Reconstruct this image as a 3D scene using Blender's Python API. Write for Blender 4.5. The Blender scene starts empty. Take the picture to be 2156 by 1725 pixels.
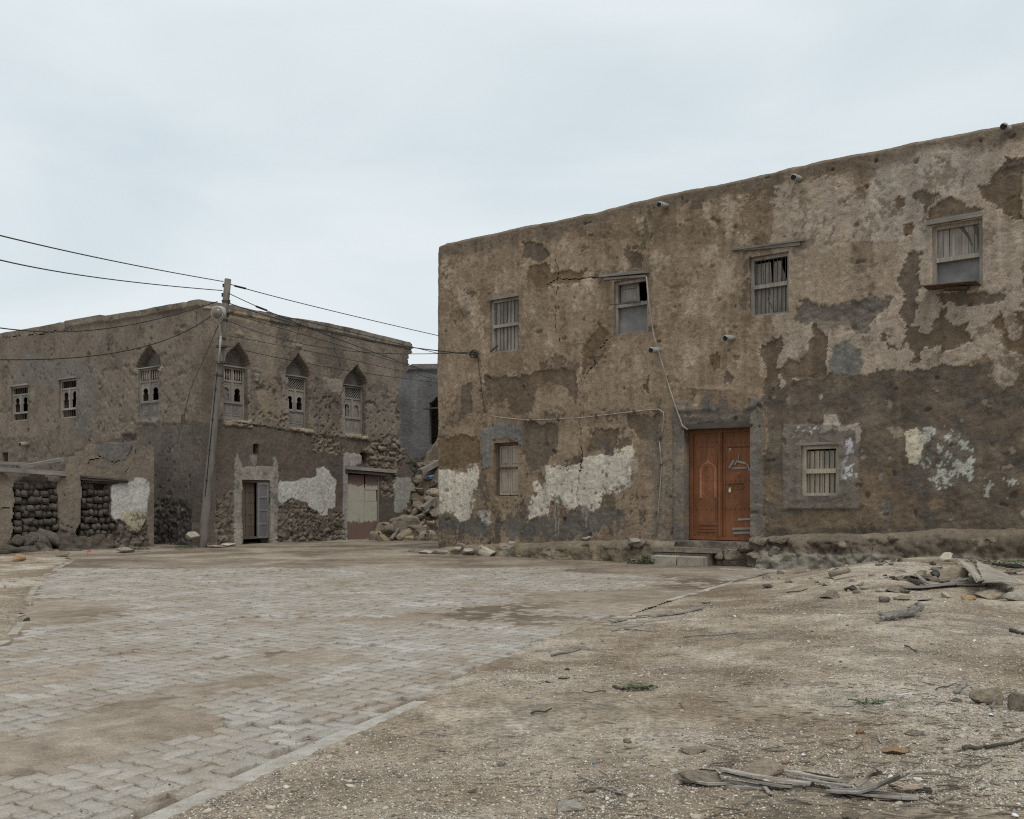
import bpy, math, random
import numpy as np
from math import radians, sin, cos, pi
rng = np.random.default_rng(7)
random.seed(7)
scene = bpy.context.scene

# ------------------------------------------------------------------ camera
F, CX, HY, H = 2000.0, 1078.0, 1060.0, 1.3      # focal length, centre and horizon of the 2156 x 1725 picture; eye height
cam_d = bpy.data.cameras.new('camera')
cam = bpy.data.objects.new('camera', cam_d)
scene.collection.objects.link(cam)
cam.location = (0, 0, H)
cam.rotation_euler = (radians(90), 0, 0)
cam_d.sensor_fit = 'HORIZONTAL'
cam_d.sensor_width = 36.0
cam_d.lens = 36.0 * F / 2156.0
cam_d.shift_y = (HY - 862.5) / 2156.0
cam_d.clip_start = 0.05
cam_d.clip_end = 6000
scene.camera = cam

# ------------------------------------------------------------------ sky, sun, exposure
SUN_EL, SUN_AZ = radians(58), radians(155)       # azimuth clockwise from +Y: behind the camera, to its right
world = bpy.data.worlds.new('World')
scene.world = world
world.use_nodes = True
wt = world.node_tree
for n in list(wt.nodes): wt.nodes.remove(n)
w_out = wt.nodes.new('ShaderNodeOutputWorld')
w_sky = wt.nodes.new('ShaderNodeTexSky')
w_sky.sky_type = 'NISHITA'; w_sky.sun_disc = False
w_sky.sun_elevation = SUN_EL; w_sky.sun_rotation = SUN_AZ
w_bg1 = wt.nodes.new('ShaderNodeBackground'); w_bg1.inputs['Strength'].default_value = 0.10
wt.links.new(w_sky.outputs[0], w_bg1.inputs['Color'])
w_tc = wt.nodes.new('ShaderNodeTexCoord')
w_map = wt.nodes.new('ShaderNodeMapping'); w_map.inputs['Scale'].default_value = (1.0, 1.0, 3.2)
wt.links.new(w_tc.outputs['Generated'], w_map.inputs['Vector'])
w_n1 = wt.nodes.new('ShaderNodeTexNoise')
w_n1.inputs['Scale'].default_value = 1.9; w_n1.inputs['Detail'].default_value = 5; w_n1.inputs['Roughness'].default_value = 0.5
w_n1.inputs['Distortion'].default_value = 0.5
wt.links.new(w_map.outputs[0], w_n1.inputs['Vector'])
w_r1 = wt.nodes.new('ShaderNodeValToRGB')
w_r1.color_ramp.elements[0].position = 0.31; w_r1.color_ramp.elements[0].color = (0.675, 0.765, 0.805, 1)
w_r1.color_ramp.elements[1].position = 0.63; w_r1.color_ramp.elements[1].color = (0.785, 0.85, 0.88, 1)
wt.links.new(w_n1.outputs['Fac'], w_r1.inputs['Fac'])
w_bg2 = wt.nodes.new('ShaderNodeBackground'); w_bg2.inputs['Strength'].default_value = 1.0
wt.links.new(w_r1.outputs[0], w_bg2.inputs['Color'])
w_mix = wt.nodes.new('ShaderNodeMixShader')
w_r2 = wt.nodes.new('ShaderNodeMapRange')
w_r2.inputs['From Min'].default_value = 0.25; w_r2.inputs['From Max'].default_value = 0.6
w_r2.inputs['To Min'].default_value = 0.86; w_r2.inputs['To Max'].default_value = 0.98
wt.links.new(w_n1.outputs['Fac'], w_r2.inputs['Value'])
wt.links.new(w_r2.outputs[0], w_mix.inputs['Fac'])
wt.links.new(w_bg1.outputs[0], w_mix.inputs[1]); wt.links.new(w_bg2.outputs[0], w_mix.inputs[2])
wt.links.new(w_mix.outputs[0], w_out.inputs['Surface'])

sun_d = bpy.data.lights.new('sun', 'SUN')
sun_d.energy = 1.5; sun_d.angle = radians(22); sun_d.color = (1.0, 0.95, 0.88)
sun = bpy.data.objects.new('sun', sun_d)
scene.collection.objects.link(sun)
sun.rotation_euler = (radians(90) - SUN_EL, 0, pi - SUN_AZ)
sun.location = (10, -20, 40)

scene.view_settings.view_transform = 'Standard'
scene.view_settings.look = 'None'
scene.view_settings.exposure = 0.0
scene.view_settings.gamma = 1.0
scene.render.engine = 'CYCLES'
scene.cycles.use_denoising = False
scene.cycles.filter_width = 1.15

# ------------------------------------------------------------------ numpy noise
_tabs = {}
def _tab(s):
    if s not in _tabs: _tabs[s] = np.random.default_rng(1000 + s).random((128, 128)).astype(np.float32)
    return _tabs[s]
def vn(x, y, s=0):
    x = np.asarray(x, float); y = np.asarray(y, float)
    xi = np.floor(x).astype(int); yi = np.floor(y).astype(int)
    fx = x - xi; fy = y - yi
    fx = fx * fx * (3 - 2 * fx); fy = fy * fy * (3 - 2 * fy)
    T = _tab(s); a = xi & 127; b = yi & 127; a1 = (a + 1) & 127; b1 = (b + 1) & 127
    return (T[a, b] * (1 - fx) + T[a1, b] * fx) * (1 - fy) + (T[a, b1] * (1 - fx) + T[a1, b1] * fx) * fy
def fbm(x, y, s=0, o=4, g=0.5):
    r = 0; a = 1; t = 0; x = np.asarray(x, float); y = np.asarray(y, float)
    for i in range(o):
        r = r + a * (vn(x + 17.3 * i, y - 9.7 * i, s + i) * 2 - 1); t += a; a *= g
        x, y = x * 1.97 + y * 0.31, y * 1.97 - x * 0.31
    return r / t * 1.6
def sst(a, b, x):
    t = np.clip((np.asarray(x, float) - a) / (b - a), 0, 1)
    return t * t * (3 - 2 * t)
def worley(x, y, s=0):
    x = np.asarray(x, float); y = np.asarray(y, float)
    xi = np.floor(x).astype(int); yi = np.floor(y).astype(int)
    f1 = np.full(x.shape, 9.0); f2 = np.full(x.shape, 9.0); cid = np.zeros(x.shape)
    A, B, Cc = _tab(s + 50), _tab(s + 51), _tab(s + 52)
    for dx in (-1, 0, 1):
        for dy in (-1, 0, 1):
            cx = xi + dx; cy = yi + dy
            px = cx + 0.15 + 0.7 * A[cx & 127, cy & 127]; py = cy + 0.15 + 0.7 * B[cx & 127, cy & 127]
            d = np.hypot(x - px, y - py)
            new = d < f1
            f2 = np.where(new, f1, np.minimum(f2, d)); cid = np.where(new, Cc[cx & 127, cy & 127], cid); f1 = np.where(new, d, f1)
    return f1, f2, cid
def inpoly(x, y, P):
    P = np.asarray(P, float); n = len(P)
    r = np.zeros(x.shape, bool)
    bb = (x >= P[:, 0].min()) & (x <= P[:, 0].max()) & (y >= P[:, 1].min()) & (y <= P[:, 1].max())
    if not bb.any(): return r
    xs = x[bb]; ys = y[bb]; q = np.zeros(xs.shape, bool)
    for i in range(n):
        x0, y0 = P[i]; x1, y1 = P[(i + 1) % n]
        if y0 == y1: continue
        c = ((y0 > ys) != (y1 > ys)) & (xs < (x1 - x0) * (ys - y0) / (y1 - y0) + x0)
        q ^= c
    r[bb] = q
    return r
def segdist(x, y, pts):
    d = np.full(x.shape, 99.0)
    for (x0, y0), (x1, y1) in zip(pts[:-1], pts[1:]):
        L2 = (x1 - x0) ** 2 + (y1 - y0) ** 2 + 1e-9
        t = np.clip(((x - x0) * (x1 - x0) + (y - y0) * (y1 - y0)) / L2, 0, 1)
        d = np.minimum(d, np.hypot(x - x0 - t * (x1 - x0), y - y0 - t * (y1 - y0)))
    return d

# ------------------------------------------------------------------ object helpers
COL = scene.collection
def link(o, parent=None):
    COL.objects.link(o)
    if parent is not None: o.parent = parent
    return o
def tag(o, label=None, cat=None, group=None, kind=None):
    if label: o['label'] = label
    if cat: o['category'] = cat
    if group: o['group'] = group
    if kind: o['kind'] = kind
    return o
def empty(name, loc=(0, 0, 0), rz=0.0, parent=None):
    o = bpy.data.objects.new(name, None)
    o.empty_display_size = 0.3
    o.location = loc; o.rotation_euler = (0, 0, rz)
    return link(o, parent)
def np_mesh(name, V, Q, mat, smooth=False, cols=None):
    """mesh from an (n,3) array and an (m,k) array of equal-sided faces"""
    me = bpy.data.meshes.new(name)
    V = np.asarray(V, np.float32); Q = np.asarray(Q, np.int32)
    m, k = Q.shape
    me.vertices.add(len(V)); me.vertices.foreach_set('co', V.ravel())
    me.loops.add(m * k); me.loops.foreach_set('vertex_index', Q.ravel())
    me.polygons.add(m)
    me.polygons.foreach_set('loop_start', np.arange(0, m * k, k, dtype=np.int32))
    me.polygons.foreach_set('loop_total', np.full(m, k, np.int32))
    if smooth: me.polygons.foreach_set('use_smooth', np.ones(m, bool))
    if cols is not None:
        ca = me.color_attributes.new('col', 'FLOAT_COLOR', 'POINT')
        c4 = np.ones((len(V), 4), np.float32); c4[:, :3] = cols
        ca.data.foreach_set('color', c4.ravel())
    me.update(calc_edges=True)
    me.validate()
    if mat: me.materials.append(mat)
    return me
def np_obj(name, V, Q, mat, parent=None, smooth=False, cols=None):
    return link(bpy.data.objects.new(name, np_mesh(name, V, Q, mat, smooth, cols)), parent)

IDM = lambda u, w, z: (u, w, z)
class G:
    """collects simple solids in (u along the wall, w outward, z up) and maps them to the parent's axes"""
    def __init__(s, mp=IDM): s.v = []; s.f = []; s.mp = mp
    def add(s, vs, fs):
        b = len(s.v); s.v += [tuple(p) for p in vs]; s.f += [tuple(i + b for i in f) for f in fs]; return s
    def box(s, u0, u1, w0, w1, z0, z1, j=0.0):
        c = [(u, w, z) for z in (z0, z1) for w in (w0, w1) for u in (u0, u1)]
        c = [(p[0] + random.uniform(-j, j), p[1] + random.uniform(-j, j) * .5, p[2] + random.uniform(-j, j)) for p in c]
        return s.add(c, [(0, 1, 3, 2), (4, 6, 7, 5), (0, 4, 5, 1), (2, 3, 7, 6), (0, 2, 6, 4), (1, 5, 7, 3)])
    def beam(s, p, q, a, b, up=(0, 0, 1), a2=None, b2=None):
        p = np.array(p, float); q = np.array(q, float); d = q - p; d /= np.linalg.norm(d)
        up = np.array(up, float); sd = np.cross(d, up); sd /= np.linalg.norm(sd) + 1e-9; un = np.cross(sd, d)
        c = []
        for e, (aa, bb) in ((p, (a, b)), (q, (a2 or a, b2 or b))):
            for k, l in ((-1, -1), (1, -1), (1, 1), (-1, 1)): c.append(e + sd * k * aa / 2 + un * l * bb / 2)
        return s.add(c, [(3, 2, 1, 0), (4, 5, 6, 7), (0, 1, 5, 4), (1, 2, 6, 5), (2, 3, 7, 6), (3, 0, 4, 7)])
    def tube(s, pts, r, n=8, r2=None, cap=True):
        P = [np.array(p, float) for p in pts]; m = len(P); base = []
        ref = None
        for i in range(m):
            d = P[min(i + 1, m - 1)] - P[max(i - 1, 0)]; d /= np.linalg.norm(d) + 1e-9
            if ref is None:
                ref = np.array((0, 0, 1.0)) if abs(d[2]) < 0.9 else np.array((1.0, 0, 0))
            a = np.cross(d, ref); a /= np.linalg.norm(a) + 1e-9; b = np.cross(a, d); ref = b
            rr = r if r2 is None else r + (r2 - r) * i / (m - 1)
            base += [P[i] + rr * (cos(2 * pi * k / n) * a + sin(2 * pi * k / n) * b) for k in range(n)]
        fs = [(i * n + k, i * n + (k + 1) % n, (i + 1) * n + (k + 1) % n, (i + 1) * n + k) for i in range(m - 1) for k in range(n)]
        if cap: fs += [tuple(range(n))[::-1], tuple((m - 1) * n + k for k in range(n))]
        return s.add(base, fs)
    def prism(s, poly, w0, w1):
        n = len(poly)
        vs = [(p[0], w0, p[1]) for p in poly] + [(p[0], w1, p[1]) for p in poly]
        fs = [tuple(range(n)), tuple(range(2 * n - 1, n - 1, -1))] + [(i, (i + 1) % n, n + (i + 1) % n, n + i) for i in range(n)]
        return s.add(vs, fs)
    def lathe(s, prof, c, n=12, axis=2):
        m = len(prof); vs = []
        for r, h in prof:
            for k in range(n):
                a, b = r * cos(2 * pi * k / n), r * sin(2 * pi * k / n)
                p = [0, 0, 0]; p[axis] = h; p[(axis + 1) % 3] = a; p[(axis + 2) % 3] = b
                vs.append((c[0] + p[0], c[1] + p[1], c[2] + p[2]))
        fs = [(i * n + k, i * n + (k + 1) % n, (i + 1) * n + (k + 1) % n, (i + 1) * n + k) for i in range(m - 1) for k in range(n)]
        fs += [tuple(range(n))[::-1], tuple((m - 1) * n + k for k in range(n))]
        return s.add(vs, fs)
    def build(s, name, mat, parent=None, smooth=False, loc=None):
        V = [s.mp(*p) for p in s.v]
        if loc is not None: V = [(a - loc[0], b - loc[1], c - loc[2]) for a, b, c in V]
        me = bpy.data.meshes.new(name); me.from_pydata(V, [], s.f); me.update()
        if smooth: me.polygons.foreach_set('use_smooth', np.ones(len(me.polygons), bool))
        me.materials.append(mat)
        o = link(bpy.data.objects.new(name, me), parent)
        if loc is not None: o.location = loc
        return o

def copy_obj(o, parent=None):
    c = o.copy(); COL.objects.link(c); c.parent = parent
    return c

# ------------------------------------------------------------------ facade frames
class Facade:
    """vertical plane: origin o, unit direction d along the wall, outward normal n"""
    def __init__(s, o, d, n):
        s.o = np.array(o, float); s.d = np.array(d, float); s.d /= np.linalg.norm(s.d); s.n = np.array(n, float); s.n /= np.linalg.norm(s.n)
    def uv(s, px, py, w=0.0):
        ox, oy = s.o + s.n * w; dx, dy = s.d
        a = (px - CX) / F
        u = (a * oy - ox) / (dx - a * dy)
        return u, H + (HY - py) / F * (oy + u * dy)
    def poly(s, pts, w=0.0): return [s.uv(x, y, w) for x, y in pts]
    def world(s, u, w, z):
        p = s.o + s.d * u + s.n * w
        return (p[0], p[1], z)
def gpt(px, py, z=0.0):
    Y = (H - z) * F / (py - HY)
    return ((px - CX) / F * Y, Y)
# ------------------------------------------------------------------ materials
class NT:
    def __init__(s, name, rough=0.9, spec=0.25):
        s.m = bpy.data.materials.new(name); s.m.use_nodes = True
        s.t = s.m.node_tree; s.b = s.t.nodes['Principled BSDF']
        s.b.inputs['Roughness'].default_value = rough; s.b.inputs['Specular IOR Level'].default_value = spec
    def n(s, typ, **kw):
        x = s.t.nodes.new(typ)
        for k, v in kw.items():
            if k in x.inputs: x.inputs[k].default_value = v
            else: setattr(x, k, v)
        return x
    def l(s, a, b): s.t.links.new(a, b)
    def coord(s, kind='Object', scale=(1, 1, 1)):
        tc = s.n('ShaderNodeTexCoord'); mp = s.n('ShaderNodeMapping'); mp.inputs['Scale'].default_value = scale
        s.l(tc.outputs[kind], mp.inputs['Vector']); return mp.outputs[0]
    def world(s, scale=(1, 1, 1)):
        g = s.n('ShaderNodeNewGeometry'); mp = s.n('ShaderNodeMapping'); mp.inputs['Scale'].default_value = scale
        s.l(g.outputs['Position'], mp.inputs['Vector']); return mp.outputs[0]
    def noise(s, vec, scale, detail=4, rough=0.55, dist=0.0):
        x = s.n('ShaderNodeTexNoise'); x.inputs['Scale'].default_value = scale; x.inputs['Detail'].default_value = detail
        x.inputs['Roughness'].default_value = rough; x.inputs['Distortion'].default_value = dist
        s.l(vec, x.inputs['Vector']); return x.outputs['Fac']
    def ramp(s, fac, *stops):
        r = s.n('ShaderNodeValToRGB'); e = r.color_ramp.elements
        while len(e) < len(stops): e.new(0.5)
        for q, (p, c) in zip(e, stops):
            q.position = p; q.color = (c[0], c[1], c[2], 1) if hasattr(c, '__len__') else (c, c, c, 1)
        s.l(fac, r.inputs['Fac']); return r.outputs[0]
    def mix(s, fac, a, b, mode='MIX'):
        x = s.n('ShaderNodeMix', data_type='RGBA', blend_type=mode)
        for sock, val in ((x.inputs[0], fac), (x.inputs[6], a), (x.inputs[7], b)):
            if isinstance(val, bpy.types.NodeSocket): s.l(val, sock)
            elif hasattr(val, '__len__'): sock.default_value = (val[0], val[1], val[2], 1)
            else: sock.default_value = val
        return x.outputs[2]
    def bump(s, h, strength=0.4, dist=0.01, prev=None):
        b = s.n('ShaderNodeBump'); b.inputs['Strength'].default_value = strength; b.inputs['Distance'].default_value = dist
        s.l(h, b.inputs['Height'])
        if prev is not None: s.l(prev, b.inputs['Normal'])
        return b.outputs[0]
    def done(s, col=None, nor=None, rough=None):
        if col is not None:
            if isinstance(col, bpy.types.NodeSocket): s.l(col, s.b.inputs['Base Color'])
            else: s.b.inputs['Base Color'].default_value = (*col, 1)
        if nor is not None: s.l(nor, s.b.inputs['Normal'])
        if rough is not None: s.l(rough, s.b.inputs['Roughness'])
        return s.m

def mat_plaster(name, bump=0.5):
    k = NT(name, 0.95, 0.15)
    at = k.n('ShaderNodeAttribute', attribute_name='col')
    v = k.coord('Object')
    a = k.noise(v, 1.3, 5, 0.6); b = k.noise(v, 9, 6, 0.65); c = k.noise(v, 55, 4, 0.7)
    c1 = k.mix(1.0, at.outputs['Color'], k.ramp(a, (0.28, (0.80, 0.79, 0.78)), (0.72, (1.2, 1.2, 1.18))), 'MULTIPLY')
    c2 = k.mix(1.0, c1, k.ramp(b, (0.28, (0.58, 0.57, 0.56)), (0.43, (0.93, 0.93, 0.93)), (0.55, (1.02, 1.02, 1.02)), (0.74, (1.34, 1.32, 1.28))), 'MULTIPLY')
    c3 = k.mix(1.0, c2, k.ramp(c, (0.28, 0.70), (0.7, 1.24)), 'MULTIPLY')
    nb = k.bump(b, bump, 0.05); nb = k.bump(c, bump, 0.02, nb)
    return k.done(c3, nb)
def mat_wood(name, c0, c1, axis='z', rough=0.85, fine=1.0, obj_rand=True):
    k = NT(name, rough, 0.2)
    sc = {'z': (30, 30, 1.6), 'x': (1.6, 30, 30), 'y': (30, 1.6, 30), 'n': (6, 6, 6)}[axis]
    v = k.coord('Object', sc)
    a = k.noise(v, 1.0 * fine, 6, 0.65); b = k.noise(k.coord('Object'), 2.2, 4)
    col = k.ramp(a, (0.28, c0), (0.7, c1))
    col = k.mix(1.0, col, k.ramp(b, (0.3, 0.75), (0.7, 1.2)), 'MULTIPLY')
    if obj_rand:
        oi = k.n('ShaderNodeObjectInfo')
        col = k.mix(1.0, col, k.ramp(oi.outputs['Random'], (0.0, (0.78, 0.78, 0.78)), (1.0, (1.18, 1.15, 1.1))), 'MULTIPLY')
    return k.done(col, k.bump(a, 0.5, 0.006))
def mat_stone(name, c0, c1, scale=6.0, rnd=0.25):
    k = NT(name, 0.93, 0.2)
    v = k.coord('Object')
    oi = k.n('ShaderNodeObjectInfo')
    add = k.n('ShaderNodeVectorMath', operation='ADD'); k.l(v, add.inputs[0])
    mul = k.n('ShaderNodeVectorMath', operation='SCALE'); k.l(oi.outputs['Random'], mul.inputs['Scale']); mul.inputs[0].default_value = (37, 11, 23)
    k.l(mul.outputs[0], add.inputs[1])
    a = k.noise(add.outputs[0], scale, 6, 0.62); b = k.noise(add.outputs[0], scale * 7, 4, 0.7)
    col = k.ramp(a, (0.3, c0), (0.68, c1))
    col = k.mix(1.0, col, k.ramp(b, (0.3, 0.72), (0.7, 1.22)), 'MULTIPLY')
    col = k.mix(1.0, col, k.ramp(oi.outputs['Random'], (0.0, (1 - rnd, 1 - rnd, 1 - rnd)), (1.0, (1 + rnd, 1 + rnd * .95, 1 + rnd * .85))), 'MULTIPLY')
    nb = k.bump(a, 0.6, 0.03); nb = k.bump(b, 0.6, 0.01, nb)
    return k.done(col, nb)
def mat_plain(name, c, rough=0.6, spec=0.3, var=0.15, scale=14, metal=0.0):
    k = NT(name, rough, spec)
    k.b.inputs['Metallic'].default_value = metal
    a = k.noise(k.coord('Object'), scale, 5, 0.6)
    col = k.ramp(a, (0.3, tuple(x * (1 - var) for x in c)), (0.7, tuple(x * (1 + var) for x in c)))
    return k.done(col, k.bump(a, 0.15, 0.004))
def mat_attr(name, rough=0.95):
    k = NT(name, rough, 0.15)
    at = k.n('ShaderNodeAttribute', attribute_name='col')
    a = k.noise(k.coord('Object'), 60, 3)
    return k.done(k.mix(1.0, at.outputs['Color'], k.ramp(a, (0.3, 0.85), (0.7, 1.15)), 'MULTIPLY'))

PLASTER = mat_plaster('weathered_lime_plaster', 0.8)
PLASTER_B = mat_plaster('grey_mud_plaster', 0.65)
WOOD_V = mat_wood('grey_weathered_wood_upright', (0.18, 0.162, 0.142), (0.37, 0.343, 0.31), 'z')
WOOD_H = mat_wood('grey_weathered_wood_across', (0.145, 0.13, 0.115), (0.30, 0.28, 0.255), 'x')
WOOD_HY = mat_wood('grey_weathered_wood_lengthwise', (0.145, 0.13, 0.115), (0.30, 0.28, 0.255), 'y')
WOOD_LEAD = mat_wood('lead_grey_painted_wood', (0.16, 0.147, 0.13), (0.275, 0.255, 0.23), 'z')
WOOD_BROWN = mat_wood('bare_brown_wood', (0.29, 0.235, 0.19), (0.46, 0.385, 0.315), 'z')
WOOD_CREAM = mat_wood('faded_cream_wood', (0.30, 0.265, 0.205), (0.48, 0.43, 0.345), 'z')
WOOD_DARK = mat_wood('dark_old_wood', (0.05, 0.042, 0.035), (0.13, 0.11, 0.09), 'x')
WOOD_DEEP = mat_wood('dark_studded_wood', (0.07, 0.055, 0.045), (0.15, 0.12, 0.095), 'z')
DOOR = mat_wood('rust_red_painted_wood', (0.15, 0.059, 0.027), (0.25, 0.104, 0.049), 'z', 0.62, 0.7, False)
DOOR_CARVE = mat_wood('rust_red_carving', (0.27, 0.115, 0.06), (0.36, 0.165, 0.095), 'n', 0.7, 1.0, False)  # lighter than the door paint, standing in for light on the relief
BLUEGREY = mat_wood('blue_grey_painted_wood', (0.13, 0.128, 0.127), (0.205, 0.203, 0.203), 'z')
SLAT = mat_wood('bare_grey_slat', (0.20, 0.18, 0.16), (0.33, 0.305, 0.28), 'x')
PANEL = mat_plain('dull_grey_board', (0.20, 0.195, 0.19), 0.8, 0.2, 0.3, 3)
IRON = mat_plain('dark_iron', (0.055, 0.042, 0.036), 0.7, 0.4, 0.3, 20)
RUST = mat_plain('rusted_sheet', (0.11, 0.072, 0.055), 0.85, 0.3, 0.5, 9)
BLACK = mat_plain('black_cable', (0.012, 0.012, 0.013), 0.55, 0.35, 0.2)
PVC = mat_plain('grey_plastic_pipe', (0.30, 0.29, 0.275), 0.55, 0.35, 0.2)
PVC_IN = mat_plain('dark_pipe_bore', (0.02, 0.02, 0.02), 0.9, 0.1)  # black standing in for shade inside the spouts and behind the lattices
CONDUIT = mat_plain('dusty_white_conduit', (0.26, 0.23, 0.19), 0.7, 0.3, 0.35, 6)
LAMPW = mat_plain('off_white_lamp_paint', (0.38, 0.355, 0.30), 0.5, 0.4, 0.15)
GLOBE = mat_plain('dusty_lamp_globe', (0.15, 0.135, 0.11), 0.35, 0.5, 0.2, 5)
STEEL = mat_plain('padlock_steel', (0.6, 0.6, 0.58), 0.35, 0.5, 0.1, 20, 0.8)
CHALK = mat_plain('chalk_white', (0.6, 0.58, 0.55), 0.95, 0.1)
STONE_T = mat_stone('tan_rubble_stone', (0.17, 0.135, 0.10), (0.33, 0.275, 0.21))
STONE_D = mat_stone('dark_basalt_block', (0.062, 0.053, 0.043), (0.15, 0.130, 0.105))
STONE_B = mat_stone('brown_field_stone', (0.12, 0.10, 0.08), (0.27, 0.23, 0.18))
STONE_L = mat_stone('pale_coral_stone', (0.28, 0.245, 0.20), (0.50, 0.45, 0.38))
STONE_O = mat_stone('orange_sandstone', (0.30, 0.185, 0.10), (0.42, 0.285, 0.17))
CONC = mat_stone('cast_concrete', (0.27, 0.235, 0.19), (0.40, 0.355, 0.29), 4, 0.1)
LEAF = mat_plain('weed_leaf', (0.055, 0.085, 0.035), 0.7, 0.3, 0.4, 30)
CHIP = mat_attr('loose_chip')
WHITEPL = mat_plain('white_plastic', (0.75, 0.76, 0.80), 0.4, 0.4, 0.05)
BLUEPL = mat_plain('blue_plastic', (0.08, 0.18, 0.40), 0.5, 0.4, 0.2)
REDPL = mat_plain('red_plastic', (0.5, 0.08, 0.06), 0.5, 0.4, 0.2)
BLACKPL = mat_plain('black_plastic', (0.02, 0.02, 0.022), 0.5, 0.4, 0.2)

def mat_ground():
    k = NT('sandy_dirt', 0.97, 0.1)
    p = k.world()
    a = k.noise(p, 0.55, 5, 0.6, 0.4); b = k.noise(p, 3.2, 6, 0.68); c = k.noise(p, 26, 5, 0.7); e = k.noise(p, 1.4, 5, 0.65, 1.2)
    col = k.ramp(a, (0.37, (0.24, 0.182, 0.128)), (0.5, (0.375, 0.306, 0.233)), (0.62, (0.50, 0.436, 0.355)))
    col = k.mix(1.0, col, k.ramp(b, (0.30, (0.60, 0.57, 0.54)), (0.5, (1, 1, 1)), (0.72, (1.25, 1.24, 1.22))), 'MULTIPLY')
    col = k.mix(k.ramp(e, (0.52, 0.0), (0.66, 0.7)), col, (0.155, 0.135, 0.105))
    col = k.mix(1.0, col, k.ramp(c, (0.30, 0.50), (0.70, 1.45)), 'MULTIPLY')
    nb = k.bump(b, 0.6, 0.06); nb = k.bump(c, 1.0, 0.03, nb)
    return k.done(col, nb)
def mat_sand():
    k = NT('blown_sand', 0.97, 0.1)
    p = k.world()
    a = k.noise(p, 0.5, 5, 0.6, 0.5); b = k.noise(p, 5, 6, 0.7); c = k.noise(p, 70, 4, 0.7)
    col = k.ramp(a, (0.38, (0.165, 0.130, 0.098)), (0.5, (0.262, 0.212, 0.162)), (0.62, (0.36, 0.302, 0.24)))
    col = k.mix(1.0, col, k.ramp(b, (0.3, 0.66), (0.7, 1.25)), 'MULTIPLY')
    col = k.mix(1.0, col, k.ramp(c, (0.28, 0.62), (0.72, 1.3)), 'MULTIPLY')
    nb = k.bump(b, 0.4, 0.02); nb = k.bump(c, 0.7, 0.006, nb)
    return k.done(col, nb)
def mat_paver(name, per_object):
    k = NT(name, 0.92, 0.2)
    p = k.world()
    a = k.noise(p, 1.1, 5, 0.65, 0.5); b = k.noise(p, 4.2, 6, 0.68, 0.3); c = k.noise(p, 90, 4, 0.75); d = k.noise(p, 1.6, 5, 0.6)
    if per_object: src = k.n('ShaderNodeObjectInfo').outputs['Color']
    else: src = k.n('ShaderNodeAttribute', attribute_name='col').outputs['Color']
    sep = k.n('ShaderNodeSeparateColor'); k.l(src, sep.inputs[0])      # red: drifted dust, green: casting shade
    col = k.ramp(d, (0.3, (0.375, 0.352, 0.32)), (0.7, (0.49, 0.465, 0.425)))
    col = k.mix(1.0, col, k.ramp(sep.outputs[1], (0.0, 0.8), (1.0, 1.14)), 'MULTIPLY')
    film = k.mix(1.0, k.ramp(a, (0.36, 0.95), (0.62, 0.22)), k.ramp(b, (0.30, 0.3), (0.60, 1.1)), 'MULTIPLY')
    dust = k.n('ShaderNodeMath', operation='MAXIMUM'); k.l(film, dust.inputs[0])
    m2 = k.n('ShaderNodeMath', operation='MULTIPLY'); k.l(sep.outputs[0], m2.inputs[0]); k.l(k.ramp(b, (0.30, 0.7), (0.6, 1.2)), m2.inputs[1]); m2.use_clamp = True
    k.l(m2.outputs[0], dust.inputs[1])
    col = k.mix(dust.outputs[0], col, (0.295, 0.238, 0.18))
    col = k.mix(1.0, col, k.ramp(c, (0.28, 0.62), (0.72, 1.28)), 'MULTIPLY')
    nb = k.bump(b, 0.3, 0.01); nb = k.bump(c, 0.6, 0.004, nb)
    return k.done(col, nb)
GROUND = mat_ground(); SAND = mat_sand(); PAVER = mat_paver('grey_concrete_paver', False); PAVER_NEAR = mat_paver('grey_concrete_paver_single', True)
def mat_kerb():
    k = NT('kerb_concrete', 0.9, 0.2)
    p = k.world(); b = k.noise(p, 5, 6, 0.68); c = k.noise(p, 80, 4, 0.75)
    col = k.ramp(b, (0.32, (0.27, 0.235, 0.19)), (0.64, (0.47, 0.44, 0.40)))
    col = k.mix(1.0, col, k.ramp(c, (0.28, 0.82), (0.72, 1.12)), 'MULTIPLY')
    return k.done(col, k.bump(c, 0.5, 0.004))
KERB = mat_kerb()
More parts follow.
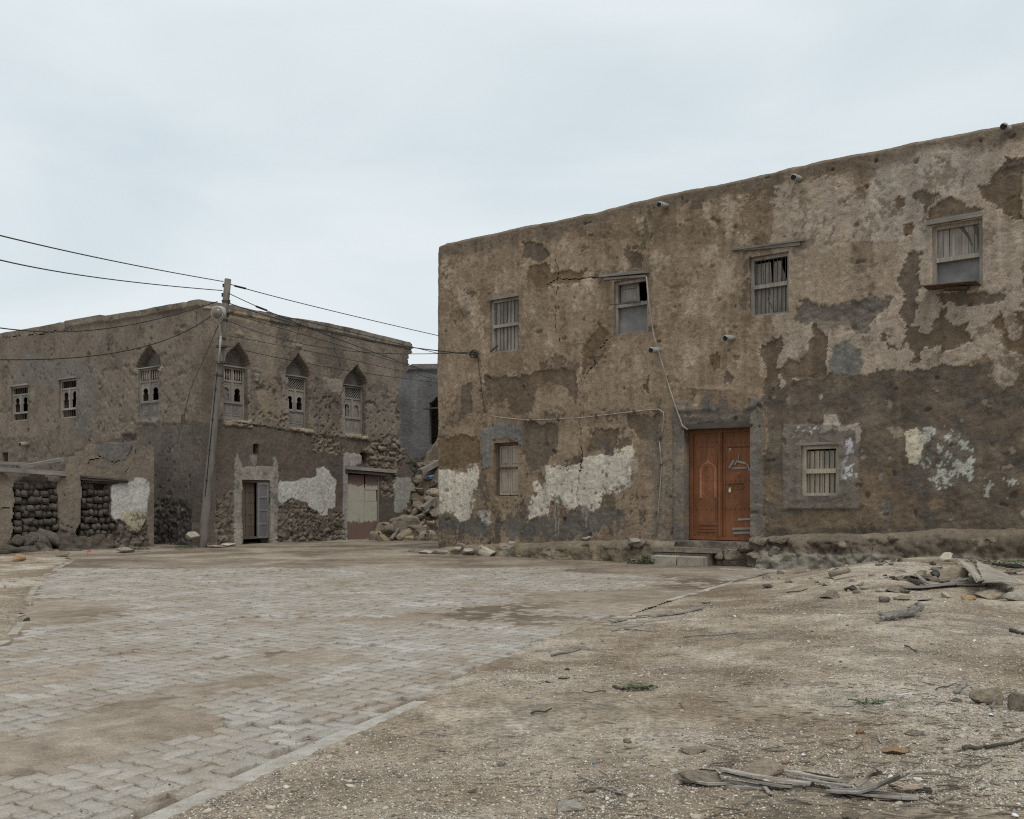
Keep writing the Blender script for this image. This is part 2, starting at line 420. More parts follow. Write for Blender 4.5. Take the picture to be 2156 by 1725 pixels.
# ------------------------------------------------------------------ plaster walls as fine relief
class Wall:
    def __init__(s, fac, u0, u1, z0, z1, res, seed, snaps=()):
        s.fac = fac; s.seed = seed
        us = np.arange(u0, u1 + res * .5, res); zs = np.arange(z0, z1 + res * .5, res)
        for (a, b, c, d) in snaps:                       # grid lines run exactly along the edges of openings
            for e in (a, b): us[np.argmin(abs(us - e))] = e
            for e in (c, d): zs[np.argmin(abs(zs - e))] = e
        s.us, s.zs = us, zs
        s.U, s.Z = np.meshgrid(us, zs, indexing='ij')
        s.W = np.zeros_like(s.U); s.C = np.zeros(s.U.shape + (3,))
        s.keep = np.ones((len(us) - 1, len(zs) - 1), bool)
        s.cu = (us[1:] + us[:-1])[:, None] / 2 + 0 * s.keep; s.cz = (zs[1:] + zs[:-1])[None, :] / 2 + 0 * s.keep
        s.du = .10 * fbm(s.U * 2.3, s.Z * 2.3, seed, 3) + .045 * fbm(s.U * 9, s.Z * 9, seed + 5, 3) + .022 * fbm(s.U * 24, s.Z * 24, seed + 17, 2)
        s.dz = .10 * fbm(s.U * 2.3 + 40, s.Z * 2.3, seed + 9, 3) + .045 * fbm(s.U * 9, s.Z * 9 + 30, seed + 13, 3) + .022 * fbm(s.U * 24 + 7, s.Z * 24, seed + 19, 2)
    def mask(s, P, warp=1.0, px=True):
        if px: P = s.fac.poly(P)
        return inpoly(s.U + s.du * warp, s.Z + s.dz * warp, P).astype(float)
    def rect(s, x0, x1, y0, y1, warp=0.15): return s.mask([(x0, y0), (x1, y0), (x1, y1), (x0, y1)], warp)
    def lay(s, m, col, dw=0.0):
        s.C = s.C * (1 - m[..., None]) + np.array(col) * m[..., None]
        s.W = s.W + dw * m
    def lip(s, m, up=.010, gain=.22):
        """broken rim of a plaster coat round a fallen patch: slightly proud and lightened in colour"""
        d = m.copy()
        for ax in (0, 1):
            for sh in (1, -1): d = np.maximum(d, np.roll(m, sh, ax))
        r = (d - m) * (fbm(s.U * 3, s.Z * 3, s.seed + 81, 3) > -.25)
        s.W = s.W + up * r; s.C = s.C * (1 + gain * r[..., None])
    def tint(s, m, col, a):
        m = (m * a)[..., None]; s.C = s.C * (1 - m) + np.array(col) * m
    def crack(s, pts, width=0.012, depth=0.07):
        P = s.fac.poly(pts)
        if width >= .0075:                                # open crack: a real slit through the plaster
            wob = .05 * fbm(s.cu * 4, s.cz * 4, s.seed + 71, 3)
            h = (s.us[1] - s.us[0]) * .5
            s.keep &= ~((segdist(s.cu + wob, s.cz - wob, P) < h * .85) & (fbm(s.cu * 5, s.cz * 5, s.seed + 73, 3) > (-.35 if width > .011 else -.05)))
        else:
            d = segdist(s.U + s.du * .35, s.Z + s.dz * .35, P)
            s.W = s.W - depth * .5 * (1 - sst(.004, .018, d))
    def hole(s, u0, u1, z0, z1): s.keep &= ~((s.cu > u0) & (s.cu < u1) & (s.cz > z0) & (s.cz < z1))
    def stones(s, m, size=0.22, amp=0.06, cols=((.15, .125, .10), (.27, .23, .175)), seed=3):
        f1, f2, cid = worley((s.U + s.du * .8) / (size * 1.35), (s.Z + s.dz * .8) / size, seed)
        mud = sst(-.1, .5, fbm(s.U * 2.2, s.Z * 2.2, s.seed + 77, 4))          # mud still fills many joints
        rough = fbm(s.U * 9, s.Z * 9, s.seed + 78, 4)
        h = sst(0.0, 0.16, f2 - f1) * (1 - .75 * mud) + .5 * mud
        s.W = s.W * (1 - .3 * m) + m * (-.045 + amp * 1.1 * (h - .6) + .05 * (cid - .5) * (1 - mud) + .035 * rough + .03 * mud)
        c = np.array(cols[0])[None, None] * (1 - cid[..., None]) + np.array(cols[1])[None, None] * cid[..., None]
        c = c * (1 - .5 * mud[..., None]) + .5 * mud[..., None] * np.array(cols[0]) * 1.15
        c = c * (1 + .35 * fbm(s.U * 12, s.Z * 12, s.seed + 21, 3))[..., None]
        s.C = s.C * (1 - m[..., None]) + c * m[..., None]
    def build(s, name, mat, parent, mp, depth=0.45, ztop=None, zref=None):
        nu, nz = s.U.shape
        Z = s.Z.copy()
        if ztop is not None:                              # uneven parapet line: stretch the top metre
            t = np.clip((Z - (zref - 1.0)) / 1.0, 0, 1.2)
            Z = Z + t * (ztop(s.U) - zref)
        # vertices strictly inside holes are dropped; faces near openings keep the base plane
        idx = np.arange(nu * nz).reshape(nu, nz)
        K = s.keep
        a = idx[:-1, :-1][K]; b = idx[1:, :-1][K]; c = idx[1:, 1:][K]; d = idx[:-1, 1:][K]
        Q = np.stack([a, b, c, d], 1)
        P = np.pad(K, 1)
        eh0 = P[:-1, 1:-1] != P[1:, 1:-1]                 # edges along z at grid line i
        i, j = np.nonzero(eh0); e1 = np.stack([idx[i, j], idx[i, j + 1]], 1)
        ev0 = P[1:-1, :-1] != P[1:-1, 1:]
        i, j = np.nonzero(ev0); e2 = np.stack([idx[i, j], idx[i + 1, j]], 1)
        E = np.concatenate([e1, e2])
        base = np.stack([s.U.ravel(), s.W.ravel(), Z.ravel()], 1)
        cc = s.C.reshape(-1, 3)
        fr = base[E.ravel()]; bk = fr.copy(); bk[:, 1] = -depth
        n0 = len(base); m = len(E)
        V = np.concatenate([base, fr, bk]); CC = np.concatenate([cc, cc[E.ravel()], cc[E.ravel()]])
        k = np.arange(m) * 2
        Q2 = np.stack([n0 + k, n0 + k + 1, n0 + 2 * m + k + 1, n0 + 2 * m + k], 1)
        Qa = np.concatenate([Q, Q2])
        used = np.zeros(len(V), bool); used[Qa.ravel()] = True
        re = np.cumsum(used) - 1
        V = V[used]; CC = CC[used]; Qa = re[Qa]
        X = np.stack(mp(V[:, 0], V[:, 1], V[:, 2]), 1)
        return np_obj(name, X, Qa, mat, parent, True, np.clip(CC * np.array((.94, .93, .975) if mat is PLASTER else (.92, .925, 1.0)), .01, .9))
    def base_relief(s, a=1.0):
        s.W = s.W + a * (.030 * fbm(s.U * .5, s.Z * .5, s.seed + 30, 3) + .010 * fbm(s.U * 3.1, s.Z * 3.1, s.seed + 33, 4) + .0045 * fbm(s.U * 13, s.Z * 13, s.seed + 37, 3))

def panel_grid(u0, u1, z0, z1, res, keepfn, w0, w1, mp, name, mat, parent):
    """a flat board with openings: thickness w0..w1"""
    us = np.linspace(u0, u1, max(2, int(round((u1 - u0) / res)) + 1)); zs = np.linspace(z0, z1, max(2, int(round((z1 - z0) / res)) + 1))
    cu = (us[1:] + us[:-1])[:, None] / 2 + 0 * zs[None, 1:]; cz = (zs[1:] + zs[:-1])[None, :] / 2 + 0 * us[1:, None]
    K = keepfn((cu - u0) / (u1 - u0), (cz - z0) / (z1 - z0))
    nu, nz = len(us), len(zs); idx = np.arange(nu * nz).reshape(nu, nz)
    U, Z = np.meshgrid(us, zs, indexing='ij')
    A = np.stack([U.ravel(), np.full(nu * nz, w1), Z.ravel()], 1); B = A.copy(); B[:, 1] = w0; n = nu * nz
    Q = np.stack([idx[:-1, :-1][K], idx[1:, :-1][K], idx[1:, 1:][K], idx[:-1, 1:][K]], 1)
    P = np.pad(K, 1)
    i, j = np.nonzero(P[:-1, 1:-1] != P[1:, 1:-1]); e1 = np.stack([idx[i, j], idx[i, j + 1]], 1)
    i, j = np.nonzero(P[1:-1, :-1] != P[1:-1, 1:]); e2 = np.stack([idx[i, j], idx[i + 1, j]], 1)
    E = np.concatenate([e1, e2])
    Qa = np.concatenate([Q, Q + n, np.stack([E[:, 0], E[:, 1], E[:, 1] + n, E[:, 0] + n], 1)])
    V = np.concatenate([A, B]); used = np.zeros(len(V), bool); used[Qa.ravel()] = True; re = np.cumsum(used) - 1
    V = V[used]; Qa = re[Qa]
    return np_obj(name, np.stack(mp(V[:, 0], V[:, 1], V[:, 2]), 1), Qa, mat, parent)

# ------------------------------------------------------------------ rocks
def rock_mesh(name, mat, seed, n=4, cuts=9, box=0.5, rough=0.05, c0=.32, c1=.72):
    """angular stone: a rounded cube cut by random planes, unit size, resting near z = -0.5"""
    r = np.random.default_rng(seed)
    V = []; ix = {}; Qs = []
    def vid(p):
        k = tuple(np.round(p, 5))
        if k not in ix: ix[k] = len(V); V.append(p)
        return ix[k]
    t = np.linspace(-1, 1, n + 1)
    for ax in range(3):
        for sg in (-1, 1):
            for i in range(n):
                for j in range(n):
                    q = []
                    for (a, b) in ((i, j), (i + 1, j), (i + 1, j + 1), (i, j + 1)):
                        p = [0, 0, 0]; p[ax] = sg; p[(ax + 1) % 3] = t[a]; p[(ax + 2) % 3] = t[b]; q.append(vid(p))
                    Qs.append(q if sg > 0 else q[::-1])
    V = np.array(V, float)
    S = V / np.linalg.norm(V, axis=1)[:, None]
    V = S * (1 - box) + V * box * .8
    for _ in range(cuts):
        nrm = r.normal(size=3); nrm /= np.linalg.norm(nrm); d = r.uniform(c0, c1)
        ex = np.maximum(V @ nrm - d, 0); V = V - ex[:, None] * nrm
    V = V + r.normal(size=V.shape) * rough
    V = V / (V.max(0) - V.min(0)); V -= (V.max(0) + V.min(0)) / 2
    return np_mesh(name, V, np.array(Qs), mat, False)
_rk = {}
def rocks(mat, n, k=8, **kw):
    key = (mat.name, n, tuple(sorted(kw.items())))
    if key not in _rk: _rk[key] = [rock_mesh('stone', mat, hash(key[0]) % 997 * 0 + 31 * i + n + len(mat.name), n, **kw) for i in range(k)]
    return _rk[key]
def put_rock(mesh, loc, size, rot=None, parent=None, name='stone'):
    o = bpy.data.objects.new(name, mesh); link(o, parent)
    o.location = loc; o.scale = size
    o.rotation_euler = rot if rot is not None else (random.uniform(-.3, .3), random.uniform(-.3, .3), random.uniform(0, 6.28))
    return o
# ------------------------------------------------------------------ ground, road, pavers
KR = [(-2.32, 1.5), (-1.42, 3.91), (-.318, 6.84), (.218, 8.39), (1.10, 10.4), (2.17, 12.68), (3.80, 15.76), (5.3, 18.6)]
KL = [(-4.0, 1.5), (-4.5, 6.5), (-4.8, 8.9), (-5.17, 9.81), (-5.59, 10.83), (-6.68, 13.0), (-8.37, 16.8), (-9.6, 20.3), (-10.2, 22.0)]
ROAD = KR + [(7.5, 21.5), (4, 46), (-13, 46), (-13.5, 28), (-11.6, 24.5)] + KL[::-1]
_ky = np.array([p[1] for p in KR]); _kx = np.array([p[0] for p in KR])
def right_of(X, Y):
    return X - np.interp(Y, _ky, _kx)
def gz(X, Y):
    X = np.asarray(X, float); Y = np.asarray(Y, float)
    s = right_of(X, np.clip(Y, 1.5, 18.6))
    far = sst(8, 15, Y)
    z = .29 * sst(.1, 3.0, s) * far + .09 * sst(.05, 3.5, s) * (1 - far)
    z = z + (.035 * fbm(X * .55, Y * .55, 61, 3) + .012 * fbm(X * 2.6, Y * 2.6, 64, 3)) * sst(0, .7, np.abs(s) + 0 * X) + .01
    z = z + .10 * np.exp(-((X - 5.6) ** 2 / 2.6 + (Y - 14.6) ** 2 / 1.2)) + .07 * np.exp(-((X - 2.4) ** 2 / .8 + (Y - 5.3) ** 2 / .25))
    fl = 1 - sst(40, 200, np.hypot(X, Y - 15))
    return z * fl
def gz1(x, y): return float(gz(np.array([x]), np.array([y]))[0])
def in_road(X, Y): return inpoly(X, Y, ROAD)
def gspot(px, py):
    """a point of the dirt seen at a picture position"""
    z = 0.0
    for _ in range(5):
        x, y = gpt(px, py, z); z = gz1(x, y)
    return x, y, z

def spaced(a, b, d0, d1):
    r = [a]
    while r[-1] < b: r.append(r[-1] + d0 + d1 * abs(r[-1]))
    return r
ys = [-900, -300, -80, -25, -8, -2, 0, .8, 1.4] + spaced(1.8, 34, .016, .0052) + [36, 39, 43, 50, 60, 80, 120, 200, 400, 900, 2500]
xp = spaced(0, 22, .035, .006)
xs = [-2500, -900, -400, -200, -100, -60, -40, -30] + [-x for x in xp[::-1]] + xp[1:] + [30, 40, 60, 100, 200, 400, 900, 2500]
GX, GY = np.meshgrid(np.array(xs), np.array(ys), indexing='ij')
GZ = gz(GX, GY)
inside = in_road(GX, GY)
edge_d = np.minimum(-right_of(GX, np.clip(GY, 1.5, 18.6)), GX - np.interp(GY, [p[1] for p in KL], [p[0] for p in KL]))
GZ = np.where(inside, np.where((GY < 18.6) & (GY > 1.0), np.where((GY > 7.3) & (GY < 11.7) & (GX > -3), .006 + .012 * fbm(GX * 3, GY * 3, 66, 3), np.where(GY >= 11.7, -.002, -.02 + .022 * sst(5.2, 7.3, GY) * (GX > -3))) - .10 * sst(.12, .40, edge_d), -.12), GZ)
idx = np.arange(GX.size).reshape(GX.shape)
Qg = np.stack([idx[:-1, :-1], idx[1:, :-1], idx[1:, 1:], idx[:-1, 1:]], -1).reshape(-1, 4)
ground = np_obj('ground', np.stack([GX.ravel(), GY.ravel(), GZ.ravel()], 1), Qg, GROUND, None, True)
tag(ground, kind='structure')

# sand bed of the road, covering the sunken pavers
def sand_level(X, Y):
    def blob(px, py, ax, ay, a, rot=.55):
        x0, y0 = gpt(px, py); dx = X - x0; dy = Y - y0
        p = dx * sin(rot) + dy * cos(rot); q = dx * cos(rot) - dy * sin(rot)
        return a * np.exp(-(p / ay) ** 2 - (q / ax) ** 2)
    s = -.026 - .010 * (1 - sst(7, 11, Y)) + .010 * fbm(X * .8, Y * .8, 71, 4) + .010 * fbm(X * 3.3, Y * 3.3, 75, 5, .62)
    s = s + blob(160, 1570, .42, 1.3, .052) + blob(430, 1460, .42, 1.2, .046) + blob(640, 1380, .7, 1.0, .026) + blob(20, 1420, .8, 1.5, .036, -.3)
    s = s + blob(120, 1290, 1.2, 3.0, .036, -.4) + blob(1230, 1270, 1.6, 1.6, .040, .6) + blob(1430, 1210, 3, 1.6, .040, .9) + blob(960, 1300, .8, .8, .024)
    s = s + .016 * sst(13, 24, Y) + .018 * (1 - sst(0, .25, -right_of(X, Y))) * sst(8, 10, Y)
    return s
def paver_level(X, Y): return .012 * fbm(X * .45, Y * .45, 81, 3) + .004 * fbm(X * 2.1, Y * 2.1, 84, 2)
ys2 = np.array(spaced(1.5, 46, .02, .0065)); xs2 = np.array([-x for x in spaced(0, 14, .04, .006)[::-1]] + spaced(0, 8, .04, .006)[1:])
RX, RY = np.meshgrid(xs2, ys2, indexing='ij')
RZ = sand_level(RX, RY)
cxm = (RX[1:, 1:] + RX[:-1, :-1]) / 2; cym = (RY[1:, 1:] + RY[:-1, :-1]) / 2
K = in_road(cxm, cym)
idx = np.arange(RX.size).reshape(RX.shape)
Qr = np.stack([idx[:-1, :-1][K], idx[1:, :-1][K], idx[1:, 1:][K], idx[:-1, 1:][K]], 1)
used = np.zeros(RX.size, bool); used[Qr.ravel()] = True; re_ = np.cumsum(used) - 1
Vr = np.stack([RX.ravel(), RY.ravel(), RZ.ravel()], 1)[used]
road = np_obj('road', Vr, re_[Qr], SAND, None, True)
tag(road, kind='structure')

# zigzag concrete pavers in stretcher bond
ANG = radians(32)
PA = np.array((sin(ANG), cos(ANG))); PB = np.array((cos(ANG), -sin(ANG)))
PL, PW, GAP, AMP = .225, .1125, .012, .010
def paver_outline():
    a0, a1 = GAP / 2, PL - GAP / 2
    ts = [a0] + [PL * q for q in (.09, .16, .34, .41, .59, .66, .84, .91)] + [a1]
    wv = lambda t: AMP * max(-1, min(1, 1.5 * cos(2 * pi * 2 * t / PL)))
    lo = [(t, GAP / 2 + wv(t)) for t in ts]; hi = [(t, PW - GAP / 2 + wv(t)) for t in ts[::-1]]
    return np.array(lo + hi) - np.array((PL / 2, PW / 2))
po = paver_outline(); npo = len(po)
pin = po * np.array((1 - .012 / PL * 2 * .5, 1 - .010 / PW * 2 * .5))
pv = np.concatenate([np.c_[po, np.full(npo, -.055)], np.c_[po, np.full(npo, -.005)], np.c_[pin, np.zeros(npo)]])
pq = [(i, (i + 1) % npo, npo + (i + 1) % npo, npo + i) for i in range(npo)] + [(npo + i, npo + (i + 1) % npo, 2 * npo + (i + 1) % npo, 2 * npo + i) for i in range(npo)]
h2 = npo // 2
pq += [(2 * npo + i, 2 * npo + i + 1, 2 * npo + npo - 2 - i, 2 * npo + npo - 1 - i) for i in range(h2 - 1)]
pq = np.array(pq)
# herringbone over the road: (x - y) mod 4 decides which way a block lies
xi_, yi_ = np.meshgrid(np.arange(-220, 260), np.arange(-120, 260), indexing='ij')
md = (xi_ - yi_) % 4; hsel = md == 0; vsel = md == 3
pa = np.r_[(xi_[hsel] + 1.0) * PW, (xi_[vsel] + .5) * PW]; pb = np.r_[(yi_[hsel] + .5) * PW, (yi_[vsel] + 1.0) * PW]
lay_v = np.r_[np.zeros(hsel.sum(), bool), np.ones(vsel.sum(), bool)]
cxp = pa * PB[0] + pb * PA[0]; cyp = pa * PB[1] + pb * PA[1]
ins = in_road(cxp, cyp) & (cyp > 2.6) & (cyp < 19)
rr = right_of(cxp, cyp)
ins &= (rr < -.19)
kl_x = np.interp(cyp, [p[1] for p in KL], [p[0] for p in KL])
ins &= cxp > kl_x + .18
ins &= np.abs(cxp) < .62 * cyp + 1.0
PX, PY = cxp[ins], cyp[ins]; lay_v = lay_v[ins]
npav = len(PX)
pz = paver_level(PX, PY) + rng.normal(0, .0034, npav)
# sunken and lifted neighbours
pz += np.where(rng.random(npav) < .06, rng.uniform(-.014, .008, npav), 0)
_f1, _f2, _cid = worley(PX / 1.1, PY / 1.1, 5)            # the bed has settled in uneven fields
pz += (_cid - .5) * .022
tx = rng.normal(0, .012, npav); ty = rng.normal(0, .018, npav); jr = rng.normal(0, .012, npav)
vis = (PY > 3.95) & (np.abs(PX / PY) < .545)
order = np.argsort(np.where(vis, PY, 99))
near = order[:300]; rest = order[300:]
dustv = sst(-.026, .002, sand_level(PX, PY) - pz) * .95; shadev = rng.random(npav)
pm = np_mesh('paver', pv, pq, PAVER_NEAR)
rz_p = np.where(lay_v, math.atan2(PA[1], PA[0]), math.atan2(PB[1], PB[0]))
for i in near:
    o = bpy.data.objects.new('paver', pm); link(o, road)
    o.color = (dustv[i], shadev[i], 0, 1)
    o.location = (PX[i], PY[i], pz[i]); o.rotation_euler = (tx[i], ty[i], rz_p[i] + jr[i])
ca, sa = np.cos((rz_p + jr)[rest]), np.sin((rz_p + jr)[rest])
lx, ly, lz = pv[:, 0][None], pv[:, 1][None], pv[:, 2][None]
VX = PX[rest][:, None] + ca[:, None] * lx - sa[:, None] * ly
VY = PY[rest][:, None] + sa[:, None] * lx + ca[:, None] * ly
VZ = pz[rest][:, None] + lz + tx[rest][:, None] * ly - ty[rest][:, None] * lx
nv = len(pv)
QQ = (np.arange(len(rest))[:, None, None] * nv + pq[None]).reshape(-1, 4)
pf = np_obj('paver_field', np.stack([VX.ravel(), VY.ravel(), VZ.ravel()], 1), QQ, PAVER, road, False, np.repeat(np.stack([dustv[rest], shadev[rest], 0 * shadev[rest]], 1), nv, 0))
tag(pf, kind='stuff')
print('pavers', npav)

# kerb stones
def kerb_run(pts, L, wid, z0, keep, side, mat=None):
    P = np.array(pts); seg = np.hypot(*np.diff(P, axis=0).T); cum = np.r_[0, np.cumsum(seg)]
    n = int(cum[-1] / L)
    for i in range(n):
        s0, s1 = i * L + .006, (i + 1) * L - .006
        a = np.array([np.interp(s0, cum, P[:, 0]), np.interp(s0, cum, P[:, 1])]); b = np.array([np.interp(s1, cum, P[:, 0]), np.interp(s1, cum, P[:, 1])])
        if not keep(a, b): continue
        d = b - a; ln = np.linalg.norm(d); d /= ln; nrm = np.array((d[1], -d[0])) * side
        m = (a + b) / 2 - nrm * wid * .5
        g = G()
        h, e = ln / 2, .012
        w = wid / 2
        lo = [(-h, -w), (h, -w), (h, w), (-h, w)]
        hi = [(-h + e, -w + e), (h - e, -w + e), (h - e, w - e), (-h + e, w - e)]
        vs = [(x, y, -.12) for x, y in lo] + [(x, y, -.008) for x, y in lo] + [(x, y, 0) for x, y in hi]
        fs = [(8, 9, 10, 11)] + [(k * 4 + q, k * 4 + (q + 1) % 4, k * 4 + 4 + (q + 1) % 4, k * 4 + 4 + q) for k in range(2) for q in range(4)]
        g.add(vs, fs)
        o = g.build('kerb_stone', mat or KERB, road)
        o.location = (m[0], m[1], z0 - (.022 * float(sst(5.0, 7.2, m[1])) if side > 0 and m[1] < 9 else 0) + random.uniform(-.008, .008)); o.rotation_euler = (random.uniform(-.02, .02), random.uniform(-.01, .01), math.atan2(d[1], d[0]))
kerb_run(KR, .6, .13, .004, lambda a, b: 2.4 < a[1] < 7.1, 1)
kerb_run(KR, .6, .13, .006, lambda a, b: 11.6 < a[1], 1)
kerb_run(KL, .5, .10, .004, lambda a, b: a[1] > 7 and int(a[1] * 2.3) % 5 != 0, -1, CONC)
# ------------------------------------------------------------------ the big plastered house on the right
MO = (-.0805 * 25.3, 25.3); MD = (.79, -.613)
MF = Facade(MO, MD, (-.613, -.79))
house = empty('plastered_house', (MO[0], MO[1], 0), math.atan2(MD[1], MD[0]))
tag(house, 'large two-storey tan plastered house with the orange wooden door', 'house')
mmap = lambda u, w, z: (u, -w, z)
def rectuv(fac, x0, x1, y0, y1, w=0.0):
    a = fac.uv(x0, y0, w); b = fac.uv(x1, y0, w); c = fac.uv(x0, y1, w); d = fac.uv(x1, y1, w)
    return (a[0] + c[0]) / 2, (b[0] + d[0]) / 2, (c[1] + d[1]) / 2, (a[1] + b[1]) / 2
MW = {1: rectuv(MF, 1031, 1093, 628, 741), 2: rectuv(MF, 1292, 1364, 588, 702), 3: rectuv(MF, 1578, 1661, 536, 663),
      4: rectuv(MF, 1962, 2069, 468, 606), 5: rectuv(MF, 1040, 1092, 932, 1044), 6: rectuv(MF, 1688, 1768, 938, 1044)}
MDOOR = rectuv(MF, 1442, 1581, 900, 1140)
w = Wall(MF, 0, 17.6, -.4, 8.3, .028, 100, list(MW.values()) + [MDOOR])
U, Z = w.U, w.Z
TAN, PALE, MID, DARK, GREY = (.335, .256, .175), (.455, .382, .298), (.228, .170, .114), (.142, .111, .082), (.185, .175, .158)
OCHRE, CREAM, CREAMY, LGREY = (.235, .165, .095), (.585, .54, .43), (.60, .55, .40), (.33, .32, .30)
w.C[:] = MID
w.base_relief()
big = fbm(U * .8, Z * .8, 140, 4); sm = fbm(U * 4.5, Z * 4.5, 150, 4); fine = fbm(U * 16, Z * 16, 160, 3)
w.tint(np.clip(.5 + big, 0, 1), TAN, .55)
fl1 = fbm(U * 2.2, Z * 1.7, 220, 6, .6) + .25 * fine; fl2 = fbm(U * 1.9 + 9, Z * 1.5, 230, 6, .6) + .2 * fine
w.lay((fl1 > .30) * 1.0, (.295, .222, .148), .006); w.lay((fl1 > .62) * 1.0, (.355, .277, .192), .005)
w.lay((fl2 > .42) * 1.0, (.168, .128, .088), -.010)
q3 = lambda P: [(898.4 + x / 2.363, 477.3 + y / 2.363) for x, y in P]       # picture notes taken in enlargements
q2 = lambda P: [(1235.3 + x / 2.363, 477.3 + y / 2.363) for x, y in P]
q1 = lambda P: [(1628.3 + x / 2.793, 224.6 + y / 2.793) for x, y in P]
q4 = lambda P: [(1572.2 + x / 3.413, 786 + y / 3.413) for x, y in P]
# lighter plaster coats
for P in ([(165, 130), (300, 110), (310, 210), (240, 300), (170, 330), (110, 310)],
          [(310, 290), (360, 240), (500, 170), (560, 170), (500, 240), (480, 300), (440, 330), (360, 340)],
          [(480, 330), (860, 280), (850, 480), (780, 560), (740, 640), (560, 660), (470, 690), (455, 560)],
          [(70, 450), (240, 440), (290, 600), (290, 700), (240, 770), (170, 770), (90, 970), (50, 1050), (50, 560)],
          [(590, 60), (780, 60), (1000, 60), (990, 200), (870, 220), (770, 230), (600, 240), (620, 130)],
          [(770, 740), (960, 560), (1194, 540), (1194, 900), (1010, 910), (880, 930), (770, 940)],
          [(660, 960), (740, 960), (750, 1140), (680, 1170), (640, 1120)], [(860, 960), (1000, 940), (1000, 1000), (960, 1060), (900, 1040)],
          [(300, 780), (350, 790), (340, 870), (300, 880)], [(560, 820), (690, 790), (700, 900), (540, 930)], [(1040, 1230), (1130, 1240), (1140, 1330), (1020, 1320)],
          [(100, 1000), (240, 990), (230, 1060), (110, 1060)], [(1010, 1480), (1100, 1460), (1190, 1440), (1194, 1560), (1080, 1560)]):
    w.lay(w.mask(q3(P)) * .75, TAN, .007)
for P in ([(700, 0), (1300, -60), (1474, -90), (1474, 560), (1474, 1600), (1340, 1640), (1250, 1460), (1030, 1520), (760, 1540), (540, 1580), (350, 1580), (0, 1620), (0, 440), (480, 370), (520, 600), (600, 330)],):
    w.lay(w.mask(q1(P)) * .8, PALE, .010)
w.lay(w.mask(q1([(560, 340), (900, 240), (1240, 210), (1230, 440), (1180, 470), (1020, 520), (900, 620), (880, 830), (720, 800), (560, 800), (530, 600)])) * .7, (.41, .365, .30), .004)
w.lay(w.mask(q1([(800, 300), (900, 280), (900, 400), (840, 430), (800, 390)]), 1.4) * .5, (.50, .47, .42), 0)
w.lay(w.mask(q1([(80, 880), (560, 780), (760, 820), (740, 1080), (400, 1150), (100, 1280)])) * .6, TAN, .006)
w.lay(w.mask(q2([(330, 250), (700, 130), (760, 480), (480, 500), (330, 480)])) * .55, TAN, .004)
w.lay(w.mask(q2([(380, 520), (880, 500), (840, 640), (900, 820), (480, 830), (380, 640)])) * .55, TAN, .005)
# patches where the coats have fallen: older brown plaster lies deeper
BROWN, BRN2 = (.155, .116, .078), (.178, .126, .076)
upz = sst(3.3, 3.9, Z + .3 * big)
fl3 = fbm(U * 2.4, Z * 1.8, 250, 6, .6) + .3 * fine
w.lay((fl3 > .45) * upz * .6, (.178, .134, .090), -.010)
w.lay((fl3 < -.38) * upz * .6, (.375, .295, .208), .006)
w.lay((fl3 < -.62) * upz * .65, (.455, .378, .285), .003)
w.lay((fl3 < -.48) * (1 - upz) * .8, (.285, .215, .145), .005)
w.lay((fl3 > .55) * (1 - upz) * .9, (.125, .10, .078), -.008)
fallen = [q1(P) for P in (
    [(1180, 460), (1260, 430), (1300, 380), (1474, 330), (1474, 660), (1340, 650), (1330, 600), (1260, 570), (1190, 480)],
    [(725, 545), (780, 540), (775, 590), (735, 615)], [(830, 510), (975, 520), (960, 560), (900, 625), (880, 570), (830, 545)],
    [(1030, 530), (1080, 540), (1200, 600), (1220, 630), (920, 690), (890, 680), (910, 640)], [(750, 690), (800, 700), (800, 740), (760, 770)],
    [(795, 870), (870, 830), (880, 900), (870, 1000), (885, 1060), (830, 1110), (830, 1190), (800, 1280), (780, 1310), (740, 1200), (770, 1090), (735, 1020), (790, 960)],
    [(970, 1180), (1010, 1160), (1000, 1220), (1070, 1280), (1160, 1270), (1165, 1370), (1100, 1410), (1000, 1440), (985, 1380), (930, 1400), (830, 1480), (760, 1500), (820, 1450), (800, 1400), (670, 1430), (670, 1390), (750, 1410), (780, 1360), (770, 1300), (860, 1290), (870, 1340), (930, 1330), (940, 1260)],
    [(1280, 1290), (1320, 1220), (1350, 1260), (1330, 1330), (1320, 1400), (1390, 1430), (1474, 1440), (1474, 1220), (1420, 1230), (1430, 1350), (1380, 1390)],
    [(930, 1120), (1240, 1090), (1350, 1110), (1340, 1160), (1230, 1180), (1010, 1150)], [(640, 1330), (670, 1330), (670, 1370), (640, 1370)], [(1400, 520), (1474, 500), (1474, 640), (1380, 620)],
    [(1340, 280), (1400, 300), (1474, 290), (1474, 380), (1350, 400)])]
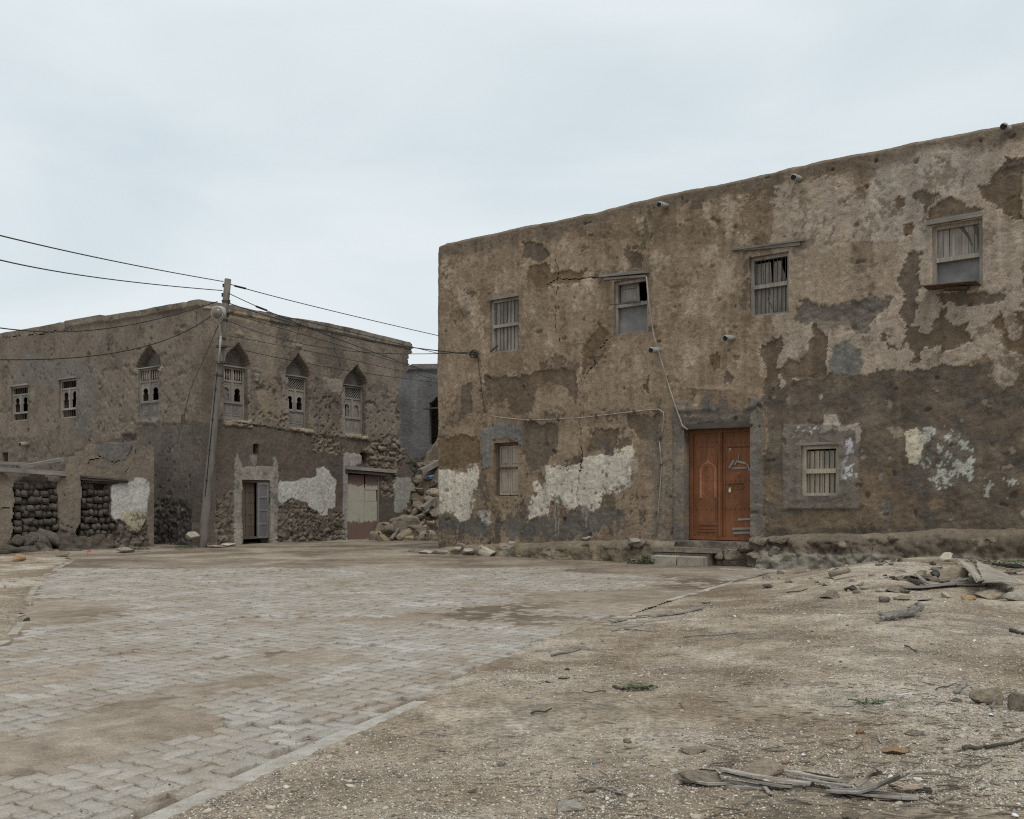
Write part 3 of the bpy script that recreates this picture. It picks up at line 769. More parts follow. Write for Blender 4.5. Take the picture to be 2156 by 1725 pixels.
fallen += [q2([(845, 620), (900, 570), (965, 535), (975, 600), (950, 690), (990, 690), (1010, 645), (1075, 670), (1110, 590), (1100, 500), (1115, 490), (1194, 560), (1194, 740), (1120, 760), (1040, 750), (1010, 775), (950, 730), (960, 780), (890, 780), (880, 700)]),
           q2([(600, 640), (650, 625), (660, 660), (640, 720), (610, 700)]), q2([(690, 710), (745, 740), (720, 770), (680, 770)]), q2([(190, 80), (290, 150), (250, 210), (215, 200)]),
           q3([(500, 200), (600, 170), (620, 240), (700, 210), (780, 240), (760, 280), (560, 300), (480, 260)]), q3([(490, 60), (590, 60), (610, 130), (560, 170), (480, 150)]),
           q3([(280, 740), (420, 750), (560, 720), (730, 710), (750, 780), (740, 880), (700, 800), (600, 790), (540, 820), (530, 920), (460, 930), (420, 900), (380, 850), (300, 900)]),
           q3([(50, 1060), (260, 1040), (270, 1180), (180, 1200), (60, 1200)]), q3([(490, 970), (640, 970), (650, 1130), (580, 1180), (510, 1230), (480, 1100)]),
           q3([(1000, 930), (1170, 930), (1150, 1060), (1050, 1060), (1000, 1000)]), q3([(790, 580), (860, 480), (900, 520), (800, 700), (770, 790)]), q3([(170, 790), (230, 780), (220, 930), (150, 960)]),
           q3([(830, 1000), (980, 1020), (920, 1120), (800, 1130)]), q3([(200, 320), (250, 330), (230, 360)]), q3([(1080, 780), (1120, 740), (1120, 830)])]
for i, P in enumerate(fallen):
    m = w.mask(P, .8)
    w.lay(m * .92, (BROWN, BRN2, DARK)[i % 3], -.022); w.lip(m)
w.lay(w.mask(q1([(150, 1160), (420, 1150), (690, 1115), (660, 1180), (600, 1240), (570, 1300), (530, 1330), (400, 1285), (220, 1285), (100, 1280)])), (.19, .165, .135), -.02)
w.W += .018 * fbm(U * 10, Z * 10, 170, 3) * w.mask(q1([(150, 1160), (420, 1150), (690, 1115), (600, 1240), (530, 1330), (220, 1285)]))
w.lay(w.mask(q1([(380, 1390), (460, 1400), (530, 1510), (540, 1580), (370, 1590), (330, 1560), (350, 1430)])), (.22, .21, .185), -.01)
# dark damp lower half on the right
low = [(1612, 806), (1690, 798), (1750, 792), (1820, 790), (1900, 776), (2000, 768), (2060, 758), (2100, 800), (2230, 810), (2400, 1200), (1600, 1200), (1607, 1000)]
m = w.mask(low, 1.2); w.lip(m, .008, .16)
w.lay(m * .95, (.152, .119, .086), -.004)
w.W += m * .012 * fbm(U * 6, Z * 6, 240, 4)
w.tint(m * np.clip(sm * 1.4, 0, 1), (.21, .175, .13), .6)
w.tint(m * np.clip(-sm * 1.4 - .1, 0, 1), (.115, .105, .09), .7)
for P in ([(800, 660), (920, 720), (1035, 700), (1020, 750), (980, 800), (1040, 860), (1190, 870), (1180, 1000), (1190, 1110), (700, 1130), (130, 1130), (120, 880), (150, 690), (260, 780), (255, 1000), (810, 985)],
          [(1300, 930), (1420, 890), (1400, 940), (1340, 1000)], [(1520, 1090), (1590, 1030), (1580, 1100)]):
    w.lay(w.mask(q4(P), 1.1) * .75, (.225, .168, .108), .006)
for P in ([(1000, 400), (1110, 400), (1150, 440), (1140, 490), (1060, 495), (1040, 450)], [(1870, 530), (1920, 530), (1920, 575), (1880, 570)], [(1800, 650), (1910, 640), (1900, 670), (1830, 690)],
          [(1930, 1010), (1993, 970), (1993, 1060)], [(1010, 610), (1040, 615), (1030, 640)], [(1720, 985), (1745, 990), (1730, 1010)], [(1830, 0), (1980, 0), (1960, 60), (1850, 120)], [(1690, 200), (1740, 190), (1750, 240), (1710, 240)]):
    w.lay(w.mask(q4(P), .6), (.32, .265, .195), .008)
spk = (fbm(U * 3.2, Z * 3.2, 180, 4) > .92) & (m > .5)
w.lay(spk.astype(float), (.30, .255, .19), .007)
# grey stains at the foot
for P in ([(370, 1480), (480, 1440), (700, 1440), (940, 1370), (1000, 1440), (980, 1500), (700, 1560), (400, 1560)], [(60, 1430), (240, 1420), (330, 1500), (300, 1570), (60, 1500)], [(860, 1090), (930, 1090), (920, 1140), (850, 1130)]):
    w.tint(w.mask(q3(P), 1.8), (.115, .112, .102), .75)
for P in ([(950, 960), (1030, 960), (1040, 1020), (970, 1030)], [(1090, 950), (1160, 950), (1150, 1000), (1090, 1000)], [(260, 900), (470, 910), (480, 980), (300, 1020)], [(170, 900), (210, 890), (190, 1040), (140, 1030)]):
    w.tint(w.mask(q4(P), 1.6), (.12, .12, .112), .7)
# grey cement round the lower left window and left of the door
w.lay(w.mask(q3([(275, 1020), (330, 985), (430, 985), (490, 1010), (480, 1120), (450, 1060), (330, 1060), (320, 1200), (280, 1210)]), .4), (.195, .185, .165), .02)
w.lay(w.mask(q2([(310, 970), (400, 1000), (420, 1560), (300, 1560), (330, 1300)]), 1.2) * .5, (.20, .18, .15), 0)
# cream paint
P1 = q3([(65, 1210), (110, 1205), (200, 1225), (220, 1180), (250, 1185), (262, 1220), (250, 1330), (220, 1450), (165, 1470), (150, 1440), (110, 1420), (-20, 1430), (-20, 1220)])
P2 = q3([(590, 1190), (630, 1180), (690, 1195), (740, 1180), (780, 1180), (780, 1150), (860, 1140), (930, 1140), (940, 1100), (1020, 1090), (1030, 1160), (1015, 1300), (950, 1330), (880, 1330), (870, 1390), (830, 1415), (760, 1390), (740, 1420), (620, 1360), (600, 1440), (510, 1450), (505, 1330), (545, 1340), (530, 1270), (550, 1255), (575, 1290), (590, 1260)])
for P in (P1, P2):
    m = w.mask(P, .42)
    inner = np.ones_like(m)
    for dx, dy in ((0, -16), (0, 9), (-9, 0), (9, 0)): inner *= np.maximum(w.mask([(x + dx, y + dy) for x, y in P], .6), (U < .35))
    keepm = m * np.where(inner > 0, (fine + .5 * sm < .98), (sm + .7 * fine < .40))
    w.lay(keepm, CREAM, .004)
    w.tint(keepm * np.clip(fbm(U * 2.5, Z * 1.2, 260, 4), 0, 1), (.40, .36, .285), .6)
    w.tint(m * (1 - keepm), (.30, .27, .215), .45)
w.tint(w.mask(q3([(1000, 1160), (1070, 1150), (1060, 1260), (1000, 1310)]), .6) * (sm > -.2), (.40, .37, .30), .6)
w.tint(w.mask(q3([(255, 1410), (330, 1405), (325, 1495), (280, 1490)]), .5) * (sm + fine > .0), (.46, .45, .40), .7)
for x in (640, 655, 780, 790, 797, 560):
    w.tint(w.mask(q3([(x - 2, 1330), (x + 3, 1330), (x + 3, 1450 + 110 * (x % 3 == 1)), (x - 2, 1450)]), .1), (.42, .40, .34), .6)
m = w.mask(q4([(1150, 420), (1230, 400), (1280, 450), (1270, 620), (1230, 650), (1180, 640), (1160, 580)]), .35)
w.lay(m * (fine < 1.0), CREAMY, .006)
m = w.mask(q4([(1250, 400), (1440, 380), (1560, 430), (1650, 540), (1630, 720), (1560, 760), (1450, 820), (1370, 830), (1280, 740), (1260, 640)]), .6)
spl = fbm(U * 8, Z * 6, 190, 5, .65)
w.lay(m * (spl > .12), (.50, .50, .42), .005)
w.tint(m * (spl > -.3) * (spl <= .12), (.20, .19, .165), .6)
m = w.mask(q4([(1700, 730), (1860, 730), (1993, 840), (1993, 880), (1800, 900), (1710, 890)]), .6)
w.lay(m * (spl > .28), (.45, .44, .37), .004)
w.lay(w.mask(q4([(515, 165), (535, 165), (530, 188), (512, 185)]), .2), (.5, .45, .36), .01)
# raised square surround of the lower right window
fr = w.rect(1648, 1809, 894, 1073, .12)
w.lay(fr, (.188, .164, .134), .035)
w.tint(fr * (sm > .15), (.22, .185, .14), .7)
w.lay(w.mask(q4([(530, 370), (810, 360), (822, 500), (792, 500), (785, 420), (700, 400), (600, 410), (550, 440), (520, 430)]), .5), (.37, .32, .26), .006)
w.lay(w.mask(q4([(540, 350), (560, 310), (620, 300), (660, 350), (660, 380), (540, 380)]), .4), (.40, .345, .28), .03)
w.lay(w.mask(q4([(660, 480), (780, 460), (785, 780), (690, 790), (680, 600)]), .4) * (spl > .25), (.52, .51, .50), .004)
w.lay(w.mask(q4([(260, 380), (530, 380), (530, 480), (260, 470)]), .4) * (spl > .5), (.5, .48, .45), .004)
w.lay(w.rect(1676, 1782, 921, 1056, .3) * .6, (.20, .175, .14), .012)
# door surround: two pilasters, lintel field and the curved brackets above
for r in ((1418, 1446, 845, 1142), (1578, 1607, 838, 1142)): w.lay(w.rect(*r, .12) * .85, (.19, .172, .145), .05)
w.tint(w.rect(1418, 1446, 900, 1142, .2) * np.clip(sm * 1.5, 0, 1), TAN, .6)
w.lay(w.rect(1440, 1582, 876, 900, .3), (.13, .112, .09), .03)
crest = q2([(480, 940), (490, 900), (560, 890), (600, 830), (640, 815), (690, 840), (710, 900), (780, 920), (860, 850), (868, 890), (800, 945)])
w.tint(w.mask(crest, .35) * (sm < .3), (.14, .128, .112), .75)
cr = w.mask(q2([(588, 905), (600, 870), (620, 850), (610, 890), (630, 912), (672, 895), (655, 918), (620, 925)]), .15); w.lay(cr, (.12, .112, .10), .012)
for pts in ([(455, 905), (480, 915), (560, 905), (610, 905)], [(790, 905), (840, 890), (868, 850)]):
    d = segdist(U, Z, MF.poly(q2(pts))); w.W += .04 * (1 - sst(.03, .07, d))
# script-like squiggles cut into the lintel
for x0 in range(1478, 1566, 15):
    pts = [(x0, 889), (x0 + 3, 884), (x0 + 6, 890), (x0 + 10, 885), (x0 + 12, 890)]
    w.W += .012 * (1 - sst(.008, .03, segdist(U, Z, MF.poly(pts))))
w.lay(w.mask(q2([(480, 800), (540, 795), (700, 795), (740, 805), (740, 815), (560, 812)]), .2), TAN, .02)
# cracks
for pts, a, b in (([(645, 60), (630, 150), (655, 220), (660, 290), (640, 350), (640, 500), (655, 560)], .008, .07), ([(920, 540), (850, 640), (770, 790), (765, 940), (768, 1150), (760, 1290), (735, 1420)], .012, .08),
                  ([(590, 285), (660, 265), (760, 265), (870, 240)], .012, .05), ([(280, 480), (285, 600), (300, 640)], .006, .03), ([(90, 980), (95, 780)], .006, .03)):
    w.crack(q3(pts), a, b)
for pts in ([(510, 370), (520, 480), (540, 560), (540, 680)], [(540, 800), (700, 810), (820, 780)], [(850, 1280), (860, 1160), (900, 1150)], [(900, 670), (920, 640), (1130, 625)], [(780, 1590), (790, 1540)]):
    w.crack(q1(pts), .006, .03)
for px in (1403, 1418): w.crack([(px, 1142), (px, 860)], .004, .02)
w.crack([(1607, 1142), (1607, 835)], .004, .03)
# small pits
pit = fbm(U * 5.5, Z * 5.5, 195, 2)
w.W -= .05 * sst(1.12, 1.3, pit)
# plaster band along the parapet
rooft = MF.poly([(890, 522), (919, 514), (1000, 499), (1170, 462), (1290, 434), (1400, 408), (1520, 384), (1620, 362), (1740, 335), (1830, 316), (1950, 292), (2060, 270), (2156, 252), (2300, 222)])
rtu = np.array([p[0] for p in rooft]); rtz = np.array([p[1] for p in rooft])
zt = lambda u: np.interp(u, rtu, rtz) + .02 * fbm(u * .7, 0 * u, 200, 2) + .012 * fbm(u * 3, 0 * u, 203, 3)
ZREF = 8.3
bt = sst(ZREF - .55, ZREF - .25, Z + .25 * big + .1 * sm)
w.tint(bt, (.17, .135, .098), .8)
w.W -= .12 * sst(ZREF - .12, ZREF, Z) ** 2
w.W -= .10 * (1 - sst(0, .16, U)) ** 2
# streaks
w.C *= (1 + .13 * fbm(U * 8, Z * .45, 210, 4))[..., None]
for r in list(MW.values()) + [MDOOR]: w.hole(*r)
w.keep &= ~((w.cu < .32) & (w.cz > ZREF - .32) & ((w.cu - .32) ** 2 + (w.cz - ZREF + .32) ** 2 > .32 ** 2))
w.build('wall', PLASTER, house, mmap, .5, zt, ZREF)
# plain remaining walls and the flat roof
def side_wall(name, parent, fac, mp, L, z1, seed, res=.09, col=MID, depth=.4, mat=None):
    s = Wall(fac, 0, L, -.4, z1, res, seed); s.C[:] = col; s.base_relief(1.2)
    s.tint(np.clip(.5 + fbm(s.U * .7, s.Z * .7, seed + 3, 4), 0, 1), TAN, .5)
    s.tint(np.clip(fbm(s.U * 1.6, s.Z * 1.6, seed + 6, 4), 0, 1), DARK, .8)
    return s.build(name, mat or PLASTER, parent, mp, depth)
side_wall('side_wall', house, MF, lambda u, w_, z: (-w_ + .02, u + .2, z), 9.8, 7.9, 300)
side_wall('side_wall', house, MF, lambda u, w_, z: (17.6 + w_, u + .2, z), 9.8, 8.1, 310)
side_wall('back_wall', house, MF, lambda u, w_, z: (u, 10 + w_, z), 17.6, 8.0, 320, .15)
g = G(); g.box(.3, 17.3, .4, 9.8, 7.45, 7.6); g.build('roof', STONE_T, house)
g = G(); g.box(.3, 17.3, .4, 9.8, 3.2, 3.4); g.build('upper_floor', WOOD_DARK, house)

# ---- windows
def frame_bars(g, r, d, t, w0, w1, mid=None, top=None, j=.004):
    """outer timber of a window: jambs, head, sill and a middle rail"""
    u0, u1, z0, z1 = r
    g.box(u0 - .01, u0 + t, w0, w1, z0, z1, j); g.box(u1 - t, u1 + .01, w0, w1, z0, z1, j)
    g.box(u0 + t, u1 - t, w0 + .005, w1 - .004, z1 - (top or t), z1 + .01, j); g.box(u0 + t, u1 - t, w0 + .005, w1 - .004, z0 - .01, z0 + t * .7, j)
    if mid: g.box(u0 + t, u1 - t, w0 + .01, w1 + .012, mid - t * .6, mid + t * .6, j)
def bars(parent, mp, u0, u1, z0, z1, n, wv, r, mat, skip=()):
    for i in range(n):
        if i in skip: continue
        u = u0 + (u1 - u0) * (i + .5) / n + random.uniform(-.004, .004)
        G(mp).tube([(u, wv, z0), (u + random.uniform(-.006, .006), wv, (z0 + z1) / 2), (u, wv, z1)], r, 6).build('bar', mat, parent)
def boards(parent, mp, u0, u1, z0, z1, n, w0, w1, mat, tilt=0.0, name='board', skip=()):
    ed = [u0 + (u1 - u0) * i / n for i in range(n + 1)]
    for i in range(n):
        if i in skip: continue
        g = G(mp); j = random.uniform(-.004, .004); tl = random.uniform(-tilt, tilt)
        a, b = ed[i] + .004, ed[i + 1] - .004
        vs = []
        for ww in (w0 + j, w1 + j):
            vs += [(a, ww, z0), (b, ww, z0), (b + tl, ww, z1 - random.uniform(0, .02)), (a + tl, ww, z1)]
        g.add(vs, [(0, 1, 2, 3), (7, 6, 5, 4), (0, 4, 5, 1), (1, 5, 6, 2), (2, 6, 7, 3), (3, 7, 4, 0)])
        g.build(name, mat, parent)
def win_main(r, mid):
    g = G(mmap); frame_bars(g, r, 0, .065, -.16, -.08, mid); return g.build('window', WOOD_V, house)
def zof(px, py): return MF.uv(px, py)[1]
# 1: barred window above the left shutter
r = MW[1]; mid = zof(1062, 684); o = win_main(r, mid)
boards(o, mmap, r[0] + .06, r[1] - .06, r[2] + .03, mid, 4, -.17, -.15, WOOD_V, .012)
boards(o, mmap, r[0] + .06, r[1] - .06, mid, r[3] - .05, 4, -.175, -.155, WOOD_V, .02)
bars(o, mmap, r[0] + .07, r[1] - .07, r[2] + .02, r[3] - .04, 7, -.125, .008, IRON)
g = G(mmap); g.box(r[0] - .06, r[1] - .02, -.02, .03, r[3], r[3] + .07, .01); g.build('lintel', WOOD_H, house)
# 2: half-open window with solid lower panel
r = MW[2]; mid = zof(1330, 640); o = win_main(r, mid)
G(mmap).box(r[0] + .06, r[1] - .06, -.20, -.17, r[2] + .02, mid).build('lower_panel', PANEL, o)
um = r[0] + (r[1] - r[0]) * .64
sh = G(mmap); sh.add([(r[0] + .07, -.19, mid + .03), (um, -.20, mid + .03), (um - .05, -.24, r[3] - .05), (r[0] + .07, -.2, r[3] - .04),
                      (r[0] + .07, -.22, mid + .03), (um, -.23, mid + .03), (um - .05, -.27, r[3] - .05), (r[0] + .07, -.23, r[3] - .04)],
                     [(0, 1, 2, 3), (7, 6, 5, 4), (0, 4, 5, 1), (1, 5, 6, 2), (2, 6, 7, 3), (3, 7, 4, 0)])
sh = sh.build('shutter', WOOD_LEAD, o)
G(mmap).box(r[0] + .1, um - .1, -.19, -.178, mid + .1, mid + .13).build('shutter_rail', WOOD_H, o); G(mmap).box(r[0] + .1, um - .12, -.195, -.183, r[3] - .16, r[3] - .13).build('shutter_rail', WOOD_H, o)
g = G(mmap); a = MF.uv(1265, 583); b = MF.uv(1370, 571)
g.beam((a[0], .03, a[1]), (b[0], .03, b[1] - .02), .14, .06, (0, 0, 1)); g.build('lintel', WOOD_H, house)
g = G(mmap); g.beam((a[0] + .1, .0, a[1] - .07), (b[0] - .1, .0, b[1] - .1), .1, .05); g.build('lintel', WOOD_H, house)
for k in range(5):
    p = MF.uv(1276 + k * 11, 641 - k * 1.2, .4); q = MF.uv(1338 + k * 4, 636 - k * .7, -.05)
    G(mmap).tube([(p[0], .30 - .04 * k, p[1]), (q[0], -.05, q[1])], .009, 6).build('reinforcing_rod', IRON, house)
# 3: barred window with broken boards
r = MW[3]; mid = zof(1622, 599); o = win_main(r, mid)
bars(o, mmap, r[0] + .07, r[1] - .07, r[2] + .02, r[3] - .04, 8, -.125, .009, IRON)
boards(o, mmap, r[0] + .06, r[1] - .06, r[2] + .03, mid, 5, -.18, -.16, WOOD_V, .008)
boards(o, mmap, r[0] + .08, r[0] + .08 + (r[1] - r[0]) * .62, mid, r[3] - .12, 3, -.19, -.17, WOOD_V, .05)
G(mmap).beam((r[0] + .09, -.22, mid), (r[0] + .15, -.26, r[3] - .1), .1, .02, (0, 1, 0)).build('board', WOOD_V, o)
G(mmap).beam((r[1] - .16, -.22, mid), (r[1] - .34, -.26, r[3] - .1), .12, .02, (0, 1, 0)).build('board', SLAT, o)
a = MF.uv(1543, 530); b = MF.uv(1697, 510)
G(mmap).beam((a[0] + .25, .02, a[1]), (b[0] - .1, .02, b[1] - .03), .10, .065).build('lintel', WOOD_H, house)
G(mmap).beam((a[0], .03, a[1] + .02), (b[0], .03, b[1] + .03), .12, .035).build('lintel', WOOD_H, house)
g = G(mmap); p = MF.uv(1618, 612); q = MF.uv(1628, 658)
g.tube([(p[0], -.1, p[1]), (p[0] - .05, -.1, p[1] - .15), (p[0] + .02, -.1, p[1] - .3), (q[0], -.1, q[1])], .01, 6); g.build('dangling_cord', IRON, o)
# 4: boarded window with a cloth, a blank lower panel and a rusty ledge
r = MW[4]; mid = zof(2015, 541); o = win_main(r, mid)
boards(o, mmap, r[0] + .06, r[1] - .06, mid, r[3] - .05, 7, -.17, -.15, WOOD_V, .004)
G(mmap).box(r[0] + .06, r[1] - .06, -.20, -.17, r[2] + .02, mid).build('lower_panel', PANEL, o)
n = 9; g = G(mmap); vs = []; u1 = r[1] - .09
for i in range(n):
    t = i / (n - 1)
    for k in range(6):
        s_ = k / 5
        vs.append((u1 - (.36 - .16 * t) * s_ - .02 * t, -.155 + .018 * sin(9 * s_ + 3 * t), r[3] - .07 - t * (r[3] - mid - .12) * (1 - .62 * s_)))
g.add(vs, [(i * 6 + k, i * 6 + k + 1, (i + 1) * 6 + k + 1, (i + 1) * 6 + k) for i in range(n - 1) for k in range(5)])
g.build('cloth', mat_plain('dirty_brown_cloth', (.12, .098, .082), .95, .1, .25, 8), o, True)
a = MF.uv(1956, 468); b = MF.uv(2066, 452)
G(mmap).beam((a[0] - .02, .0, a[1] - .02), (b[0] + .02, .0, b[1] + .0), .12, .09).build('lintel', WOOD_H, house)
a = MF.uv(1954, 607); b = MF.uv(2066, 600)
G(mmap).beam((a[0], .18, a[1] - .03), (b[0], .18, b[1] - .0), .46, .016).build('rusty_ledge', RUST, house)
G(mmap).beam((a[0] + .3, .08, a[1] - .07), (b[0] - .2, .08, b[1] - .05), .2, .05).build('ledge_support', WOOD_DARK, house)
put_rock(rocks(STONE_L, 3)[0], (b[0] - .35, -.12, b[1] + .03), (.1, .06, .06), parent=house)
# 5: two-leaf shutter below
r = MW[5]; g = G(mmap); u0, u1, z0, z1 = r; um = (u0 + u1) / 2
g.box(u0, u0 + .05, -.22, -.10, z0, z1); g.box(u1 - .05, u1, -.22, -.10, z0, z1); g.box(u0 + .05, u1 - .05, -.22, -.105, z1 - .06, z1)
o = g.build('window', WOOD_DEEP, house)
mz = zof(1065, 985)
for a, b in ((u0 + .055, um - .006), (um + .006, u1 - .055)):
    for c, d in ((z0 + .02, mz - .03), (mz + .03, z1 - .07)):
        lf = G(mmap); t = .045
        lf.box(a, a + t, -.20, -.165, c, d); lf.box(b - t, b, -.20, -.165, c, d); lf.box(a + t, b - t, -.20, -.166, c, c + t); lf.box(a + t, b - t, -.20, -.166, d - t, d)
        lf.box(a + t, b - t, -.20, -.182, c + t, d - t); lf.box(a + t + .03, b - t - .03, -.185, -.168, c + t + .04, d - t - .04)
        lf.build('shutter_leaf', WOOD_BROWN, o)
G(mmap).box(u0 + .05, u1 - .05, -.165, -.135, mz - .028, mz + .028).build('middle_rail', WOOD_DEEP, o)
for k in range(7): G(mmap).lathe([(.016, -.135), (.016, -.12), (.006, -.115)], (u0 + .09 + k * (u1 - u0 - .18) / 6, 0, mz), 8, 1).build('stud', WOOD_DEEP, o)
# 6: cream barred window in the square surround
r = MW[6]; u0, u1, z0, z1 = r; mid = zof(1730, 992)
g = G(mmap); frame_bars(g, r, 0, .08, -.13, -.03, mid, .07); o = g.build('window', WOOD_CREAM, house)
boards(o, mmap, u0 + .08, u1 - .08, z0 + .04, mid, 4, -.13, -.11, WOOD_CREAM, .004)
boards(o, mmap, u0 + .08, u1 - .08, mid, z1 - .10, 4, -.13, -.11, WOOD_CREAM, .012)
bars(o, mmap, u0 + .09, u1 - .09, z0 + .03, z1 - .05, 6, -.085, .008, IRON)
G(mmap).box(u0 - .12, u1 + .03, -.03, .05, z1 + .005, z1 + .06, .012).build('lintel', WOOD_H, house)
# ---- drain spouts
for px, py in ((1395, 432), (1677, 375), (2117, 270), (1378, 737), (1534, 712)):
    u, z = MF.uv(px, py, .15)
    pts = [(u + .03, -.05, z + .02), (u, .30, z - .02)]
    sp = G(mmap).tube(pts, .060, 14).build('drain_spout', PVC, house, True)
    G(mmap).tube([(u + .003, .26, z - .017), (u, .305, z - .022)], .068, 14).build('collar', PVC, sp, True)
    G(mmap).tube([(u, .306, z - .022), (u, .310, z - .022)], .056, 14).build('bore', PVC_IN, sp)  # near-black disc on the closed end, painted for the shaded hollow
# ---- conduits and cables fixed on the wall
def wallpath(pts, wv=.05): return [(MF.uv(x, y, wv)[0], wv, MF.uv(x, y, wv)[1]) for x, y in pts]
G(mmap).tube(wallpath([(1022, 874), (1060, 880), (1110, 885), (1170, 883), (1225, 880), (1300, 871), (1360, 864), (1388, 862), (1396, 868), (1398, 880), (1394, 905), (1389, 925)]), .015, 8).build('conduit', CONDUIT, house, True)
G(mmap).tube(wallpath([(1388, 925), (1391, 960), (1393, 985), (1391, 1010), (1388, 1050), (1385, 1085), (1381, 1133)]), .014, 8).build('conduit', CONDUIT, house, True)
for x, y in ((1118, 885), (1175, 883), (1255, 876), (1335, 867), (1389, 923), (1392, 980), (1383, 1080)):
    u, z = MF.uv(x, y, .05); G(mmap).box(u - .02, u + .02, .0, .078, z - .035, z + .035, .004).build('pipe_clip', IRON, house)
G(mmap).tube(wallpath([(1361, 582), (1366, 640), (1376, 705), (1388, 745), (1404, 800), (1420, 850), (1431, 880), (1437, 897), (1448, 905)], .075), .018, 8).build('conduit', CONDUIT, house, True)
G(mmap).tube(wallpath([(1006, 748), (1010, 790), (1018, 850), (1022, 874)], .03), .008, 6).build('cable', BLACK, house)
g = G(mmap); p = MF.uv(1003, 747)
for k in range(3):
    g.tube([(p[0] + .13 * cos(t * .7 + k) , .07 + .03 * k, p[1] + .10 * sin(t * .7 + k)) for t in range(10)], .011, 6)
g.box(p[0] - .05, p[0] + .05, -.02, .1, p[1] - .06, p[1] + .06, .01); g.build('wire_anchor', IRON, house)
G(mmap).beam((MF.uv(1035, 741)[0], .05, MF.uv(1035, 741)[1]), (MF.uv(1055, 729)[0], .12, MF.uv(1055, 729)[1]), .03, .03).build('bracket', IRON, house)

# ---- the door
u0, u1, z0, z1 = MDOOR
DW = -.22
def duv(x, y): return MF.uv(x, y, DW)
q5 = lambda x, y: duv(1347.6 + x / 4.0968, 786.1 + y / 4.0968)      # enlargement of the door
g = G(mmap); T = .10
a0 = q5(425, 480)[0]; a1 = u1
zt_ = (q5(430, 480)[1] + q5(940, 465)[1]) / 2 + .05; zb_ = z0 + .02
g.box(a0 - .04, a0 + T, DW - .08, DW + .02, zb_, zt_); g.box(a1 - T * .45, a1 + .02, DW - .08, DW + .02, zb_, zt_)
g.box(a0 + T, a1 - T * .45, DW - .08, DW + .018, zt_ - .15, zt_); g.box(a0 + T, a1 - T * .45, DW - .08, DW + .018, zb_, zb_ + .07)
g.box(a0 + .03, a0 + .055, DW + .02, DW + .035, zb_, zt_ - .03); g.box(a0 + .03, a1, DW + .018, DW + .034, zt_ - .06, zt_ - .035)
g.box(a0 + T, a1 - .05, DW + .018, DW + .03, zt_ - .13, zt_ - .11)
door = g.build('door', DOOR, house); door['label'] = 'orange-brown double door with carved arches and grey repair slats'
l0, l1 = a0 + T, a1 - T * .45; zb2, zt2 = zb_ + .07, zt_ - .15
lm = q5(705, 900)[0]
leaf1 = G(mmap).box(l0, lm, DW - .07, DW - .03, zb2, zt2).build('door_leaf', DOOR, door)
leaf2 = G(mmap).box(lm, l1, DW - .074, DW - .034, zb2, zt2).build('door_leaf', DOOR, door)
g = G(mmap); mu = q5(690, 900)[0]; g.box(mu - .045, mu + .045, DW - .03, DW + .02, zb2, zt2); g.box(mu - .02, mu + .02, DW + .02, DW + .03, zb2, zt2); g.build('centre_batten', DOOR, door)
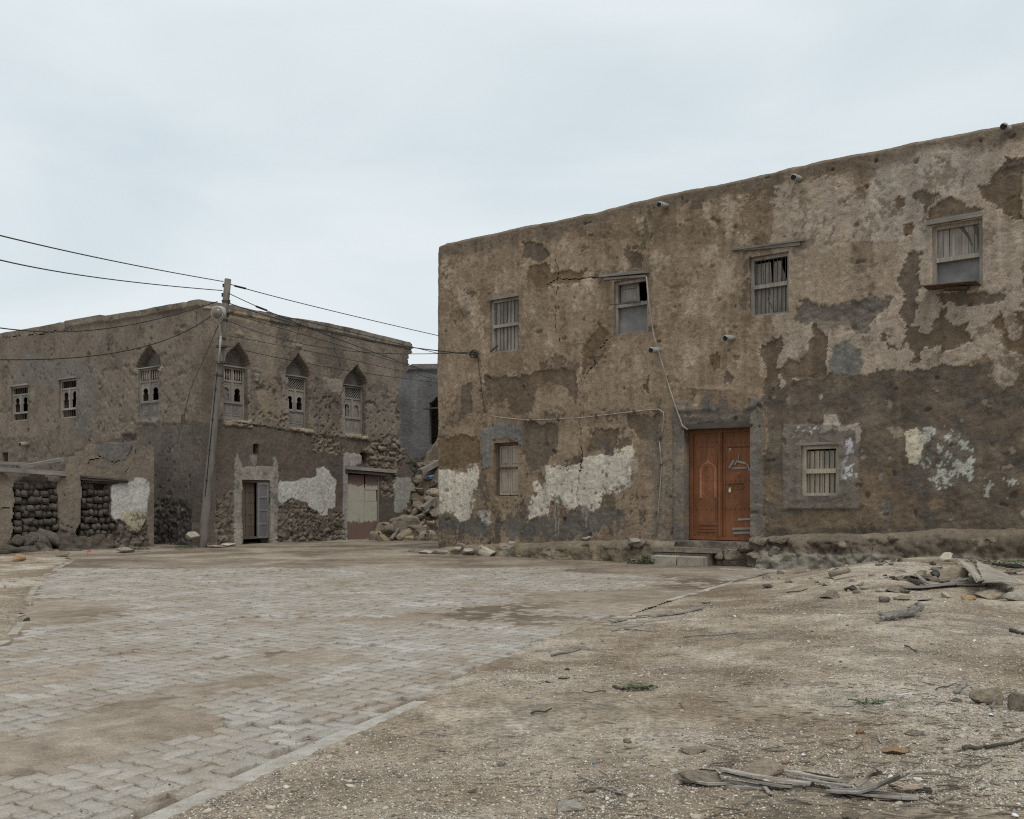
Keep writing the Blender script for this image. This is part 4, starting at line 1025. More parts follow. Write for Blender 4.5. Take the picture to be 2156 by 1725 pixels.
# vertical edge mouldings and rails of each leaf
g = G(mmap)
for a, b, c in ((l0 + .01, l0 + .045, leaf1), (mu - .11, mu - .07, leaf1), (mu + .075, mu + .105, leaf2)): g.box(a, b, DW - .035, DW - .015, zb2 + .02, q5(500, 700)[1])
g.build('stile_moulding', DOOR, door)
def arch_pts(cu, zc, hw, hs, ht, n=10):
    """pointed arch: springing at zc, half width hw, legs hs long, rise ht"""
    L = [(cu - hw, zc - hs)] + [(cu - hw * (1 - (t / n) ** 2.2), zc + ht * sin(t / n * pi / 2)) for t in range(n + 1)]
    R = [(2 * cu - x, z) for x, z in L[::-1]]
    return L + R[1:]
for (cx_, x_l, x_r, lf, slat) in ((582, 520, 655, leaf1, False), (852, 765, 945, leaf2, True)):
    cu, zc = q5(cx_, 860); hw = (q5(x_r, 860)[0] - q5(x_l, 860)[0]) / 2
    if not slat:
        for sc_, rr_ in ((1.0, .024), (.82, .014)):
            P = arch_pts(cu, zc, hw * sc_, .55, .21 * sc_)
            G(mmap).tube([(x, DW - .026, z) for x, z in P], rr_, 6).build('arch_moulding', DOOR_CARVE, lf)
        g = G(mmap)                                        # finial
        P = q5(582, 690); Q = q5(582, 765)
        g.tube([(P[0], DW - .025, P[1]), (P[0], DW - .025, (P[1] + Q[1]) / 2), (Q[0], DW - .025, Q[1])], .008, 6, .03)
        g.box(P[0] - .06, P[0] + .06, DW - .03, DW - .012, Q[1] - .015, Q[1] + .015)
        g.build('finial', DOOR_CARVE, lf)
    # eight-petalled rosette
    g = G(mmap); R = q5(cx_, 880)
    for k in range(8):
        a = k * pi / 4
        g.beam((R[0] + .015 * cos(a), DW - .031, R[1] + .015 * sin(a)), (R[0] + .085 * cos(a), DW - .031, R[1] + .085 * sin(a)), .012, .028, (0, 1, 0), .012, .006)
    g.build('rosette', DOOR_CARVE, lf)
    # scrolls of the lower panel
    g = G(mmap)
    for k in range(5):
        p = q5(cx_ - 30 + 12 * (k % 2) * 4, 960 + k * 45)
        g.tube([(p[0] - .06, DW - .03, p[1] + .04), (p[0] - .01, DW - .03, p[1] + .0), (p[0] + .05, DW - .03, p[1] + .045)], .007, 6)
        g.tube([(p[0] + .06, DW - .03, p[1] - .05), (p[0] + .0, DW - .03, p[1] - .02), (p[0] - .04, DW - .03, p[1] - .06)], .006, 6)
    g.build('carved_scroll', DOOR_CARVE, lf)
    # studs
    xl, xr = (490, 700) if not slat else (740, 935)
    for yy in (598, 700 if not slat else 735, 925, 1170):
        for k in range(6):
            if slat and yy == 735 and k > 1: continue
            p = q5(xl + (xr - xl) * k / 5, yy)
            G(mmap).lathe([(.016, DW - .03), (.013, DW - .018), (.005, DW - .013)], (p[0], 0, p[1]), 8, 1).build('stud', DOOR, lf)
    # carved text strip
    p0 = q5(xl + 5, 640); p1 = q5(xr - 60 if not slat else 940, 630)
    g = G(mmap); n = 26; zz = (p0[1] + p1[1]) / 2
    for k in range(n):
        uu = p0[0] + .02 + (p1[0] - p0[0] - .03) * k / n
        g.beam((uu, DW - .028, zz - .012 - .008 * random.random()), (uu + random.uniform(-.012, .012), DW - .028, zz + .01 + .012 * random.random()), .008, .008, (0, 1, 0))
    g.build('carved_strip', WOOD_DEEP, lf)
g = G(mmap)                                                # bottom panels of the left leaf
for (x0, x1, y0, y1) in ((515, 690, 1290, 1310), (515, 690, 1328, 1346), (500, 700, 1355, 1366)):
    p = q5(x0, y1); q = q5(x1, y0); g.box(p[0], q[0], DW - .03, DW - .008, p[1], q[1])
g.build('bottom_moulding', DOOR, leaf1)
for (x0, y0, x1, y1, t) in ((765, 820, 808, 750, .05), (828, 757, 912, 778, .045), (920, 778, 945, 845, .04), (790, 822, 918, 816, .045), (843, 1262, 948, 1257, .045), (793, 1342, 965, 1337, .05), (803, 1380, 965, 1375, .05), (812, 790, 828, 765, .035), (845, 745, 852, 700, .02)):
    p = q5(x0, y0); q = q5(x1, y1)
    G(mmap).beam((p[0], DW - .02, p[1]), (q[0], DW - .02, q[1]), .022, t, (0, 0, 1) if abs(x1 - x0) > 30 else (1, 0, 0)).build('repair_slat', SLAT, leaf2)
# hasp, plate and padlock, the chalked 7
p = q5(805, 950); q = q5(885, 1002); G(mmap).box(p[0], q[0], DW - .034, DW - .02, q[1], p[1]).build('lock_plate', DOOR, leaf2)
p = q5(735, 957); q = q5(880, 948); G(mmap).tube([(p[0], DW + .03, p[1]), (q[0], DW - .005, q[1])], .012, 8).build('bolt', IRON, leaf2)
p = q5(778, 985); g = G(mmap); g.tube([(p[0], DW + .005, q5(778, 955)[1]), (p[0], DW + .01, p[1])], .014, 6); g.build('hasp', IRON, leaf2)
p = q5(778, 1010); pl = G(mmap).box(p[0] - .024, p[0] + .024, DW + .0, DW + .026, p[1] - .04, p[1] + .035).build('padlock', STEEL, leaf2)
G(mmap).tube([(p[0] - .015, DW + .013, p[1] + .03), (p[0] - .015, DW + .013, p[1] + .07), (p[0] + .015, DW + .013, p[1] + .07), (p[0] + .015, DW + .013, p[1] + .03)], .006, 6).build('shackle', STEEL, pl)
p = q5(769, 660); g = G(mmap); g.box(p[0] - .02, p[0] + .02, DW - .034, DW - .031, p[1] + .022, p[1] + .032); g.beam((p[0] + .016, DW - .033, p[1] + .025), (p[0] - .004, DW - .033, p[1] - .035), .003, .01, (1, 0, 0)); g.build('chalk_seven', CHALK, leaf2)
# carved lintel beam and the sill
a = MF.uv(1438, 893); b = MF.uv(1580, 888)
G(mmap).box(u0 - .05, u1 + .02, -.2, .055, z1 - .02, z1 + .10, .015).build('lintel', WOOD_DARK, house)
# ---- rough mud-and-stone bench along the foot of the wall
pts_t = [MF.uv(x, y, .4) for x, y in ((895, 1158), (930, 1151), (1040, 1146), (1152, 1142), (1321, 1138), (1420, 1141))]
pts_r = [MF.uv(x, y, .4) for x, y in ((1588, 1131), (1700, 1127), (1800, 1124), (1900, 1120), (2000, 1116), (2156, 1112), (2350, 1106))]
ud0, ud1 = MDOOR[0] - .35, MDOOR[1] + .02
def plinth(name, ua, ub, pts, wid, seed, col, rough):
    us = np.arange(ua, ub, .03); tu = np.array([p[0] for p in pts]); tz = np.array([p[1] for p in pts])
    zt0 = np.interp(us, tu, tz) + .02 * fbm(us * 1.5, us * 0, seed, 3)
    n1, n2 = 14, 26
    U = np.repeat(us[:, None], n1 + n2, 1)
    t1 = np.linspace(0, 1, n1)[None]; t2 = np.linspace(0, 1, n2 + 1)[None, 1:]
    wd = wid * (1 + .12 * fbm(us * .8, us * 0 + 5, seed + 3, 3))[:, None]
    W = np.concatenate([-.06 + (wd + .06) * t1, wd + .10 * t2 + 0 * U[:, :n2]], 1)
    Zp = np.concatenate([zt0[:, None] - .05 * t1 ** 3, (zt0[:, None] - .05) + t2 * (-.22 - zt0[:, None] + .05)], 1)
    # round the outer edge
    e = np.concatenate([np.exp(-((1 - t1) / .18) ** 2), np.exp(-(t2 / .12) ** 2)], 1) + 0 * U
    W = W - .07 * e; Zp = Zp - .03 * e
    face = np.concatenate([np.zeros((1, n1)), sst(0, .12, t2)], 1) + 0 * U
    f1, f2, cid = worley(U / .36 + .3 * fbm(U * 3, Zp * 3, seed + 41, 3), Zp / .26 + .3 * fbm(U * 3, Zp * 3, seed + 42, 3), seed + 40)
    mud = sst(-.3, .4, fbm(U * 1.4, Zp * 1.8, seed + 43, 4)); h = sst(0, .18, f2 - f1) * (1 - .8 * mud) + .5 * mud
    S = U + 0; lump = .09 * fbm(S * 1.6, Zp * 1.6, seed + 9, 4) + .055 * fbm(S * 7, Zp * 7, seed + 14, 5) * rough + .04 * (h - .5) * rough
    und = .10 * sst(.1, -.15, Zp) * np.clip(fbm(us * 1.3, us * 0, seed + 19, 2), 0, 1)[:, None] * rough
    W = W + face * lump - face * und; Zp = Zp + (1 - face) * .015 * fbm(S * 5, W * 5, seed + 25, 3)
    C = np.zeros(U.shape + (3,)); C[:] = col
    sel = (.5 + .5 * fbm(S * 2.2, Zp * 2.2 + W, seed + 50, 4)).clip(0, 1)[..., None]
    C = C * (.68 + .62 * sel)
    C = C * (1 + .18 * (cid - .5))[..., None]
    pale = (fbm(S * 1.5 + 7, Zp * 2.5, seed + 60, 3) > .62)[..., None]
    C = np.where(pale, C * .4 + .6 * np.array((.30, .265, .21)), C)
    if name == 'plinth' and ua > 5:                           # remains of a smoother grey skirting at the foot
        sk = (sst(.36, .30, Zp + .05 * fbm(S * 2, Zp, seed + 70, 3)) * face)[..., None] * (U > 9.2)[..., None]
        C = C * (1 - sk) + np.array((.27, .245, .205)) * sk; W = W + .04 * sk[..., 0]
    top = (1 - face)[..., None]
    C = C * (1 - .5 * top) + np.array((.27, .22, .165)) * .5 * top
    idx = np.arange(U.size).reshape(U.shape)
    Q = np.stack([idx[:-1, :-1], idx[1:, :-1], idx[1:, 1:], idx[:-1, 1:]], -1).reshape(-1, 4)
    nU, nS = U.shape
    V = np.stack(mmap(U.ravel(), W.ravel(), Zp.ravel()), 1); CC = C.reshape(-1, 3)
    caps = []
    for row in (0, nU - 1):                                 # close the ends back to the wall
        b = len(V); back = V[idx[row]].copy(); back[:, 1] = .06
        V = np.concatenate([V, back]); CC = np.concatenate([CC, CC[idx[row]]])
        k = np.arange(nS - 1)
        caps.append(np.stack([idx[row][k], idx[row][k + 1], b + k + 1, b + k], 1))
    Q = np.concatenate([Q] + caps)
    return np_obj(name, V, Q, PLASTER_B, house, True, np.clip(CC, .01, .8))
plinth('plinth', -.75, ud0 + .25, pts_t, .36, 400, (.20, .16, .115), .8)
plinth('plinth', ud1 + .05, 17.6, pts_r, .36, 430, (.135, .108, .082), 1.4)
# sill and steps under the door
g = G(mmap); u0, u1, z0, z1 = MDOOR
s1 = Wall(MF, ud0 + .1, ud1 + .15, -.2, z0 + .01, .03, 460); s1.C[:] = (.235, .195, .15); s1.base_relief(1.5); s1.W += .03 * fbm(s1.U * 6, s1.Z * 6, 465, 3)
hu, hz = MF.uv(1606, 994)
s1.build('door_sill', PLASTER_B, house, lambda u, w_, z: (u, -w_ - .16, z), .6)
g = G(mmap); a = MF.uv(1378, 1152, .5); b = MF.uv(1505, 1152, .5)
g.box(a[0], b[0], .1, .60, a[1] - .09, a[1], .012); g.build('step', STONE_B, house)
g = G(mmap); g.box(a[0] + .1, b[0] - .1, .1, .56, -.1, a[1] - .09, .02); g.build('step', STONE_B, house)
R = rocks(STONE_B, 5, 6, cuts=7)
for k, (px, py, sx, sz) in enumerate(((1590, 1138, .3, .22), (1606, 1141, .26, .26), (1640, 1138, .5, .24), (1540, 1168, .55, .34), (1590, 1172, .5, .3), (1565, 1155, .4, .25), (1510, 1170, .35, .25), (1345, 1145, .35, .3), (1322, 1148, .3, .25), (1630, 1160, .4, .3), (2090, 1140, .3, .2), (1880, 1135, .26, .16), (1770, 1147, .3, .2))):
    u, z = MF.uv(px, py, .42)
    o = put_rock(R[k % 6], (u, -.36, z), (sx * .8, .28, sz * .75), (random.uniform(-.2, .2), random.uniform(-.2, .2), random.uniform(-.3, .3)), house)
R = rocks(STONE_L, 5, 6, cuts=9)
for k, (px, py, sx, sz) in enumerate(((958, 1158, .45, .16), (985, 1160, .5, .18), (1022, 1160, .55, .3), (1230, 1135, .28, .12), (968, 1148, .12, .1), (925, 1163, .5, .12), (893, 1163, .5, .14), (1335, 1140, .32, .2), (1075, 1142, .2, .08))):
    u, z = MF.uv(px, py, .5)
    put_rock(R[k % 6], (u, -.44, z), (sx, .26, sz), (random.uniform(-.15, .15), random.uniform(-.15, .15), random.uniform(-.3, .3)), house)

# ---- two concrete blocks laid as the lowest step
for k, (xa, xb) in enumerate(((1371, 1428), (1430, 1490))):
    p = gpt(xa, 1187); q = gpt(xb, 1187)
    d = np.array(MD); L = np.hypot(q[0] - p[0], q[1] - p[1]) * 1.0
    P0 = np.array(gpt(1371, 1187.5)); m = P0 + d * (.30 + .61 * k) - np.array(MF.n) * .2
    g = G(); h, b_, e = .295, .2, .02
    lo = [(-h, -b_), (h, -b_), (h, b_), (-h, b_)]; hi = [(-h + e, -b_ + e), (h - e, -b_ + e), (h - e, b_ - e), (-h + e, b_ - e)]
    vs = [(x, y, -.05) for x, y in lo] + [(x, y, .17) for x, y in lo] + [(x, y, .19) for x, y in hi]
    g.add(vs, [(8, 9, 10, 11)] + [(k2 * 4 + q2_, k2 * 4 + (q2_ + 1) % 4, k2 * 4 + 4 + (q2_ + 1) % 4, k2 * 4 + 4 + q2_) for k2 in range(2) for q2_ in range(4)])
    o = g.build('concrete_block', CONC); o.location = (m[0], m[1], 0); o.rotation_euler = (0, 0, math.atan2(MD[1], MD[0]) + .02 * k)
    tag(o, ('pale concrete kerb block below the door step, left one of the pair, beside the weed', 'pale concrete kerb block below the door step, right one of the pair')[k], 'concrete block')
    if k == 0:
        G().tube([(.0 + .07 * cos(t * pi / 6), .04 + .05 * sin(t * pi / 6), .192) for t in range(13)], .008, 6).build('iron_ring', IRON, o)
# ------------------------------------------------------------------ the house with arched windows on the left
LO = (-.3265 * 29, 29.0); LD = (.579, .815)
RF = Facade(LO, LD, (.815, -.579))
LF = Facade(LO, (-.815, .579), (-.579, -.815))
arch_house = empty('arched_window_house', (LO[0], LO[1], 0), math.atan2(LD[1], LD[0]))
tag(arch_house, 'two-storey grey-brown mud house with pointed arched windows behind the pole', 'house')
rmap = lambda u, w_, z: (u, -w_, z)
lmap = lambda u, w_, z: (-w_, u, z)
k2 = lambda P: [(393 + x / 2.671, 561.5 + y / 2.671) for x, y in P]
k1 = lambda P: [(x / 2.671, 561.5 + y / 2.671) for x, y in P]
def r2(x0, x1, y0, y1, f=RF): P = k2([(x0, y0), (x1, y1)]); return rectuv(f, P[0][0], P[1][0], P[0][1], P[1][1])
def r1(x0, x1, y0, y1, f=LF):
    P = k1([(x0, y0), (x1, y1)]); a = rectuv(f, P[1][0], P[0][0], P[0][1], P[1][1]); return a
UB, UBL, LOWC, WARM = (.200, .162, .120), (.248, .203, .150), (.145, .116, .087), (.31, .24, .16)
AW = [r2(208, 343, 565, 862), r2(573, 686, 618, 905), r2(893, 1005, 672, 940)]
APX = [k2([(293, 432)])[0], k2([(633, 490)])[0], k2([(960, 555)])[0]]
LDOOR = r2(315, 472, 1200, 1580); MET = r2(905, 1092, 1165, 1550); VENT = r2(375, 408, 997, 1052)
w = Wall(RF, 0, 9.9, -.4, 7.75, .034, 500, AW + [LDOOR, MET, VENT])
U, Z = w.U, w.Z
w.C[:] = UB; w.base_relief(1.0)
big = fbm(U * .8, Z * .8, 540, 4); sm = fbm(U * 4.5, Z * 4.5, 550, 4); fine = fbm(U * 15, Z * 15, 560, 3)
w.tint(np.clip(.5 + big, 0, 1), UBL, .6)
w.C *= (1 + .13 * fbm(U * 4, Z * .35, 565, 3))[..., None]
fl5 = fbm(U * 1.6, Z * 1.6, 585, 5) + .3 * fine
w.lay((fl5 > .5) * .8, (.135, .113, .088), -.01); w.lay((fl5 < -.5) * .8, (.26, .218, .16), .005)
fl = k2([(-40, 860), (213, 868), (365, 885), (540, 915), (700, 945), (850, 960), (1110, 990), (1260, 1010)])
flu = np.array([RF.uv(*p) for p in fl]); floorz = np.interp(U, flu[:, 0], flu[:, 1])
lower = (Z + .02 * sm < floorz).astype(float)
w.lay(lower, LOWC, -.035)
w.tint(lower * np.clip(big + .3, 0, 1), (.19, .158, .125), .6)
w.tint(lower * np.clip(-big, 0, 1), (.105, .09, .075), .6)
# pale weathered strips and smoother render between the windows
for P, c, a in (([(430, 660), (490, 640), (530, 700), (540, 870), (400, 830), (400, 720)], WARM, .45), ([(440, 300), (510, 300), (500, 560), (460, 570)], (.33, .265, .18), .6), ([(770, 620), (880, 650), (880, 730), (810, 690)], (.36, .315, .25), .6),
                ([(535, 585), (575, 590), (575, 880), (540, 900)], (.285, .25, .20), .55), ([(240, 250), (470, 280), (480, 305), (240, 275)], (.42, .335, .205), .7), ([(640, 300), (960, 370), (960, 395), (640, 330)], (.35, .30, .215), .5),
                ([(1010, 700), (1190, 740), (1170, 930), (1010, 950)], (.235, .20, .155), .6), ([(1060, 400), (1100, 410), (1090, 600), (1060, 600)], (.27, .225, .16), .4), ([(870, 700), (900, 700), (900, 980), (880, 970)], (.33, .29, .235), .6)):
    w.tint(w.mask(k2(P), .7), c, a)
# fallen bits between the upper windows
up = 1 - lower
pits = np.maximum(sst(.5, .7, fbm(U * 4.2, Z * 4.2, 570, 5)), sst(.62, .8, fbm(U * 8, Z * 8, 575, 4))) * up * sst(3.0, 4.5, 6.4 - np.abs(Z - 3.6) * 1.5)
w.W -= .055 * pits; w.tint(pits, (.135, .112, .088), .6)
for P in ([(365, 590), (420, 600), (410, 660), (395, 830), (370, 880), (360, 700)], [(730, 640), (770, 650), (750, 760), (770, 940), (735, 930), (715, 720)]): w.lay(w.mask(k2(P), .8) * .7, (.17, .145, .115), -.035)
for P in ([(385, 600), (412, 605), (405, 650), (380, 640)],): w.lay(w.mask(k2(P), .2), (.27, .24, .19), .05)
# rubble core laid bare
core = np.maximum(w.mask(k2([(700, 940), (850, 960), (890, 1040), (860, 1060), (710, 1040)]), .6), w.mask(k2([(975, 1040), (1040, 990), (1130, 950), (1200, 960), (1240, 1060), (1190, 1150), (1030, 1160), (1010, 1100)]), .5))
core = np.maximum(core, w.mask(k2([(1095, 1150), (1190, 1160), (1165, 1240), (1170, 1300), (1100, 1290)]), .5))
base_m = np.maximum(w.mask(k2([(512, 1340), (600, 1310), (690, 1340), (740, 1380), (800, 1400), (880, 1370), (905, 1500), (905, 1660), (500, 1660)]), .9), w.mask(k2([(100, 1390), (170, 1290), (265, 1250), (275, 1660), (60, 1660), (70, 1480)]), 1.0))
base_m = np.maximum(base_m, w.mask(k2([(1090, 1460), (1240, 1400), (1300, 1660), (1080, 1660)]), .6))
w.stones(core, .17, .07, ((.17, .14, .105), (.27, .225, .165)), 11)
w.stones(base_m, .16, .085, ((.135, .112, .086), (.255, .215, .16)), 13)
# cream paint
m = w.mask(k2([(518, 1235), (528, 1200), (590, 1215), (650, 1190), (700, 1190), (730, 1180), (735, 1140), (770, 1128), (805, 1150), (815, 1175), (843, 1200), (840, 1355), (800, 1365), (795, 1400), (765, 1400), (740, 1370), (690, 1350), (685, 1325), (600, 1300), (540, 1335), (518, 1320)]), .3)
w.lay(m * (sm + .5 * fine < 1.0), (.52, .505, .43), .006)
m = w.mask(k2([(1180, 1180), (1255, 1172), (1265, 1210), (1285, 1240), (1285, 1340), (1240, 1380), (1225, 1360), (1215, 1385), (1170, 1380), (1175, 1300), (1165, 1230)]), .3)
w.lay(m, (.38, .37, .30), .008)
# door surround with horned tops, and the white jamb of the metal door
sur = np.maximum.reduce([w.mask(k2(P), .25) for P in ([(268, 1100), (285, 1045), (312, 1110), (315, 1660), (268, 1660)], [(470, 1190), (488, 1130), (488, 1080), (503, 1065), (518, 1100), (518, 1660), (470, 1660)], [(268, 1130), (520, 1120), (520, 1205), (268, 1205)])])
w.lay(sur, (.30, .268, .222), .03); w.tint(sur * (sm > .1), (.38, .33, .26), .7); w.tint(sur * (sm < -.5), (.16, .15, .135), .7)
w.lay(w.mask(k2([(360, 1060), (400, 1060), (395, 1110), (385, 1130), (365, 1100)]), .3), (.27, .24, .20), .01)
w.lay(w.mask(k2([(882, 1050), (912, 1045), (912, 1660), (884, 1660)]), .2), (.34, .31, .27), .035)
w.lay(w.mask(k2([(912, 1050), (985, 1055), (985, 1110), (915, 1130)]), .3), (.37, .335, .29), .025)
w.lay(w.mask(k2([(1190, 1070), (1250, 1070), (1255, 1180), (1190, 1180)]), .3), LOWC, .02)
# arched niches
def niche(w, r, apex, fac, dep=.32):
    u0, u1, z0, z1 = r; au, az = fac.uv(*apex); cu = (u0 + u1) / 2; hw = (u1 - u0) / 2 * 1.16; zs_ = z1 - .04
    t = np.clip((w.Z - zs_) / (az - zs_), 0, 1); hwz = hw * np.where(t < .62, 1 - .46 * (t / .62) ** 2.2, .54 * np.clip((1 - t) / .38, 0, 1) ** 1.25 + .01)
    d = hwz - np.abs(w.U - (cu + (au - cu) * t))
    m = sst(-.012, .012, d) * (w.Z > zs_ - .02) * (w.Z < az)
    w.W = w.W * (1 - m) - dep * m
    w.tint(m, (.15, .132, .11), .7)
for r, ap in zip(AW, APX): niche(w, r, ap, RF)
# plaster bosses above the points and sills below the windows
for P in ([(612, 440), (630, 425), (655, 440), (645, 452), (620, 450)], [(275, 380), (300, 360), (322, 390), (300, 395)]): w.lay(w.mask(k2(P), .1), (.29, .24, .165), .035)
for P in ([(213, 862), (358, 868), (365, 905), (222, 890)], [(580, 905), (705, 915), (708, 938), (588, 925)], [(890, 940), (1015, 950), (1020, 975), (895, 960)]):
    w.lay(w.mask(k2(P), .25), (.35, .275, .18), .06); w.tint(w.mask(k2(P), .25) * (sm > .3), (.46, .42, .35), .7)
# cornice band
co = k2([(60, 190), (180, 205), (240, 215), (500, 275), (800, 322), (1000, 365), (1262, 430)])
cou = np.array([RF.uv(*p) for p in co])
ZR2 = 7.75
band = sst(ZR2 - .32, ZR2 - .30, Z); w.W += .05 * band
w.tint(band * (sm > 0), (.28, .24, .18), .6); w.tint(band * (sm < -.35), (.12, .108, .09), .6)
w.lay((sst(ZR2 - .34, ZR2 - .33, Z) * (1 - sst(ZR2 - .22, ZR2 - .20, Z)) * (U < 2.6) * (sm > -.4)), (.40, .32, .20), .01)
zt2_ = lambda u: np.interp(u, cou[:, 0], cou[:, 1]) + .010 * fbm(u * 1.2, u * 0, 590, 3)
# cracks
for pts, a, b in (([(800, 318), (820, 360), (830, 420), (828, 470), (855, 510), (862, 570)], .014, .09), ([(635, 290), (632, 340), (622, 370), (622, 410)], .008, .05), ([(560, 320), (560, 370), (572, 420), (570, 590)], .004, .03), ([(685, 350), (685, 460), (705, 530), (705, 610)], .006, .04),
                  ([(360, 560), (540, 588), (575, 590)], .003, .02), ([(705, 605), (870, 640)], .003, .02), ([(213, 870), (365, 888), (540, 918), (700, 948)], .008, .04), ([(280, 300), (275, 420)], .003, .02), ([(120, 330), (110, 560), (115, 760)], .004, .03),
                  ([(540, 600), (536, 880)], .006, .03), ([(1183, 690), (1185, 880)], .006, .04), ([(218, 890), (260, 950), (255, 1000)], .004, .03), ([(450, 950), (440, 1050), (450, 1130), (430, 1190)], .005, .03)):
    w.crack(k2(pts), a, b)
for r in AW + [LDOOR, MET, VENT]: w.hole(*r)
rag = [RF.uv(*p) for p in k2([(1240, 380), (1266, 400), (1268, 470), (1250, 480), (1252, 575), (1215, 620), (1185, 690), (1195, 800), (1205, 905), (1178, 950), (1212, 985), (1205, 1010), (1228, 1030), (1230, 1065), (1255, 1075), (1250, 1110), (1264, 1150), (1266, 1190), (1287, 1230), (1287, 1340), (1245, 1385), (1235, 1440), (1240, 1700)])]
rp = rag + [(-1, -1), (-1, 9), (rag[0][0], 9)]
jag = .04 * fbm(w.cu * 7, w.cz * 7, 595, 3)
w.keep &= inpoly(w.cu + jag, w.cz + jag, rp)
hv = RF.poly(k2([(978, 1050), (1000, 1040), (1030, 1050), (1025, 1110), (1000, 1118), (990, 1080)])); w.keep &= ~inpoly(w.cu, w.cz, hv)
w.build('wall', PLASTER_B, arch_house, rmap, .5, zt2_, ZR2)

# left face
FW = [r1(773, 890, 570, 855), r1(331, 431, 632, 853), r1(60, 151, 672, 870)]
w = Wall(LF, 0, 17.5, -.4, 7.75, .046, 600, FW + [r1(10, 42, 1045, 1100)])
U, Z = w.U, w.Z
w.C[:] = UB; w.base_relief(1.0)
big = fbm(U * .8, Z * .8, 640, 4); sm = fbm(U * 4.0, Z * 4.0, 650, 4)
w.tint(np.clip(.5 + big, 0, 1), UBL, .5)
w.C *= (1 + .12 * fbm(U * 4, Z * .35, 655, 3))[..., None]
fl5 = fbm(U * 1.6, Z * 1.6, 685, 5)
w.lay((fl5 > .5) * .8, (.14, .117, .09), -.01); w.lay((fl5 < -.5) * .7, (.245, .205, .152), .005)
rgh = w.mask(k1([(550, 590), (740, 560), (760, 470), (1080, 500), (1110, 840), (1090, 880), (890, 880), (700, 930), (560, 960), (520, 900), (545, 760)]), 1.0)
w.lay(rgh, (.225, .186, .138), -.01); w.W += rgh * (.022 * fbm(U * 8, Z * 8, 660, 5, .65) - .05 * sst(.5, .7, fbm(U * 6, Z * 6, 662, 5))); w.W -= .05 * (1 - rgh) * sst(.7, .85, fbm(U * 5, Z * 5, 663, 5))
lowm = w.mask(k1([(1200, 870), (1110, 880), (890, 885), (770, 905), (700, 960), (540, 1000), (300, 1100), (-500, 1150), (-500, 1900), (1200, 1900)]), .5)
w.lay(lowm, (.155, .13, .103), -.02); w.tint(lowm * np.clip(big, 0, 1), (.205, .172, .135), .7)
gm = w.mask(k1([(120, 480), (550, 540), (545, 720), (500, 970), (430, 960), (440, 700), (150, 660), (150, 880), (60, 700)]), 1.0); w.tint(gm, (.195, .178, .152), .7)
er = w.mask(k1([(30, 960), (240, 960), (300, 1060), (520, 1020), (420, 1100), (100, 1130), (-200, 1130), (-200, 980)]), 1.2); w.lay(er * .7, (.175, .148, .115), -.02); w.W += er * .03 * fbm(U * 5, Z * 5, 665, 4)
bs = w.mask(k1([(860, 1340), (960, 1300), (1060, 1320), (1110, 1400), (1110, 1700), (850, 1700)]), 1.2)
w.stones(bs, .17, .07, ((.085, .076, .066), (.17, .148, .118)), 17)
w.tint(w.mask(k1([(870, 1390), (1060, 1380), (1060, 1560), (870, 1560)]), 1.4), (.075, .070, .063), .6)
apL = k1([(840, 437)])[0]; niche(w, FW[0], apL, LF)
for P in ([(770, 850), (890, 850), (890, 885), (770, 880)],): w.lay(w.mask(k1(P), .2), (.27, .235, .18), .05)
for P in ([(750, 580), (775, 580), (775, 600), (750, 600)], [(885, 565), (912, 560), (905, 590), (885, 585)]): w.lay(w.mask(k1(P), .2), (.42, .36, .27), .03)
cl = k1([(1180, 185), (1120, 185), (830, 240), (600, 275), (570, 270), (280, 325), (0, 375), (-500, 470)])
clu = np.array(sorted(tuple(LF.uv(*p)) for p in cl)); zt3 = lambda u: np.interp(u, clu[:, 0], clu[:, 1]) + .010 * fbm(u * 1.2, u * 0, 690, 3)
band = sst(ZR2 - .28, ZR2 - .26, Z); w.W += .06 * band * (U < 7.6); w.tint(band * (sm > .1), (.27, .23, .17), .6)
w.crack(k1([(1110, 250), (1112, 600), (1105, 860)]), .008, .05); w.crack(k1([(840, 438), (838, 470)]), .004, .03); w.crack(k1([(20, 400), (270, 370), (420, 345)]), .008, .04)
w.lay(w.mask(k1([(690, 945), (765, 935), (765, 975), (690, 985)]), .5), (.11, .095, .078), -.06)
for r in FW + [r1(10, 42, 1045, 1100)]: w.hole(*r)
w.build('wall', PLASTER_B, arch_house, lmap, .5, zt3, ZR2)
side_wall('cross_wall', arch_house, RF, lambda u, w_, z: (7.9 + w_, u + .3, z), 15.6, 7.0, 700, .15, UB, .3, PLASTER_B)  # unseen partition added to keep daylight off the rooms behind the windows
side_wall('back_wall', arch_house, RF, lambda u, w_, z: (u, 15.9 + w_, z), 8.2, 7.0, 710, .2, UB, .3, PLASTER_B)
g = G(); g.box(.3, 7.95, .35, 16, 6.95, 7.1); g.build('roof', STONE_T, arch_house)
g = G(); g.box(.3, 7.95, .35, 16, 2.95, 3.1); g.build('upper_floor', WOOD_DARK, arch_house)

